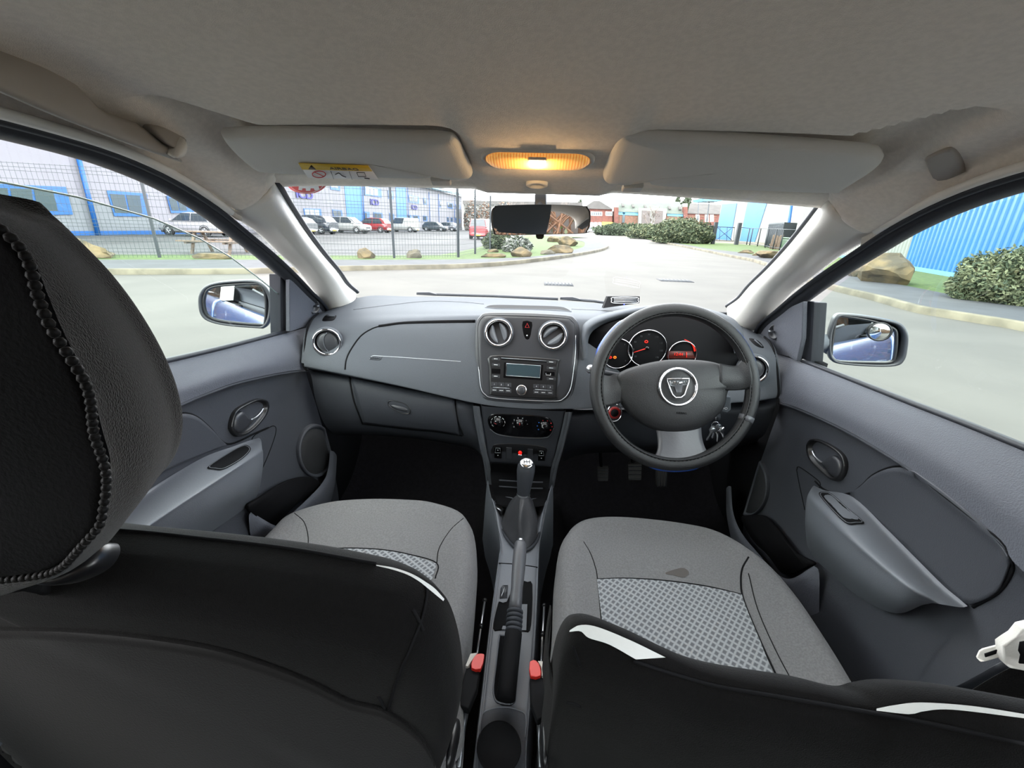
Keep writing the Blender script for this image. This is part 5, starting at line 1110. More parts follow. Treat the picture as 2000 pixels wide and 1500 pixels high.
# build the driver's back as a lofted slab from its top edge downwards
rows = []
ts_ = smooth(tp3, 5)
for dz, dy, dyf in ((-.14, .07, 0), (-.08, .06, 0), (-.03, .04, 0), (-.006, .016, 0), (0, .0, 0), (-.012, -.012, 0), (-.06, -.012, 0), (-.15, .0, 0), (-.30, .04, 0), (-.50, .10, 0), (-.85, .12, 0)):
    rows.append([p+V((0, dy, dz*(1 if p.z > .55 else .5))) for p in ts_])
rows = [[r[i] for i in range(len(r))] for r in rows]
inner_ = []
for j, r in enumerate(rows):
    p = r[0]; inner_.append([p+V((-.0, .10, -.0)), p+V((-.006, .05, 0))]+r)
db = ob('seat_back', grid([smooth(r, 2) for r in inner_]), M['fabdark'], ds, label='black fabric back of the driver seat'); bdb = bvh(db)
seam('top_piping', bdb, [(1238, 1291), (1300, 1312), (1400, 1340), (1500, 1357), (1640, 1381), (1800, 1410), (2000, 1452)], M['matblk'], db, .0018, lift=.001)
seam('cover_seam', bdb, [(1120, 1262), (1126, 1280), (1133, 1300)], M['matblk'], db, .0018)
seam('cover_seam', bdb, [(1108, 1372), (1122, 1374), (1134, 1380)], M['matblk'], db, .0022)
ob('pale_shoulder_panel', patch(bdb, [(1113, 1231), (1132, 1221), (1165, 1224), (1230, 1250), (1300, 1284)], [(1112, 1234), (1134, 1233), (1150, 1246), (1190, 1259), (1242, 1288)], .003, 24, 5), M['cream'], db, label='pale shoulder panel of the driver seat')
ob('pale_shoulder_panel', patch(bdb, [(1712, 1384), (1748, 1377), (1800, 1372), (1900, 1379), (2010, 1396)], [(1712, 1388), (1776, 1395), (1800, 1390), (1860, 1386), (2010, 1404)], .003, 24, 5), M['cream'], db, label='pale outer shoulder panel of the driver seat')
# seat runners, recliners, buckles
for l, t in (([(947, 1172, .50), (940, 1220, .49), (932, 1275, .48)], ps), ([(1063, 1182, .50), (1060, 1235, .49), (1057, 1292, .48)], ds)):
    ob('adjuster_rod', tube(PZ(l), .0022, 8), M['satin'], t); ob('rod_hinge', tube(PZ(l[1:2]+[(l[1][0]-1, l[1][1]+8, l[1][2])]), .0038, 8), M['blk'], t)
    ob('rod_end', lathe(PZ(l[:1])[0], (0, 0, 1), [(0, .004), (.004, .002), (.0045, -.002), (0, -.004)], 12), M['blk'], t)
def buckle(name, lab, red, grey, bodyl, z):
    t = thing(name, lab, 'seat belt buckle', PZ([(bodyl[2][0], bodyl[2][1], z)])[0], group='seat belt buckles')
    ob('buckle_body', prism(PZ([(a, b, z) for a, b in bodyl]), V((0, .004, -.02))), M['matblk'], t, bevel=.003)
    ob('release_button', prism(smooth(PZ([(a, b, z+.006) for a, b in red]), 2, True), V((0, 0, -.008))), M['red'], t, bevel=.0015, label='red release button')
    ob('buckle_mouth', prism(PZ([(a, b, z+.004) for a, b in grey]), V((0, 0, -.006))), M['handle_grey'], t, bevel=.001)
buckle('seat_belt_buckle', 'black seat belt buckle with red button beside the passenger seat, left of the console', [(921, 1304), (923, 1288), (932, 1277), (944, 1277), (946, 1282), (939, 1306)], [(919, 1276), (934, 1274), (922, 1290), (914, 1302), (909, 1300)], [(911, 1302), (938, 1307), (932, 1345), (915, 1385), (896, 1378), (902, 1335)], .56)
buckle('seat_belt_buckle', 'black seat belt buckle with red button beside the driver seat, right of the console', [(1035, 1291), (1048, 1290), (1055, 1302), (1056, 1319), (1036, 1320)], [(1050, 1290), (1060, 1291), (1063, 1320), (1058, 1320), (1057, 1303)], [(1035, 1321), (1062, 1323), (1068, 1345), (1063, 1400), (1050, 1408), (1036, 1370)], .56)
for t, l in ((ps, [(886, 1400), (897, 1404), (896, 1430), (888, 1470), (880, 1497), (870, 1496), (874, 1450), (878, 1415)]), (ds, [(1057, 1410), (1069, 1412), (1071, 1440), (1070, 1494), (1060, 1497), (1058, 1460)])):
    q = smooth(PZ([(a, b, .60) for a, b in l]), 3, True)
    ob('recliner_cover', pillow(q, sum(q, V())/len(q), V((0, -.3, 1)).normalized(), [(0, .010), (.6, .009), (.9, .004), (1, -.006), (1, -.02)]), M['blk'], t)
for t, l in ((ps, [(912, 1386), (905, 1420), (896, 1500)]), (ds, [(1053, 1408), (1054, 1440), (1056, 1500)])): ob('seat_rail', tube(PZ([(a, b, .50) for a, b in l]), .004, 8), M['steel'], t)
# ---------------------------------------------------------------- seat belt on the right
sb = thing('seat_belt', 'grey seat belt with a silver tongue in a pale plastic guide by the right door', 'seat belt', P(1960, 1300, y=.36))
bpts = lambda l: PY(l)
ob('webbing', surf([bpts([(1735, 1372, .42), (1760, 1356, .42), (1850, 1345, .40), (1960, 1290, .37)]), bpts([(1740, 1392, .42), (1790, 1372, .42), (1870, 1368, .40), (1990, 1325, .36)])], 5, 3), M['rubber'], sb, solid=.0015)
ob('webbing', surf([bpts([(1800, 1420, .38), (1860, 1372, .37), (1960, 1310, .36), (2060, 1270, .34)]), bpts([(1900, 1440, .36), (1960, 1400, .35), (2040, 1350, .34), (2120, 1310, .33)])], 5, 3), M['fabdark'], sb, solid=.0015)
tq = PY([(1908, 1285, .365), (1914, 1272, .365), (1920, 1268, .365), (1958, 1258, .36), (1962, 1282, .355), (1925, 1292, .36), (1915, 1293, .36)])
ob('tongue', prism(tq, V((.002, .003, -.002))), M['pillar'], sb, bevel=.0008)
ob('tongue_slot', prism(PY([(1924, 1278, .3595), (1948, 1270, .356), (1946, 1277, .355), (1925, 1284, .358)]), V((0, .001, 0))), M['matblk'], sb)
hq = PY([(1959, 1262, .352), (1985, 1246, .348), (2000, 1228, .345), (2060, 1215, .34), (2060, 1325, .33), (2000, 1311, .34), (1972, 1306, .345), (1961, 1294, .35)])
ob('tongue_housing', prism(hq, V((.004, .012, -.004))), M['pillar'], sb, bevel=.003)
ob('housing_slot', prism(PY([(1993, 1255, .3415), (2020, 1250, .34), (2020, 1298, .337), (1991, 1296, .339), (1994, 1280, .34), (1990, 1272, .34)]), V((0, .001, 0))), M['matblk'], sb)
# ================================================================ outside
M['road'] = mat('pale_concrete_road', (84, 81, 76), .9, var=.10, vscale=.6, bump=.3, bscale=8)
M['asph'] = mat('grey_asphalt', (66, 67, 70), .9, var=.12, vscale=1.5, bump=.4, bscale=60)
M['asph2'] = mat('car_park_asphalt', (64, 64, 65), .85, var=.3, vscale=.25, bump=.3, bscale=20, stretch=(1, .3, 1))
M['kerb'] = mat('kerb_concrete', (112, 106, 90), .9, var=.25, vscale=2)
M['grass'] = mat('grass', (70, 90, 36), 1, c2=(56, 74, 30), vscale=6, bump=1, bscale=30)
M['rock'] = mat('sandstone', (106, 92, 66), .95, c2=(70, 64, 50), vscale=2.2, bump=1, bscale=9)
M['rockg'] = mat('grey_stone', (84, 80, 70), .95, c2=(80, 76, 62), vscale=2.5, bump=1, bscale=9)
M['clad'] = mat('white_cladding', (112, 112, 117), .7, var=.04, vscale=.3)
M['cladw'] = mat('cream_cladding', (122, 126, 120), .7, var=.05, vscale=.2)
M['bblue'] = mat('blue_cladding', (22, 94, 150), .5, var=.06, vscale=.3)
M['bblue2'] = mat('blue_frame', (18, 78, 140), .5)
M['eave'] = mat('pale_blue_roof_edge', (80, 136, 166), .5)
M['pane'] = mat('window_pane', (66, 76, 80), .12, spec=.6)
M['purple'] = mat('purple_sign', (40, 38, 112), .6)
M['post'] = mat('fence_post_dark', (38, 44, 48), .6)
M['wire'] = mat('fence_wire', (50, 60, 60), .6)
M['brick'] = mat('red_brick', (100, 62, 54), .9, var=.15, vscale=1.5)
M['brick2'] = mat('orange_brick', (108, 80, 66), .9, var=.15, vscale=1.5)
M['slate'] = mat('slate_roof', (80, 78, 76), .9, var=.1, vscale=.5)
M['roofg'] = mat('pale_green_roof', (86, 94, 86), .8, var=.08, vscale=.3)
M['leaf'] = mat('dark_leaf', (66, 78, 54), .8, c2=(46, 58, 42), vscale=3)
M['leaf2'] = mat('olive_leaf', (104, 108, 80), .8, c2=(74, 82, 58), vscale=4)
M['leaf3'] = mat('grey_leaf', (140, 142, 138), .8, c2=(104, 108, 100), vscale=4)
M['twig'] = mat('twig', (128, 92, 66), .9, c2=(98, 74, 58), vscale=8)
M['bark'] = mat('bark', (112, 104, 98), .9)
M['cont'] = mat('container_grey', (58, 64, 68), .6)
M['gbin'] = mat('green_bin', (48, 76, 50), .6)
M['wood'] = mat('weathered_wood', (112, 98, 84), .9, var=.15, vscale=6)
M['tyre'] = mat('tyre', (28, 28, 30), .8)
M['line'] = mat('white_line_paint', (140, 140, 137), .8, var=.1, vscale=3)
M['carglass'] = mat('car_glass', (40, 48, 54), .08, spec=.7)
M['platey'] = mat('yellow_plate', (220, 180, 60), .6)
M['tail'] = mat('tail_light', (190, 30, 35), .25)
def st(name, bm, m, label, smooth_=False, **k): return ob(name, bm, m, label=label, kind='structure', smooth=smooth_, **k)
def flat(pts):
    bm = bmesh.new(); vs = [bm.verts.new(p) for p in pts]
    for t in tessellate_polygon([[V(p) for p in pts]]): bm.faces.new([vs[i] for i in t])
    bmesh.ops.recalc_face_normals(bm, faces=bm.faces); return bm
st('road', box((0, 60, -.05), (260, 300, .1)), M['road'], 'pale concrete road surface around the car')
LK = smooth(PZ([(-700, 560, 0), (-200, 540, 0), (160, 537, 0), (400, 536, 0), (525, 534, 0), (640, 530, 0), (780, 527, 0), (900, 524, 0), (1000, 517, 0), (1100, 504.5, 0), (1160, 494, 0), (1184, 487, 0), (1187, 481, 0), (1170, 475, 0), (1130, 470, 0), (1085, 467, 0)]), 5)
LI = smooth(PZ([(-700, 506, .1), (-200, 506, .1), (160, 508, .1), (300, 508, .1), (525, 508, .1), (640, 508, .1), (780, 508, .1), (900, 507, .1), (1000, 504, .1), (1060, 499.5, .1), (1110, 491, .1), (1138, 483, .1), (1142, 477, .1), (1138, 472, .1), (1110, 468, .1), (1060, 465, .1)]), 5)
def kerb(line, sgn, label):
    rows = []
    for i, p in enumerate(line):
        t = (line[min(i+1, len(line)-1)]-line[max(i-1, 0)]).normalized(); n = V((-t.y, t.x, 0))*sgn
        rows.append([V((p.x, p.y, -.01)), V((p.x, p.y, 0))+n*.01+V((0, 0, .105)), V((p.x, p.y, .125))+n*.03, V((p.x, p.y, .125))+n*.14, V((p.x, p.y, .0))+n*.145])
    ob('kerb', grid(rows), M['kerb'], label=label, cat='kerb')
    return rows
kl = kerb(LK, 1, 'weathered concrete kerb curving along the far left side of the road')
st('pavement', grid([[k[3]-V((0, 0, .012)), V((q.x, q.y, .113))] for k, q in zip(kl, LI)]), M['asph'], 'grey asphalt pavement between the left kerb and the fence')
FL = [P(a, b, z=.1) for a, b in ((312, 503), (560, 503.5), (770, 504), (895, 502.5), (928, 496), (957, 488), (985, 479))]
d0 = (FL[0]-FL[1]).normalized(); FL = [FL[0]+d0*9.6, FL[0]+d0*6.4, FL[0]+d0*3.2]+FL
gl_ = [V((p.x, p.y, .10)) for p in LI]
gpoly = gl_+[V((6.5, 62, .10)), V((-2, 62, .10))]+[V((p.x-.9, p.y+.9, .10)) for p in FL[::-1]]
st('grass_verge', flat(gpoly), M['grass'], 'green grass verge and island on the left of the road')
st('car_park', flat([V((-60, -10, .012)), V((-18, 2, .012))]+[V((p.x-.6, p.y+.6, .012)) for p in FL]+[V((-1.5, 64, .012)), V((-3, 130, .012)), V((-60, 130, .012))]), M['asph2'], 'dark asphalt car park behind the mesh fence')
RK = smooth(PZ([(2900, 900, 0), (2300, 720, 0), (2000, 648, 0), (1900, 630, 0), (1840, 620, 0), (1780, 609, 0), (1700, 586, 0), (1620, 566, 0), (1560, 545, 0), (1509, 525, 0), (1468, 511, 0), (1431, 503.5, 0), (1380, 492.5, 0), (1340, 484, 0), (1300, 476, 0), (1270, 472, 0)]), 5)
RI = smooth(PZ([(2900, 790, .1), (2300, 660, .1), (2000, 601, .1), (1930, 589, .1), (1860, 577, .1), (1780, 561, .1), (1720, 550, .1), (1650, 537, .1), (1570, 519, .1), (1512, 506, .1), (1475, 499, .1), (1447, 493.5, .1), (1380, 485.5, .1), (1345, 479, .1), (1320, 475, .1), (1290, 470, .1)]), 5)
kr = kerb(RK, -1, 'mossy concrete kerb along the right side of the road')
st('pavement', grid([[k[3]-V((0, 0, .012)), V((q.x, q.y, .113))] for k, q in zip(kr, RI)]), M['asph'], 'grey asphalt pavement along the right of the road')
st('grass_verge', flat([V((p.x, p.y, .10)) for p in RI]+[V((14, 70, .1)), V((21, 47, .1)), V((22, 38, .1)), V((16, 19, .1)), V((10, 0, .1)), V((6.5, 0, .1))]), M['grass'], 'green grass verge on the right below the blue building')
st('yard', flat([V((14, 70, .02)), V((21, 47, .02)), V((22, 38, .02)), V((40, 38, .02)), V((40, 110, .02)), V((14, 110, .02))]), M['kerb'], 'pale yard behind the gate')
# drain covers, worn patches, parking lines
for i, (x0, x1, yy) in enumerate(((1064, 1117, 555), (1290, 1345, 548))):
    a, b = P(x0, yy, z=.004), P(x1, yy, z=.004); c = (a+b)/2; t = thing('drain_cover', ('iron drain grating in the road beyond the left end of the dash vent', 'faint iron manhole cover in the road above the steering wheel')[i], 'drain cover', c)
    w_ = (b-a).length
    ob('cover_frame', box(c, (w_, .55, .012)), M['asph'], t)
    bm = bmesh.new()
    for k in range(8): box(c+V((-w_*.42+w_*.84*k/7, 0, .008)), (w_*.05, .45, .01), bm=bm)
    ob('grating', bm, M['post'], t)
bd_ = V((.115, .993, 0)).normalized(); bn_ = V((.993, -.115, 0))      # car park building direction / facing
def rowx(y): return -18.5+(y-46)*.115
bm = bmesh.new()
for k in range(22):
    y = 18+k*3.1; c = V((rowx(y)-2.2, y, .018)); a = c-bn_*2.4; b = c+bn_*2.4; s_ = bd_*.06
    vs = [bm.verts.new(q) for q in (a-s_, b-s_, b+s_, a+s_)]; bm.faces.new(vs)
for k in range(12):
    y = 26+k*3.1; c = V((rowx(y)+10.2, y, .018)); a = c-bn_*2.4; b = c+bn_*2.4; s_ = bd_*.06
    vs = [bm.verts.new(q) for q in (a-s_, b-s_, b+s_, a+s_)]; bm.faces.new(vs)
st('bay_lines', bm, M['line'], 'faded white parking bay lines in the car park')
# ---- left building
A0 = P(187, 460, z=0)
BL = (bn_, A0)
def bl3(px, py, k=0): return P(px, py, pl=BL)+bn_*k
end = bl3(903, 443); eave = bl3(903, 384); hE = eave.z
sE = (end-A0).dot(bd_)
bld = thing('office_building', 'long pale grey two storey unit with blue windows behind the car park', 'building', A0)
near = A0-bd_*34; far = A0+bd_*sE
def ribbed(a, b, z0, z1, n, pitch, depth, bm=None):
    bm = bm or bmesh.new(); L = (b-a).length; d = (b-a).normalized(); k = int(L/pitch); top = []; bot = []
    for i in range(k+1):
        for f, o_ in ((0, 0), (.45, 0), (.55, depth), (.9, depth)):
            s = min(L, (i+f)*pitch); p = a+d*s+n*o_; bot.append(V((p.x, p.y, z0))); top.append(V((p.x, p.y, z1)))
    grid([bot, top], bm); return bm
ob('wall', ribbed(near, far, -.5, hE, bn_, .9, -.03), M['clad'], bld, smooth=False)
ob('wall_core', prism([V((near.x, near.y, -.5))-bn_*.06, V((far.x, far.y, -.5))-bn_*.06, V((far.x, far.y, -.5))-bn_*14, V((near.x, near.y, -.5))-bn_*14], V((0, 0, hE+.4))), M['clad'], bld, smooth=False)
ob('roof_edge', prism([near+bn_*1.2+V((0, 0, hE)), far+bn_*1.2+bd_*2.5+V((0, 0, hE)), far-bn_*12+bd_*2.5+V((0, 0, hE+2.0)), near-bn_*12+V((0, 0, hE+2.0))], V((0, 0, .35))), M['eave'], bld, smooth=False, label='pale blue overhanging roof')
def bquad(q, k): return [bl3(a, b, k) for a, b in q]
for q in ([(671, 352), (704, 355), (709, 432), (678, 432)], [(772, 361), (792, 363), (794, 430), (775, 430)]):
    ob('blue_panel', prism(bquad(q, .05), -bn_*.04), M['bblue'], bld, smooth=False, label='tall blue wall panel')
for (a, b), (c, d), r in (((143, 285), (188, 459), .12), ((706, 352), (709, 436), .06), ((794, 362), (796, 432), .05), ((836, 375), (838, 436), .05), ((855, 379), (856, 437), .05), ((887, 386), (886, 440), .05)):
    ob('downpipe', tube([bl3(a, b, .15), bl3(c, d, .15)], r, 8), M['bblue2'], bld, label='blue downpipe')
ob('base_strip', prism([A0-bd_*34+bn_*.03+V((0, 0, .02)), A0+bd_*10+bn_*.03+V((0, 0, .02)), A0+bd_*10+bn_*.03+V((0, 0, .26)), A0-bd_*34+bn_*.03+V((0, 0, .26))], bn_*.04), M['bblue2'], bld, smooth=False)
def bwin(q, nm=2, solidright=.0):
    c = bquad(q, .03); f = ob('window', prism(c, bn_*.03), M['bblue2'], bld, smooth=False)
    a, b, c_, d = bquad(q, .07); u1 = b-a; u2 = c_-d
    for i in range(nm):
        f0 = .04+(.94-solidright)*i/nm; f1 = .04+(.94-solidright)*(i+1)/nm-.12/(nm+1)
        p = [a.lerp(b, f0).lerp(d.lerp(c_, f0), .12), a.lerp(b, f1).lerp(d.lerp(c_, f1), .12), a.lerp(b, f1).lerp(d.lerp(c_, f1), .86), a.lerp(b, f0).lerp(d.lerp(c_, f0), .86)]
        ob('pane', prism(p, bn_*.01), M['pane'], f, smooth=False)
for q, n_, s_ in (([(-160, 352), (127, 365), (141, 419), (-160, 424)], 5, .08), ([(207, 372), (286, 378), (291, 423), (222, 422)], 2, .15), ([(324, 382), (372, 384), (378, 416), (333, 416)], 2, .25), ([(-160, 190), (60, 232), (100, 281), (-160, 245)], 3, 0),
    ([(641, 335), (662, 340), (664, 373), (645, 370)], 2, .2), ([(711, 361), (744, 369), (745, 386), (712, 381)], 3, .2), ([(757, 372), (767, 374), (768, 389), (758, 388)], 1, .2), ([(797, 380), (818, 385), (818, 398), (798, 395)], 2, .1), ([(826, 386), (833, 388), (833, 400), (827, 399)], 1, .2),
    ([(858, 392), (861, 392.5), (861, 405), (858, 404)], 1, 0), ([(873, 395), (884, 398), (884, 408), (874, 406)], 2, .1), ([(889, 399), (899, 401), (899, 409), (890, 408)], 1, .2), ([(560, 404), (577, 405), (578, 424), (562, 424)], 1, .1), ([(592, 407), (626, 408), (628, 424), (594, 424)], 3, .1), ([(648, 409), (667, 411), (669, 424), (650, 424)], 2, .1),
    ([(711, 413), (721, 414), (722, 432), (712, 432)], 1, .5), ([(729, 414), (746, 416), (748, 430), (730, 430)], 2, .1), ([(760, 416), (769, 418), (770, 432), (761, 432)], 1, .2), ([(796, 419), (803, 420), (803, 430), (797, 430)], 1, .4), ([(806, 420), (818, 421), (819, 432), (807, 432)], 2, .2), ([(826, 421), (834, 422), (834, 432), (827, 432)], 1, .2),
    ([(873, 424), (876, 424.5), (877, 433), (873, 433)], 1, .1), ([(880, 425), (884, 425.5), (884, 433), (880, 433)], 1, .1), ([(889, 426), (899, 428), (899, 437), (890, 437)], 1, .3)):
    bwin(q, n_, s_)
for (x0, y0, x1, y1, yb) in ((574, 372, 612, 376, 389), (721, 388.5, 740, 391.5, 402), (802, 400, 815, 402.5, 410.5)):
    a, b = bl3(x0, y0, .08), bl3(x1, y1, .08); c = (bl3(x0, yb-2, .08)+bl3(x1, yb, .08)+a+b)/4; h = (a-bl3(x0, yb-2, .08)).length; wdt = (b-a).length
    text('sign_letters', 'ICD', c, bd_, (0, 0, 1), h*1.35, M['purple'], bld, .03, label='purple company letters', sx=wdt/(h*1.35*1.9), bold=h*.04)
# ---- mesh fence
FT = 2.35
fen = thing('mesh_fence', 'tall dark green wire mesh fence along the left verge', 'fence', (FL[0].x, FL[0].y, .1))
for i, p in enumerate(FL):
    t = (FL[min(i+1, len(FL)-1)]-FL[max(i-1, 0)]).normalized()
    ps_ = ob('post', box(V((p.x, p.y, .1+FT/2+.05)), (.07, .07, FT+.1), Matrix.Rotation(math.atan2(t.y, t.x), 3, 'Z')), M['post'], fen, smooth=False)
    for k in range(6): pass
for a, b in zip(FL, FL[1:]):
    bm = bmesh.new(); L = (b-a).length; d = (b-a).normalized(); n = max(4, int(L/.10)); nn_ = V((-d.y, d.x, 0))
    for k in range(n+1):
        p = a+d*(L*k/n); vs = [bm.verts.new(p+o_) for o_ in (d*-.0025, d*.0025, d*.0025+V((0, 0, FT-.05)), d*-.0025+V((0, 0, FT-.05)))]; bm.faces.new(vs)
        q = [v.co+nn_*.006 for v in vs]; vs2 = [bm.verts.new(x_) for x_ in q]; bm.faces.new(vs2)
    for k in range(13):
        z = .06+(FT-.12)*k/12
        for dz in ((0, .09) if k in (0, 4, 8, 12) else (0, )):
            tube([a+V((0, 0, z+dz-.1*(k == 12))), b+V((0, 0, z+dz-.1*(k == 12)))], .005, 4, bm=bm)
    ob('mesh_panel', bm, M['wire'], fen, smooth=False)
# ---- rocks
def rock(c, sx, sy, sz, m, seed, label, group=None, rot=0):
    rnd = random.Random(seed); bm = bmesh.new(); bmesh.ops.create_icosphere(bm, subdivisions=3, radius=1)
    pl_s = [(V((rnd.uniform(-1, 1), rnd.uniform(-1, 1), rnd.uniform(-.6, 1))).normalized(), rnd.uniform(.55, .85)) for _ in range(11)]
    for v in bm.verts:
        p = v.co.copy()
        for n, d in pl_s:
            k = p.dot(n)
            if k > d: p -= n*(k-d)
        p += V((rnd.uniform(-1, 1), rnd.uniform(-1, 1), rnd.uniform(-1, 1)))*.02
        if p.z < -.5: p.z = -.5
        p = V((p.x*sx, p.y*sy, (p.z+.5)/1.4*sz)); ca, sa = math.cos(rot), math.sin(rot)
        p += V((math.sin(v.co.x*9+seed), math.sin(v.co.y*8+seed), math.sin(v.co.z*11)))*.03*min(sx, sy); v.co = V((c.x+p.x*ca-p.y*sa, c.y+p.x*sa+p.y*ca, c.z-.01+p.z))
    return ob('boulder', bm, m, smooth=False, label=label, cat='rock', group=group)
def rockpx(x0, x1, ytop, ybase, m, seed, label, asp=.8, group=None, z=.1):
    a, b = P(x0, ybase, z=z), P(x1, ybase, z=z); c = (a+b)/2; w_ = (b-a).length; dist = (c-CAM).length; t = P((x0+x1)/2, ytop, pl=((c-CAM).normalized(), c)); hz_ = max(.08, t.z-z)
    ang = math.atan2((b-a).y, (b-a).x)
    return rock(c+V((-math.sin(ang), math.cos(ang), 0))*w_*asp*.3, w_*.56, w_*.5*asp, hz_*1.05, m, seed, label, group, ang)
# pyramid rock
q = [P(a, b, z=.1) for a, b in ((138, 499), (148, 504), (217, 505), (208, 498))]; tp_ = P(152, 466, pl=(bn_, P(152, 500, z=.1)))
back = [q[0]+V((-.5, .5, 0)), q[3]+V((-.4, .6, 0))]
bm = bmesh.new(); vs = [bm.verts.new(p) for p in (q[0], q[1], q[2], q[3]+V((-.2, .5, 0)), q[0]+V((-.2, .7, 0)))]; tt = bm.verts.new(tp_); r2 = bm.verts.new(P(205, 486, pl=(bn_, q[2]))); 
for f in ((vs[0], vs[1], tt), (vs[1], vs[2], r2, tt), (vs[2], vs[3], r2), (vs[3], vs[4], tt, r2), (vs[4], vs[0], tt), (vs[0], vs[4], vs[3], vs[2], vs[1])): bm.faces.new(f)
bmesh.ops.subdivide_edges(bm, edges=bm.edges, cuts=3, use_grid_fill=True)
rn = random.Random(3)
for v in bm.verts: v.co += V((rn.uniform(-.025, .025), rn.uniform(-.025, .025), rn.uniform(-.02, .02)))
bmesh.ops.recalc_face_normals(bm, faces=bm.faces)
ob('boulder', bm, M['rock'], smooth=False, label='wedge shaped tan boulder in front of the mesh fence, seen through the left window', cat='rock')
for a in ((376, 462, 494, 506, 'rock', 2, 'low flat mossy rock in the grass below the picnic table', .5),
          (700, 736, 485, 505, 'rock', 5, 'squat tan boulder on the verge just left of the middle fence post', .8), (794, 828, 486, 504, 'rockg', 8, 'squat dark grey boulder on the verge right of the middle fence post', .8),
          (942, 988, 494, 503, 'rock', 11, 'long low rock at the front edge of the island', .5), (952, 974, 485, 493, 'rock', 12, 'small flat rock behind the long low rock on the island', .6),
          (1001, 1042, 483, 502, 'rock', 14, 'rounded tan rock on the island under the left of the mirror', .7), (1058, 1086, 487, 497, 'rockg', 17, 'rectangular grey block of stone on the island', .6),
          (1073, 1121, 478, 495, 'rock', 19, 'broad heap shaped rock right of the grey block on the island', .7), (1101, 1136, 462, 481, 'rock', 23, 'tall jagged rock near the tip of the island', .8), (1077, 1101, 461, 473, 'rock', 29, 'smaller rock left of the jagged rock near the tip of the island', .8),
          (1447, 1475, 488, 495, 'rock', 31, 'flat rock on the right verge, leftmost of the row below the gate', .5), (1475, 1491, 494, 500, 'rock', 32, 'small rock on the right verge, middle of the row below the gate', .6), (1490, 1545, 490, 505, 'rock', 35, 'larger broken rock on the right verge beside the pillar', .6),
          (1673, 1721, 507, 542, 'rockg', 41, 'grey brown boulder, smaller of the two near the right window', .8), (1719, 1809, 496, 556, 'rock', 53, 'large angular tan boulder, bigger of the two seen through the right window', .8)):
    rockpx(a[0], a[1], a[2], a[3], M[a[4]], a[5], a[6], a[7], group='landscaping rocks')
# ---- foliage
def bush(name, c, sx, sy, sz, n, leaf, label, seed, mats, cat='bush', group=None, zb=.1, stems=True):
    rnd = random.Random(seed); t = thing(name, label, cat, V((c.x, c.y, zb)), group=group)
    bm = bmesh.new()
    for i in range(n):
        a = rnd.uniform(0, 2*PI); u_ = rnd.uniform(-.55, 1); r = math.sqrt(max(0, 1-u_*u_)); k = rnd.uniform(.78, 1.0)*(1+.10*math.sin(a*5+u_*7+seed))
        p = V((c.x+math.cos(a)*r*sx*k, c.y+math.sin(a)*r*sy*k, zb+max(.02, (u_+.55)/1.55*sz*k)))
        d1 = V((rnd.uniform(-1, 1), rnd.uniform(-1, 1), rnd.uniform(-.3, 1))).normalized(); d2 = d1.cross(V((rnd.uniform(-1, 1), rnd.uniform(-1, 1), rnd.uniform(-1, 1)))).normalized(); s_ = leaf*rnd.uniform(.6, 1.3)
        f = bm.faces.new([bm.verts.new(q) for q in (p-d1*s_, p+d2*s_*.42, p+d1*s_, p-d2*s_*.42)]); f.material_index = rnd.randrange(len(mats))
    ob('foliage', bm, [M[m_] for m_ in mats], t, smooth=False, kind='stuff')
    core = bmesh.new(); bmesh.ops.create_icosphere(core, subdivisions=3, radius=1)
    for v in core.verts: v.co = V((c.x+v.co.x*sx*.80, c.y+v.co.y*sy*.80, zb+max(0, (v.co.z+.55)/1.55*sz*.82)))
    ob('inner_growth', core, M[mats[0]], t)
    return t
def bushpx(x0, x1, ytop, ybase, n, leaf, label, seed, mats, depth=.8, z=.1, far_=None, nm='bush'):
    if far_: a, b = P(x0, ybase, y=far_), P(x1, ybase, y=far_)
    else: a, b = P(x0, ybase, z=z), P(x1, ybase, z=z)
    c = (a+b)/2; w_ = (b-a).length; vd = (c-CAM); vd.z = 0; vd.normalize(); t = P((x0+x1)/2, ytop, pl=(vd, c)); sz = max(.3, t.z-min(c.z, z) if not far_ else t.z)
    return bush(nm, c+vd*w_*.3*depth, w_*.5, w_*.5*depth, sz, n, leaf, label, seed, mats, zb=(z if not far_ else 0))
bushpx(1888, 2120, 484, 596, 20000, .05, 'rounded olive green bush in front of the blue building on the right', 3, ['leaf2', 'leaf2', 'leaf'], .6)
bushpx(1293, 1361, 426, 475, 8000, .15, 'large dark green bush at the right bend of the road', 5, ['leaf', 'leaf', 'leaf2'], .9)
bushpx(1248, 1296, 438, 466, 5000, .2, 'mottled olive bush left of the large green bush', 7, ['leaf2', 'leaf'], .9)
bushpx(1197, 1250, 437, 460, 6000, .28, 'long dark evergreen hedge in front of the pale roofed hall', 9, ['leaf', 'leaf'], .5)
bushpx(948, 1012, 452, 487, 4500, .14, 'dark green bush at the back of the island beside the fence', 11, ['leaf', 'leaf', 'leaf2'], .8)
bushpx(985, 1034, 464, 493, 2200, .12, 'pale grey leaved shrub in front of the dark bush on the island', 13, ['leaf3', 'leaf3', 'leaf'], .7)
bushpx(1186, 1200, 444, 459, 700, .5, 'small clipped dark bush at the end of the hedge', 15, ['leaf'], .8)
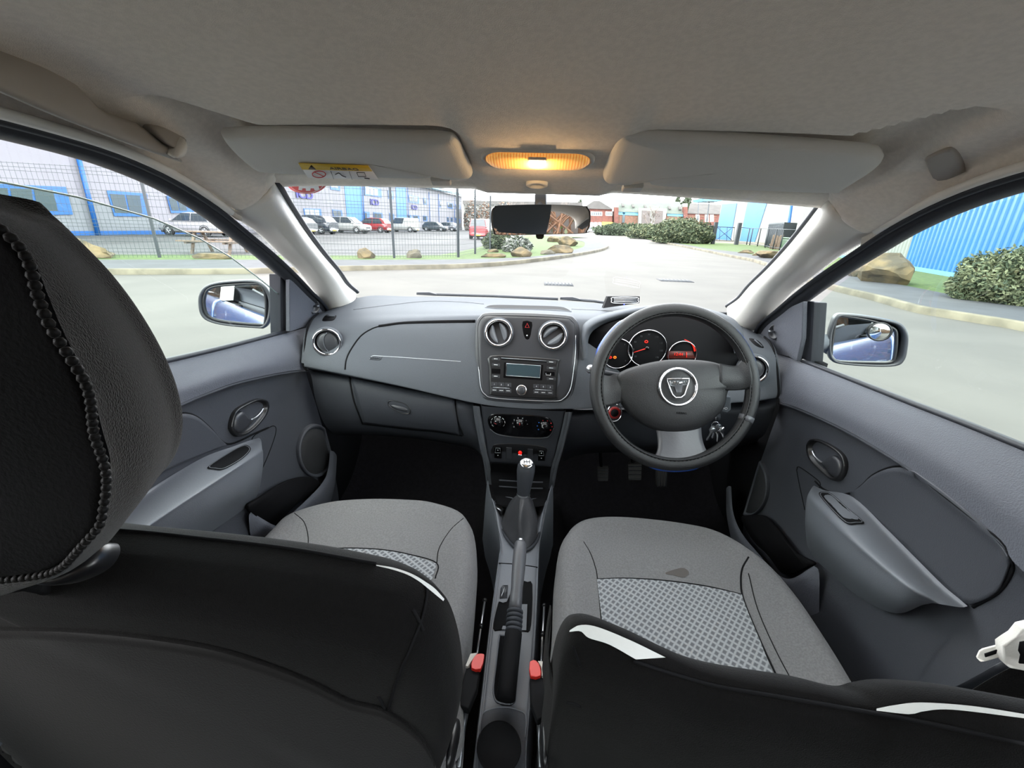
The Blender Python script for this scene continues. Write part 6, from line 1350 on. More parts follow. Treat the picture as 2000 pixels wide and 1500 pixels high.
def tree(c, h, seed, label, spread=.5, r0=.12, name='bare_tree', group=None, depth=5, cat='tree'):
    rnd = random.Random(seed); t = thing(name, label, cat, c, group=group); bm = bmesh.new(); tr = bmesh.new()
    def grow(p, d, L, r, k):
        q = p+d*L; tube([p, q], [r, r*.7], 5, bm=(tr if k == 0 else bm))
        if k >= depth: return
        for i in range(3 if k < 4 else 2):
            nd = (d+V((rnd.uniform(-1, 1), rnd.uniform(-1, 1), rnd.uniform(-.1, .8)))*spread).normalized(); grow(p.lerp(q, rnd.uniform(.6, 1)), nd, L*rnd.uniform(.62, .85), r*.6, k+1)
    grow(c, V((0, 0, 1)), h*.26, r0, 0)
    ob('trunk', tr, M['bark'], t); ob('branches', bm, M['bark'], t, kind='stuff'); return t
for i, (px_, yt, yy, sd, lb_) in enumerate(((925, 365, 110, 4, 'bare pale tree beyond the end of the office building'), (1000, 375, 150, 6, 'bare tree behind the low roofs, left of the mirror stem'), (1022, 377, 150, 8, 'bare tree standing directly left of the mirror stem'), (1100, 380, 160, 12, 'faint bare tree on the skyline right of the mirror stem'), (1268, 392, 95, 15, 'bare tree in front of the pale roofed hall'))):
    b_ = P(px_, 446, y=yy); b_.z = 0; t_ = P(px_, yt, y=yy); tree(b_, t_.z*1.15, sd, lb_, r0=.22, spread=.55)
# evergreen trees on the skyline
for (x0, x1, yt, sd, lb_) in ((1323, 1347, 383, 21, 'round dark evergreen tree above the brick houses'), (1311, 1323, 384, 22, 'small ragged conifer left of the round evergreen'), (1124, 1136, 391, 25, 'small dark tree beside the left brick house')):
    yy = 190; a, b = P(x0, 440, y=yy), P(x1, 440, y=yy); c = (a+b)/2; c.z = 0; tz = P((x0+x1)/2, yt, y=yy).z; w_ = (b-a).length
    t = bush('evergreen_tree', V((c.x, c.y, 0)), w_/2, w_/2, tz*.62, 3500, .38, lb_, sd, ['leaf'], cat='tree', zb=tz*.38)
    ob('trunk', tube([V((c.x, c.y, 0)), V((c.x, c.y, tz*.5))], .3, 8), M['bark'], t)
# dense trees behind the car park end
for i, (x0, x1, yt, lb_) in enumerate(((905, 935, 396, 'grey brown thicket at the end of the car park, nearest the office'), (930, 965, 398, 'grey brown thicket in the middle of the car park end'), (960, 1010, 396, 'grey brown thicket behind the left of the mirror'))):
    a, b = P(x0, 446, y=100), P(x1, 446, y=100); c = (a+b)/2; c.z = 0; tz = P(x0, yt, y=100).z
    bush('thicket', c, (b-a).length*.44, 2.5, tz, 2600, .28, lb_, 60+i, ['bark', 'twig', 'leaf3'], zb=0)
# ---- right building
cR = [P(1397, 467.5, z=0), P(1474, 473, z=0)]; dS = (cR[1]-cR[0]); dS.z = 0; dS.normalize(); nS = V((dS.y, -dS.x, 0)); nS = -nS if nS.x > 0 else nS
SPL = (nS, cR[0]); s_end = P(1556, 470, pl=SPL); s_end.z = 0
A1 = P(1810, 532, z=.1); A1.z = 0; dR = V((.30, .954, 0)).normalized(); nR = V((-dR.y, dR.x, 0)); RPL = (nR, A1)
cornerR = P(1557, 470, pl=RPL); cornerR.z = 0; nearR = A1-dR*16
rbd = thing('warehouse', 'big corrugated warehouse in bright blue and cream stripes on the right', 'building', A1)
HR = 9.5
def up(p, z): return V((p.x, p.y, z))
bnd = P(1780, 480, pl=RPL); bnd.z = 0
ob('blue_wall', ribbed(nearR, bnd, 0, HR, nR, .30, .04), M['bblue'], rbd, smooth=False, label='bright blue corrugated wall')
ob('cream_wall', ribbed(bnd, cornerR, 0, HR, nR, .30, .04), M['cladw'], rbd, smooth=False, label='cream corrugated wall')
ob('wall_core', prism([up(nearR-nR*.1, 0), up(cornerR-nR*.1, 0), up(s_end-nS*.1, 0), up(cR[0]-nS*.1, 0), up(cR[0]-nS*20, 0), up(nearR-nR*25, 0)], V((0, 0, HR-1.6))), M['cladw'], rbd, smooth=False)
ob('base_flashing', prism([up(nearR+nR*.06, .02), up(cornerR+nR*.06, .02), up(cornerR+nR*.06, .24), up(nearR+nR*.06, .24)], nR*.02), M['eave'], rbd, smooth=False)
HS = P(1411, 386, pl=SPL).z
ob('striped_wall', prism([up(cR[0], 0), up(s_end, 0), up(s_end, HR), up(cR[0], HS)], -nS*.09), M['cladw'], rbd, smooth=False)
for q in ([(1411, 399), (1440, 397), (1427, 471), (1397, 469)], [(1461, 395), (1500, 392), (1474, 475), (1445, 472)]):
    ob('blue_stripe', prism([P(a, b, pl=SPL)+nS*.04 for a, b in q], nS*.03), M['bblue'], rbd, smooth=False, label='vertical blue wall stripe')
ob('downpipe', tube([P(1556, 385, pl=RPL)+nR*.3, P(1546, 455, pl=RPL)+nR*.3], .12, 8), M['bblue2'], rbd)
ob('end_wall', prism([up(cornerR, 0), up(s_end, 0), up(s_end, HR), up(cornerR, HR)], V((.05, 0, 0))), M['cladw'], rbd, smooth=False)
cq = [P(a, b, y=88) for a, b in ((1373, 387), (1411, 387), (1411, 393), (1374, 393))]
ob('canopy', prism(cq, V((0, 6, 0))), M['eave'], rbd, smooth=False)
# ---- far brick buildings at y = 150
FY = 150.0
def fq(l, dy=0): return [P(a, b, y=FY+dy) for a, b in l]
def fbox(t, nm, l, m, dy=0, th=1.0, **k): return ob(nm, prism(fq(l, dy), V((0, th, 0))), m, t, smooth=False, **k)
h1 = thing('brick_house', 'red brick house with grey hipped roof and white windows, right of the mirror', 'house', fq([(1172, 452)])[0])
fbox(h1, 'wall', [(1135, 404), (1196, 408), (1196, 462), (1135, 460)], M['brick'], 0, 9)
fbox(h1, 'roof', [(1136, 404), (1146, 402), (1160, 392), (1171, 392), (1197, 408), (1197, 409), (1136, 407)], M['slate'], -.6, 9)
for x0, x1 in ((1154, 1176), (1183, 1196)):
    f = fbox(h1, 'window', [(x0, 413), (x1, 414), (x1, 421.5), (x0, 421)], M['white'], -.1, .1)
    n_ = 5 if x1-x0 > 15 else 3
    for k in range(n_):
        xa = x0+1+(x1-x0-1)*k/n_; fbox(f, 'pane', [(xa, 414.5), (xa+(x1-x0)/n_-1.3, 414.7), (xa+(x1-x0)/n_-1.3, 420.3), (xa, 420)], M['pane'], -.2, .1)
for x0 in (1153, 1161, 1169): fbox(h1, 'shutter', [(x0, 434), (x0+6, 434.3), (x0+6, 446), (x0, 446)], M['white'], -.1, .1)
fbox(h1, 'porch', [(1177, 433), (1197, 434), (1197, 448), (1177, 447)], M['platey'], -1.5, 1.4)
h2 = thing('hall_building', 'brick hall with a pale green roof, skylights and a white framed entrance', 'building', fq([(1270, 452)])[0])
fbox(h2, 'wall', [(1199, 412), (1338, 417), (1338, 464), (1199, 462)], M['brick2'], 0, 12)
ob('roof', prism([P(1206, 413.5, y=FY-.6), P(1338.5, 418.5, y=FY-.6), P(1327, 396, y=FY+7), P(1199, 391, y=FY+7)], V((0, .3, .3))), M['roofg'], h2, smooth=False)
fbox(h2, 'blue_band', [(1208, 413.5), (1247, 415), (1247, 421), (1208, 419.5)], M['eave'], -.2, .15); fbox(h2, 'blue_band', [(1303, 417), (1337, 418.5), (1337, 423), (1303, 422)], M['eave'], -.2, .15)
fbox(h2, 'entrance_frame', [(1248, 406), (1303, 407), (1298, 440), (1247, 440)], M['cladw'], -1.5, 1.4)
for x0, x1 in ((1254, 1270), (1279, 1295)):
    fbox(h2, 'entrance_bay', [(x0, 411), (x1, 411.6), (x1-1, 441), (x0-1, 440)], mat('brown_bay', (80, 74, 72), .7), -1.7, .15)
for x0, y0 in ((1213, 398), (1233, 399.5), (1257, 401), (1304, 403.5), (1324, 404.5)):
    ob('skylight', prism([P(x0, y0, y=FY+3.2), P(x0+4.5, y0+.3, y=FY+3.2), P(x0+6.5, y0+6, y=FY+1), P(x0+2, y0+5.7, y=FY+1)], V((0, -.2, .2))), M['slate'], h2, smooth=False)
for x0, x1, y0 in ((1200, 1208, 398), (1336, 1343, 397)):
    fbox(h2, 'tower', [(x0, y0+7), (x1, y0+7.3), (x1, 450), (x0, 449)], M['brick'], -1.2, 2); fbox(h2, 'tower_cap', [(x0, y0), (x1, y0+.3), (x1, y0+7), (x0, y0+7)], M['cladw'], -1.2, 2)
fbox(h2, 'slot_window', [(1216, 415), (1221, 415.2), (1220, 435), (1215, 435)], M['pane'], -.2, .1)
h3 = thing('brick_terrace', 'brick terrace with a grey slate roof and white windows above the gate', 'house', fq([(1375, 458)])[0])
fbox(h3, 'wall', [(1342, 416), (1420, 418), (1420, 468), (1342, 466)], M['brick'], 0, 10)
ob('roof', prism([P(1343, 417, y=FY-.5), P(1422, 419, y=FY-.5), P(1422, 402, y=FY+5), P(1348, 399, y=FY+5)], V((0, .2, .3))), M['slate'], h3, smooth=False)
for x0 in (1359, 1377, 1387): f = fbox(h3, 'window', [(x0, 419), (x0+7, 419.3), (x0+7, 433), (x0, 433)], M['white'], -.15, .1); fbox(f, 'pane', [(x0+1.5, 421), (x0+5.5, 421.3), (x0+5.5, 431), (x0+1.5, 431)], M['pane'], -.3, .1)
fbox(h3, 'brick_band', [(1342, 421), (1400, 422), (1400, 424), (1342, 423)], M['brick2'], -.1, .05)
fbox(h3, 'lean_to', [(1362, 440), (1392, 440), (1390, 464), (1362, 463)], M['cont'], -3, 2.8)
h4 = thing('long_shed', 'long low grey roofed shed on the skyline behind the mirror', 'building', fq([(1040, 450)], 20)[0])
fbox(h4, 'wall', [(905, 398), (1135, 402), (1135, 452), (905, 448)], mat('shed_wall', (105, 105, 100), .9), 20, 12)
fbox(h4, 'roof', [(903, 391), (1137, 395), (1137, 402), (903, 399)], M['slate'], 19, 14)
# sign, lamp post, mast
sgn_ = thing('notice_board', 'dark notice board between pale posts behind the large bush', 'sign', P(1355, 470, y=60))
ob('board', prism(PY([(1349, 435, 60), (1362, 436, 60), (1361, 452, 60), (1349, 451, 60)]), V((0, .1, 0))), M['post'], sgn_, smooth=False)
for x0, x1 in ((1347, 1347), (1363, 1359)): ob('post', tube(PY([(x0, 434, 59.9), (x1, 468, 59.9)]), .11, 8), M['white'], sgn_)
lp = thing('lamp_post', 'slim grey street lamp post in front of the brick terrace', 'street lamp', P(1377, 466, y=70))
ob('pole', tube(PY([(1376.5, 466, 70), (1385, 395, 70)]), [.12, .07], 8), M['cont'], lp); ob('lamp_head', box(P(1388, 394, y=70), (.9, .3, .15)), M['cont'], lp)
for px_, y0, nm_ in ((1067, 372, 'thin aerial mast on the skyline above the mirror'), (1365, 380, 'thin aerial mast above the brick terrace')):
    ob('aerial_mast', tube([P(px_, y0, y=140), V((P(px_, 440, y=140).x, 140, 0))], .12, 6), M['cont'], label=nm_, cat='mast')
# gate and railings on the right
gt = thing('metal_gate', 'black metal gate with crossed bars between two thick posts', 'gate', P(1415, 478, z=0))
gy = 46
def gp(x_, y_): return P(x_, y_, pl=((0, 1, 0), (0, gy, 0)))
for x_, w_ in ((1392, .30), (1438, .30)):
    b_ = gp(x_, 474); b_.z = 0; ob('gate_post', box(b_+V((0, 0, 1.05)), (w_, w_, 2.1)), M['post'], gt, smooth=False)
bm = tube([gp(1400, 443), gp(1435, 444.5)], .03, 5); tube([gp(1399, 470), gp(1433, 471)], .03, 5, bm=bm); tube([gp(1401, 444), gp(1429, 469)], .025, 5, bm=bm); tube([gp(1429, 446), gp(1400, 468)], .025, 5, bm=bm)
for x_ in (1399, 1406, 1420, 1434): tube([gp(x_+.5, 443), gp(x_-1, 471)], .02, 5, bm=bm)
ob('gate_leaf', bm, M['post'], gt)
ob('latch_rail', tube([gp(1340, 441), gp(1392, 442.5)], .03, 5, bm=tube([gp(1345, 468), gp(1392, 470)], .03, 5)), M['post'], gt)
fr_ = thing('railing_fence', 'open black railing fence running right from the gate', 'fence', P(1470, 480, z=0))
rl = [(1444, 478, 444), (1461, 478, 446), (1467, 479, 446), (1482, 481, 446), (1497, 484, 447), (1512, 487, 447), (1525, 489, 448), (1554, 496, 449)]
tops = []
for x_, yb, yt in rl:
    b_ = P(x_-3, yb, z=.1); t_ = P(x_, yt, pl=((0, 1, 0), b_)); t_.x = b_.x; ob('railing_post', tube([b_, t_], .045, 6), M['post'], fr_); tops.append((b_, t_))
ob('rail', tube([t for b, t in tops], .025, 5), M['post'], fr_); ob('rail', tube([b+V((0, 0, .15)) for b, t in tops], .025, 5), M['post'], fr_)
ct_ = thing('steel_container', 'dark grey steel container beside the warehouse', 'container', P(1520, 485, z=0))
c0 = P(1492, 484, z=0); c1 = P(1520, 489, z=0); hh = P(1528, 434, pl=((0, 1, 0), c1)).z
ob('container_body', prism([c0, c1, c1+V((1.6, 1.2, 0)), c0+V((1.9, 3.4, 0))], V((0, 0, hh))), M['cont'], ct_, smooth=False)
bm = bmesh.new()
for k in range(12): p = c0.lerp(c1, (k+.5)/12); tube([p+V((-.03, -.03, .1)), p+V((-.03, -.03, hh-.1))], .05, 4, bm=bm)
ob('ribs', bm, M['cont'], ct_)
bi = thing('wheeled_bin', 'large green wheeled bin in front of the grey container', 'bin', P(1533, 488, z=.1))
b0, b1 = P(1521, 487, z=.1), P(1545, 492, z=.1); bh = P(1533, 463, pl=((0, 1, 0), b0)).z-.1
ob('bin_body', prism([b0, b1, b1+V((.4, 1, 0)), b0+V((.4, 1, 0))], V((0, 0, bh*.85))), M['gbin'], bi, smooth=False, bevel=.05); ob('bin_lid', prism([V((p.x, p.y, .1+bh*.86)) for p in (b0+V((-.05, -.05, 0)), b1+V((.05, -.05, 0)), b1+V((.45, 1.05, 0)), b0+V((.35, 1.05, 0)))], V((0, 0, bh*.14))), M['gbin'], bi, smooth=False, bevel=.04)
pa = thing('broken_pallet', 'broken wooden pallet leaning beside the green bin', 'pallet', P(1508, 486, z=.1))
for k in range(4): p = P(1503+k*4.5, 486+k*.4, z=.1); ob('board', prism([p, p+V((.28, 0, 0)), p+V((.35, .1, 1.15-.15*k % .4)), p+V((.1, .1, 1.0))], V((0, .05, 0))), M['wood'], pa, smooth=False)
ob('cross_board', prism([P(1503, 476, y=36), P(1520, 474, y=36), P(1520, 477, y=36), P(1503, 479, y=36)], V((0, .05, 0))), M['wood'], pa, smooth=False)
# picnic table behind the fence
pt = thing('picnic_table', 'weathered wooden picnic table behind the fence, seen through the left window', 'table', P(470, 500, z=0))
a, b = P(392, 500, z=0), P(500, 503, z=0); pc_ = (a+b)/2+V((-1.2, 1.3, 0)); du = (b-a); du.z = 0; du.normalize(); dv = V((-du.y, du.x, 0))
def pbx(nm, u_, v_, z, su_, sv_, sz_, tilt=0):
    Rz = Matrix.Rotation(math.atan2(du.y, du.x), 3, 'Z') @ Matrix.Rotation(tilt, 3, 'X'); return ob(nm, box(pc_+du*u_+dv*v_+V((0, 0, z)), (su_, sv_, sz_), Rz), M['wood'], pt, smooth=False)
for k in range(5): pbx('table_plank', 0, -.3+.15*k, .74, 1.9, .135, .04)
for s_ in (-1, 1):
    pbx('bench_plank', 0, s_*.72, .44, 1.9, .24, .04)
    for e_ in (-1, 1): pbx('leg', e_*.65, s_*.40, .36, .09, .06, .82, s_*.45)
for e_ in (-1, 1): pbx('cross_beam', e_*.65, 0, .40, .09, 1.6, .09)
# ---- parked cars
def car(name, label, c, ang, L, W, H, col, prof, glassprof, plate=None, van=False, group='parked cars', hatch=True):
    """prof: top line of the lower body (s 0..1 rear to front, z); glassprof: (s,z) polygon of the cabin side"""
    t = thing(name, label, 'van' if van else 'car', c, group=group)
    ca, sa = math.cos(ang), math.sin(ang)
    def w(s, y, z): x = (s-.5)*L; return V((c.x+x*ca-y*sa, c.y+x*sa+y*ca, c.z+z))
    hw = W/2; paint = mat('paint', col, .25, coat=.5, spec=.5); rows = []
    tl = smooth([V((s, z, 0)) for s, z in prof], 4)
    for q in tl:
        s, zt = max(0, min(1, q.x)), q.y; e = min(1, min(s, 1-s)/.10); k = .80+.20*math.sqrt(max(0, 1-(1-e)**2)); h_ = hw*k
        zb = .22+.10*(1-e); sec = [(0, zb), (h_*.8, zb), (h_*.97, zb+.10), (h_, (zb+zt)*.5), (h_*.98, zt-.10), (h_*.90, zt-.01), (h_*.5, zt+.02), (0, zt+.025)]
        rows.append([w(s, y, z) for y, z in sec]+[w(s, -y, z) for y, z in sec[-2:0:-1]])
    bm = grid(rows, closed=True); bm.faces.new(bm.verts[0:len(rows[0])]) if False else None
    bmesh.ops.holes_fill(bm, edges=[e for e in bm.edges if e.is_boundary]); bmesh.ops.recalc_face_normals(bm, faces=bm.faces)
    body = ob('body', bm, paint, t)
    # cabin
    gp_ = glassprof; zb = gp_[0][1]; zt = max(z for s, z in gp_)
    def gy(z): return hw*(.93-.20*(z-zb)/(zt-zb))
    A = [w(s, gy(z), z) for s, z in gp_]; B = [w(s, -gy(z), z) for s, z in gp_]
    bm = bmesh.new(); va = [bm.verts.new(p) for p in A]; vb = [bm.verts.new(p) for p in B]; n = len(A)
    for k in range(n): bm.faces.new((va[k], va[(k+1) % n], vb[(k+1) % n], vb[k]))
    for vv in (va, vb[::-1]):
        for tr in tessellate_polygon([[v.co for v in vv]]):
            try: bm.faces.new([vv[i] for i in tr])
            except ValueError: pass
    bmesh.ops.recalc_face_normals(bm, faces=bm.faces); cab = ob('cabin', bm, paint, t, bevel=.03)
    # side glass, screens
    ss = [s for s, z in gp_ if abs(z-zt) < .12]; s0t, s1t = min(ss), max(ss); s0b, s1b = gp_[0][0], gp_[-1][0]
    z0, z1 = zb+.03, zt-.07
    def ln(a, b, z): return a+(b-a)*(z-zb)/(zt-zb)
    for sd in (-1, 1):
        spans = ((.52, .97),) if van else ((.10, .47), (.52, .96))
        for f0, f1 in spans:
            q = []
            for z, rev in ((z0, 0), (z1, 1)):
                lo, hi = ln(s0b, s0t, z), ln(s1b, s1t, z); l = [lo+(hi-lo)*f0, lo+(hi-lo)*f1]
                if f0 > .4: l[0] = (ln(s0b, s0t, z0)*.5+ln(s1b, s1t, z0)*.5)+.02 if not van else l[0]
                else: l[1] = (ln(s0b, s0t, z0)*.5+ln(s1b, s1t, z0)*.5)-.0
                l = l if not rev else l[::-1]; q += [w(s_, sd*(gy(z)+.012), z) for s_ in l]
            ob('side_window', prism(q, (w(.5, sd*.02, 0)-w(.5, 0, 0))), M['carglass'], cab, smooth=False)
    for (sb, stp_, sg, nm) in ((s1b, s1t, 1, 'windscreen'), (s0b, s0t, -1, 'rear_window')):
        if van and sg < 0: continue
        q = [w(ln(sb, stp_, z)+sg*.006, y*gy(z), z) for z, y in ((z0, -.86), (z0, .86), (z1, .86), (z1, -.86))]
        ob(nm, prism(q, (w(.5+sg*.004, 0, .01)-w(.5, 0, 0))), M['carglass'], cab, smooth=False)
    # wheels
    for s_ in (.175, .80):
        for sd in (-1, 1):
            cw_ = w(s_, sd*(hw-.10), .33); ax = (w(.5, sd, 0)-w(.5, 0, 0)).normalized()
            wh = ob('wheel', lathe(cw_, ax, [(0, -.1), (.31, -.1), (.33, -.06), (.33, .08), (.30, .115), (.23, .118)], 26), M['tyre'], t, label='black tyre')
            ob('rim', lathe(cw_, ax, [(.23, .10), (.215, .118), (.19, .07), (0, .07)], 26), M['cont'], wh)
            u_, v_, _ = frame(ax); bm = bmesh.new()
            for k in range(5):
                a = k*2*PI/5; d = u_*math.cos(a)+v_*math.sin(a); tube([cw_+ax*.115, cw_+ax*.11+d*.215], [.04, .03], 5, bm=bm)
            ob('spokes', bm, M['satin'], wh)
            ob('arch', lathe(w(s_, sd*(hw-.012), .34), ax, [(.385, -.05), (.39, .012), (.345, .014)], 26), M['tyre'], body)
    # lights and plates
    zr = prof[0][1]
    for sd in (-1, 1):
        ob('tail_light', prism([w(.012, sd*hw*.50, zr*.80), w(.03, sd*hw*.86, zr*.80), w(.03, sd*hw*.86, zr*.95), w(.012, sd*hw*.50, zr*.95)], w(.49, 0, 0)-w(.5, 0, 0)), M['tail'], body, smooth=False)
        ob('headlight', prism([w(.985, sd*hw*.50, .60), w(.955, sd*hw*.86, .62), w(.955, sd*hw*.86, .73), w(.98, sd*hw*.50, .70)], w(.512, 0, 0)-w(.5, 0, 0)), M['satin'], body, smooth=False)
        ob('door_mirror', lathe(w(s1b-.045, sd*(hw+.09), zb+.05), (w(.55, 0, 0)-w(.5, 0, 0)), [(0, -.05), (.07, -.04), (.09, 0), (.06, .05), (0, .06)], 12, sx=1.2), paint, body)
    ob('rear_plate', box(w(-.004, 0, zr*.62), (.03, .50, .11), Matrix.Rotation(ang, 3, 'Z')), M['platey'], body, smooth=False)
    ob('front_plate', box(w(1.004, 0, .45), (.03, .50, .11), Matrix.Rotation(ang, 3, 'Z')), M['white'], body, smooth=False)
    ob('lower_bumper', box(w(.5, 0, .27), (L*.90, W*.90, .12), Matrix.Rotation(ang, 3, 'Z')), M['tyre'], body, smooth=False)
    ob('grille', box(w(.998, 0, .58), (.04, W*.5, .12), Matrix.Rotation(ang, 3, 'Z')), M['tyre'], body, smooth=False)
    return t
HB = ([(0, .55), (.0, .92), (.03, .95), (.3, .93), (.66, .92), (.74, .90), (.93, .80), (.99, .68), (1, .45)], [(.03, .92), (.10, 1.30), (.20, 1.44), (.45, 1.47), (.56, 1.42), (.75, .90)])
SUV = ([(0, .6), (.0, 1.0), (.03, 1.05), (.3, 1.02), (.68, 1.0), (.76, .98), (.94, .88), (.99, .72), (1, .5)], [(.03, 1.0), (.09, 1.40), (.18, 1.60), (.45, 1.64), (.58, 1.58), (.76, .98)])
VAN = ([(0, .6), (.0, 1.05), (.02, 1.08), (.4, 1.08), (.72, 1.05), (.78, 1.0), (.93, .90), (.99, .75), (1, .5)], [(.01, 1.05), (.02, 1.70), (.06, 1.80), (.55, 1.82), (.66, 1.75), (.79, 1.02)])
angB = math.atan2(.115, -.993)         # nose towards the office building
def rowpt(px_):
    d = ray(px_, 450); # meet the bay line x = rowx(y)
    # CAM.x + d.x*t = -18.5+(CAM.y+d.y*t-46)*.115
    t = (-18.5-46*.115-CAM.x+.115*CAM.y)/(d.x-.115*d.y); p = CAM+d*t; return V((p.x, p.y, .012))
def park(name, label, px_end, nose_in, L, W, col, prof, H=1.5, van=False, near_side=-1):
    e = rowpt(px_end); ang = angB if nose_in else angB+PI
    c = e-bn_*(L/2)+bd_*(W/2)*(-1); return car(name, label, V((c.x, c.y, .012)), ang, L, W, H, col, prof[0], prof[1], van=van)
park('parked_car', 'white hatchback parked by the office, seen through the left window', 462, True, 4.3, 1.8, (130, 130, 133), HB)
park('parked_car', 'dark grey saloon cut off by the left pillar in the car park', 624, True, 4.5, 1.8, (62, 66, 70), HB)
park('parked_car', 'black off road style car with its tail out beside the white one', 664, True, 4.5, 1.86, (36, 42, 50), SUV)
park('parked_car', 'white off road style car facing out between the black and the red cars', 728, False, 4.5, 1.86, (135, 137, 135), SUV)
park('parked_car', 'red off road style car parked next to the white van', 768, True, 4.3, 1.8, (115, 28, 32), SUV)
park('parked_van', 'small white van parked in the office row', 821, True, 4.3, 1.8, (135, 137, 134), VAN, van=True)
park('parked_car', 'dark grey small car facing out right of the white van', 877, False, 4.0, 1.7, (44, 52, 58), HB)
park('parked_car', 'grey hatchback at the far right end of the office row', 896, True, 4.1, 1.7, (66, 70, 78), HB)
e = P(936, 468, z=.012); car('parked_van', 'red van seen from behind beyond the fence, left of the mirror', V((e.x+.1, e.y+2, .012)), math.radians(84), 4.2, 1.75, 1.8, (120, 24, 28), VAN[0], [(.01, 1.0), (.03, 1.62), (.08, 1.70), (.55, 1.72), (.66, 1.65), (.79, 1.0)], van=False)
e = P(1158, 453, y=130); car('parked_car', 'silver hatchback far down the road in front of the brick house', V((e.x, e.y, .0)), math.radians(-8), 4.2, 1.75, 1.5, (190, 200, 206), HB[0], HB[1])
# ---- door mirrors
def dmirror(sgn, hous, glass, label, arm, bspot=None, ydep=1.16, nvec=None):
    n = V(nvec).normalized(); ctr = P(sum(a for a, b in glass)/len(glass), sum(b for a, b in glass)/len(glass), x=sgn*.88)
    t = thing('door_mirror', label, 'mirror', ctr)
    fpl = (n, ctr)
    h_ = smooth([P(a, b, pl=fpl) for a, b in hous], 4, True); c = sum(h_, V())/len(h_)
    ob('mirror_housing', pillow(h_, c, n, [(.86, -.012), (.90, .004), (.96, .008), (1, 0), (1.01, -.02), (.95, -.05), (.75, -.08), (.4, -.095), (0, -.10)]), M['bezel'], t)
    g_ = smooth([P(a, b, pl=fpl) for a, b in glass], 3, True); gc = sum(g_, V())/len(g_)
    # tilted mirror glass: same outline pushed onto the aimed plane
    q = []
    for p in g_:
        d = (p-gc); k = -n.dot(d)/n.y; q.append(p+V((0, k, 0)))
    q = [p-n*.001 for p in g_]
    ob('mirror_glass', prism(q, V((0, .003, 0))), M['mirror'], t, smooth=False, label='reflective glass')
    ob('mirror_rim', tube([p+V((0, -.002, 0)) for p in g_], .0035, 8, True), M['blk'], t)
    ob('mirror_arm', tube(smooth([P(a, b, x=sgn*x_) for a, b, x_ in arm], 4), [.030, .027, .025, .024, .024, .024, .024, .026, .03][:len(smooth([V((0, 0, 0))]*len(arm), 4))], 12), M['dash'], t)
    if bspot:
        b0 = P(bspot[0], bspot[1], pl=fpl)+V((0, -.003, 0)); bb_ = ob('blind_spot_mirror', lathe(b0, n, [(.027, -.003), (.027, .004), (.024, .006), (.022, .004)], 30, sy=.95), M['blk'], t, label='round stick-on blind spot mirror with black rim')
        ob('convex_glass', lathe(b0, n, [(.0225, .0035), (.018, .006), (.010, .0078), (0, .0084)], 30), M['mirror'], bb_)
dmirror(-1, [(387, 592), (389, 574), (399, 560), (420, 552), (455, 548), (492, 547), (510, 552), (524, 565), (532, 590), (529, 622), (518, 640), (500, 641), (440, 636), (405, 627), (391, 613)],
        [(399, 596), (402, 573), (412, 562), (440, 557), (500, 554), (514, 562), (520, 590), (518, 628), (508, 634), (440, 628), (408, 618)], 'dark grey left door mirror reflecting the wet side of the car', [(520, 600, .84), (540, 600, .80), (560, 600, .74)], nvec=(.40, -1, 0.05))
dmirror(1, [(1617, 684), (1618, 655), (1624, 632), (1634, 615), (1655, 613), (1700, 618), (1745, 627), (1764, 636), (1774, 655), (1773, 680), (1767, 703), (1750, 715), (1700, 716), (1640, 711), (1622, 702)],
        [(1623, 690), (1627, 650), (1633, 622), (1642, 617), (1700, 626), (1742, 640), (1750, 655), (1747, 695), (1738, 707), (1700, 708), (1640, 706), (1626, 700)], 'dark grey right door mirror with a small round blind spot mirror', [(1622, 672, .84), (1602, 668, .80), (1582, 668, .74)], bspot=(1716, 647), nvec=(-.41, -1, 0.06))
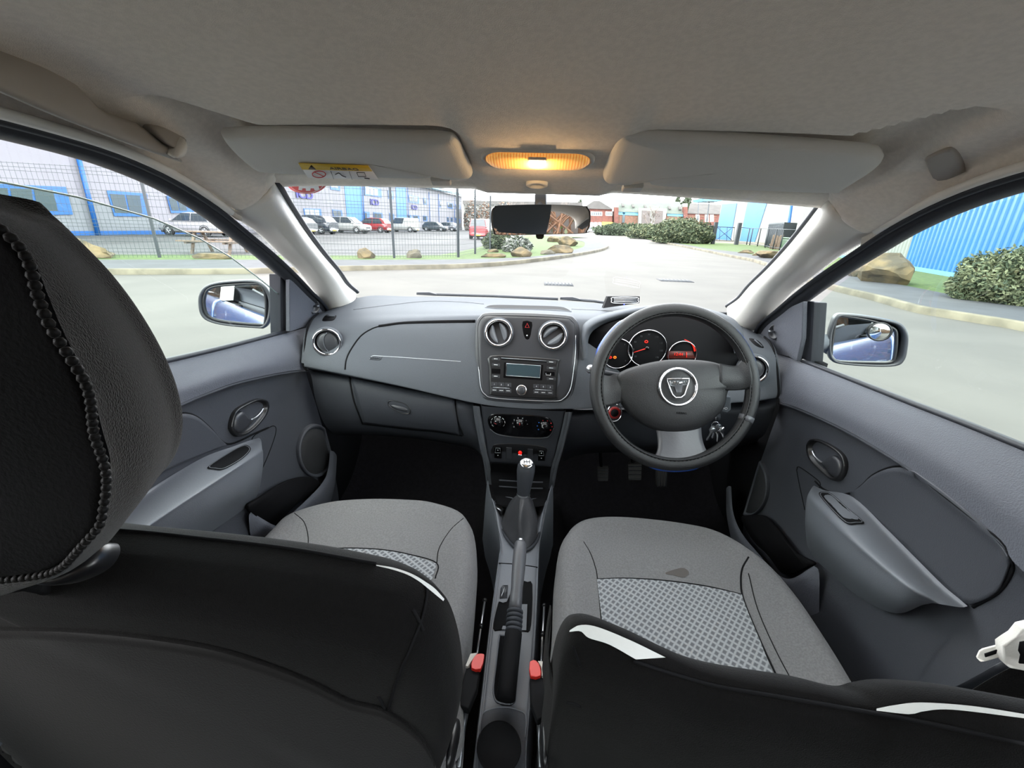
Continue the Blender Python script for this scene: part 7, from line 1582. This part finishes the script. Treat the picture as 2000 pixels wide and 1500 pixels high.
# ---- rear of the cabin and body (seen in the mirrors)
for sgn in (-1, 1):
    side = 'left' if sgn < 0 else 'right'
    rd = thing('rear_door', 'blue rear door on the %s side of the car, seen in the door mirror' % side, 'car door', (sgn*.78, -.65, .3))
    ob('outer_skin', surf([[V((sgn*x_, y, z)) for y in (-.26, -.6, -1.0, -1.28)] for x_, z in ((.735, .93), (.775, .90), (.80, .75), (.815, .60), (.80, .42), (.76, .28))], 3, 4), M['body'], rd, solid=.01)
    ob('inner_panel', surf([[V((sgn*x_, y, z)) for y in (-.26, -.6, -1.0, -1.28)] for x_, z in ((.70, .95), (.67, .90), (.66, .70), (.66, .30))], 3, 4), M['door2'], rd)
    fr2 = [V((sgn*.715, -.28, .94)), V((sgn*.615, -.28, 1.32)), V((sgn*.62, -.9, 1.30)), V((sgn*.66, -1.22, 1.12)), V((sgn*.715, -1.26, .94))]
    ob('window_frame', tube(fr2, .018, 8, True), M['gloss'], rd)
    ob('window_pane', flat(fr2), M['glass2'], rd, smooth=False)
    ob('outer_handle', tube(smooth([V((sgn*.80, -1.0, .80)), V((sgn*.83, -1.03, .80)), V((sgn*.83, -1.13, .80)), V((sgn*.80, -1.16, .80))], 4), .010, 8), M['blk'], rd)
    bp2 = [V((sgn*.70, -.22, .94)), V((sgn*.60, -.22, 1.34))]
    ob('trim_%d' % (5 if sgn < 0 else 6), prism([V((sgn*.70, -.27, .94)), V((sgn*.70, -.16, .94)), V((sgn*.60, -.18, 1.36)), V((sgn*.60, -.27, 1.36))], V((sgn*.05, 0, 0))), M['pillar'], kind='structure', label='pale inner pillar between the front and rear doors, %s side' % side, smooth=False)
    st('trim_%d' % (7 if sgn < 0 else 8), prism([V((sgn*.70, -.34, .2)), V((sgn*.70, .12, .2)), V((sgn*.70, .12, .93)), V((sgn*.70, -.34, .93))], V((sgn*.03, 0, 0))), M['matblk'], 'black lower trim between the doors, %s side' % side)
st('wall_back', prism([V((-.70, -1.36, .25)), V((.70, -1.36, .25)), V((.70, -1.42, .98)), V((-.70, -1.42, .98))], V((0, -.05, 0))), M['door2'], 'inside of the tailgate below the rear window')
rs_ = thing('bench_seat', 'black rear bench seat, seen only in the mirror', 'car seat', (0, -.9, .3))
ob('rear_headrest', prism(smooth([V((-.01, -.98, 1.235)), V((.03, -.98, 1.21)), V((.28, -.98, 1.205)), V((.315, -.98, 1.23)), V((.335, -.98, 1.38)), V((.31, -.98, 1.44)), V((-.30, -.98, 1.44)), V((-.32, -.98, 1.36)), V((-.30, -.98, 1.235))], 3, True), V((0, -.08, 0))), M['arm'], rs_, bevel=.02, seg=3)
ob('bench_cushion', bb(-.62, .62, -1.0, -.5, .35, .52), M['fabdark'], rs_, bevel=.05, seg=4); ob('bench_back', prism([V((-.62, -1.0, .45)), V((.62, -1.0, .45)), V((.62, -1.18, .98)), V((-.62, -1.18, .98))], V((0, -.1, 0))), M['fabdark'], rs_, bevel=.04, seg=4)
# hedge bank behind the car
hdg = thing('hedge_bank', 'tangled brown and green hedge bank behind the car, seen in the mirror', 'hedge', (0, -7, 0))
rnd = random.Random(99); bm = bmesh.new()
for i in range(1500):
    x = rnd.uniform(-12, 12); y = -5.5-rnd.random()*2.5; z = rnd.uniform(-.2, 1.5); p = V((x, y, max(0, z))); d = V((rnd.uniform(-.7, .7), rnd.uniform(-.3, .4), rnd.uniform(.4, 1))).normalized()
    L = rnd.uniform(.8, 2.2); q1 = p+d*L*.5+V((rnd.uniform(-.1, .1), 0, 0)); tube([p, q1, q1+(d+V((rnd.uniform(-.5, .5), 0, -.1))).normalized()*L*.5], [.022, .015, .006], 4, bm=bm)
ob('twigs', bm, M['twig'], hdg, kind='stuff', smooth=False)
bm = bmesh.new()
for i in range(9000):
    x = rnd.uniform(-13, 13); p = V((x, -5.3-rnd.random()*3, rnd.random()**.8*3.4)); 
    if math.sin(x*1.3)+math.sin(p.z*2.1+x)+rnd.uniform(-.8, .8) < 0: continue
    d1 = V((rnd.uniform(-1, 1), rnd.uniform(-1, 1), rnd.uniform(-1, 1))).normalized(); d2 = d1.cross(V((rnd.uniform(-1, 1), rnd.uniform(-1, 1), rnd.uniform(-1, 1)))).normalized(); s_ = rnd.uniform(.04, .09)
    f = bm.faces.new([bm.verts.new(q) for q in (p-d1*s_, p+d2*s_*.5, p+d1*s_, p-d2*s_*.5)]); f.material_index = rnd.randrange(2)
ob('leaves', bm, [M['leaf2'], M['grass']], hdg, kind='stuff', smooth=False)
ob('soil_bank', prism([V((-14, -8.5, 0)), V((14, -8.5, 0)), V((14, -8.5, 3)), V((-14, -8.5, 3))], V((0, -2, 0))), M['bark'], hdg, smooth=False)
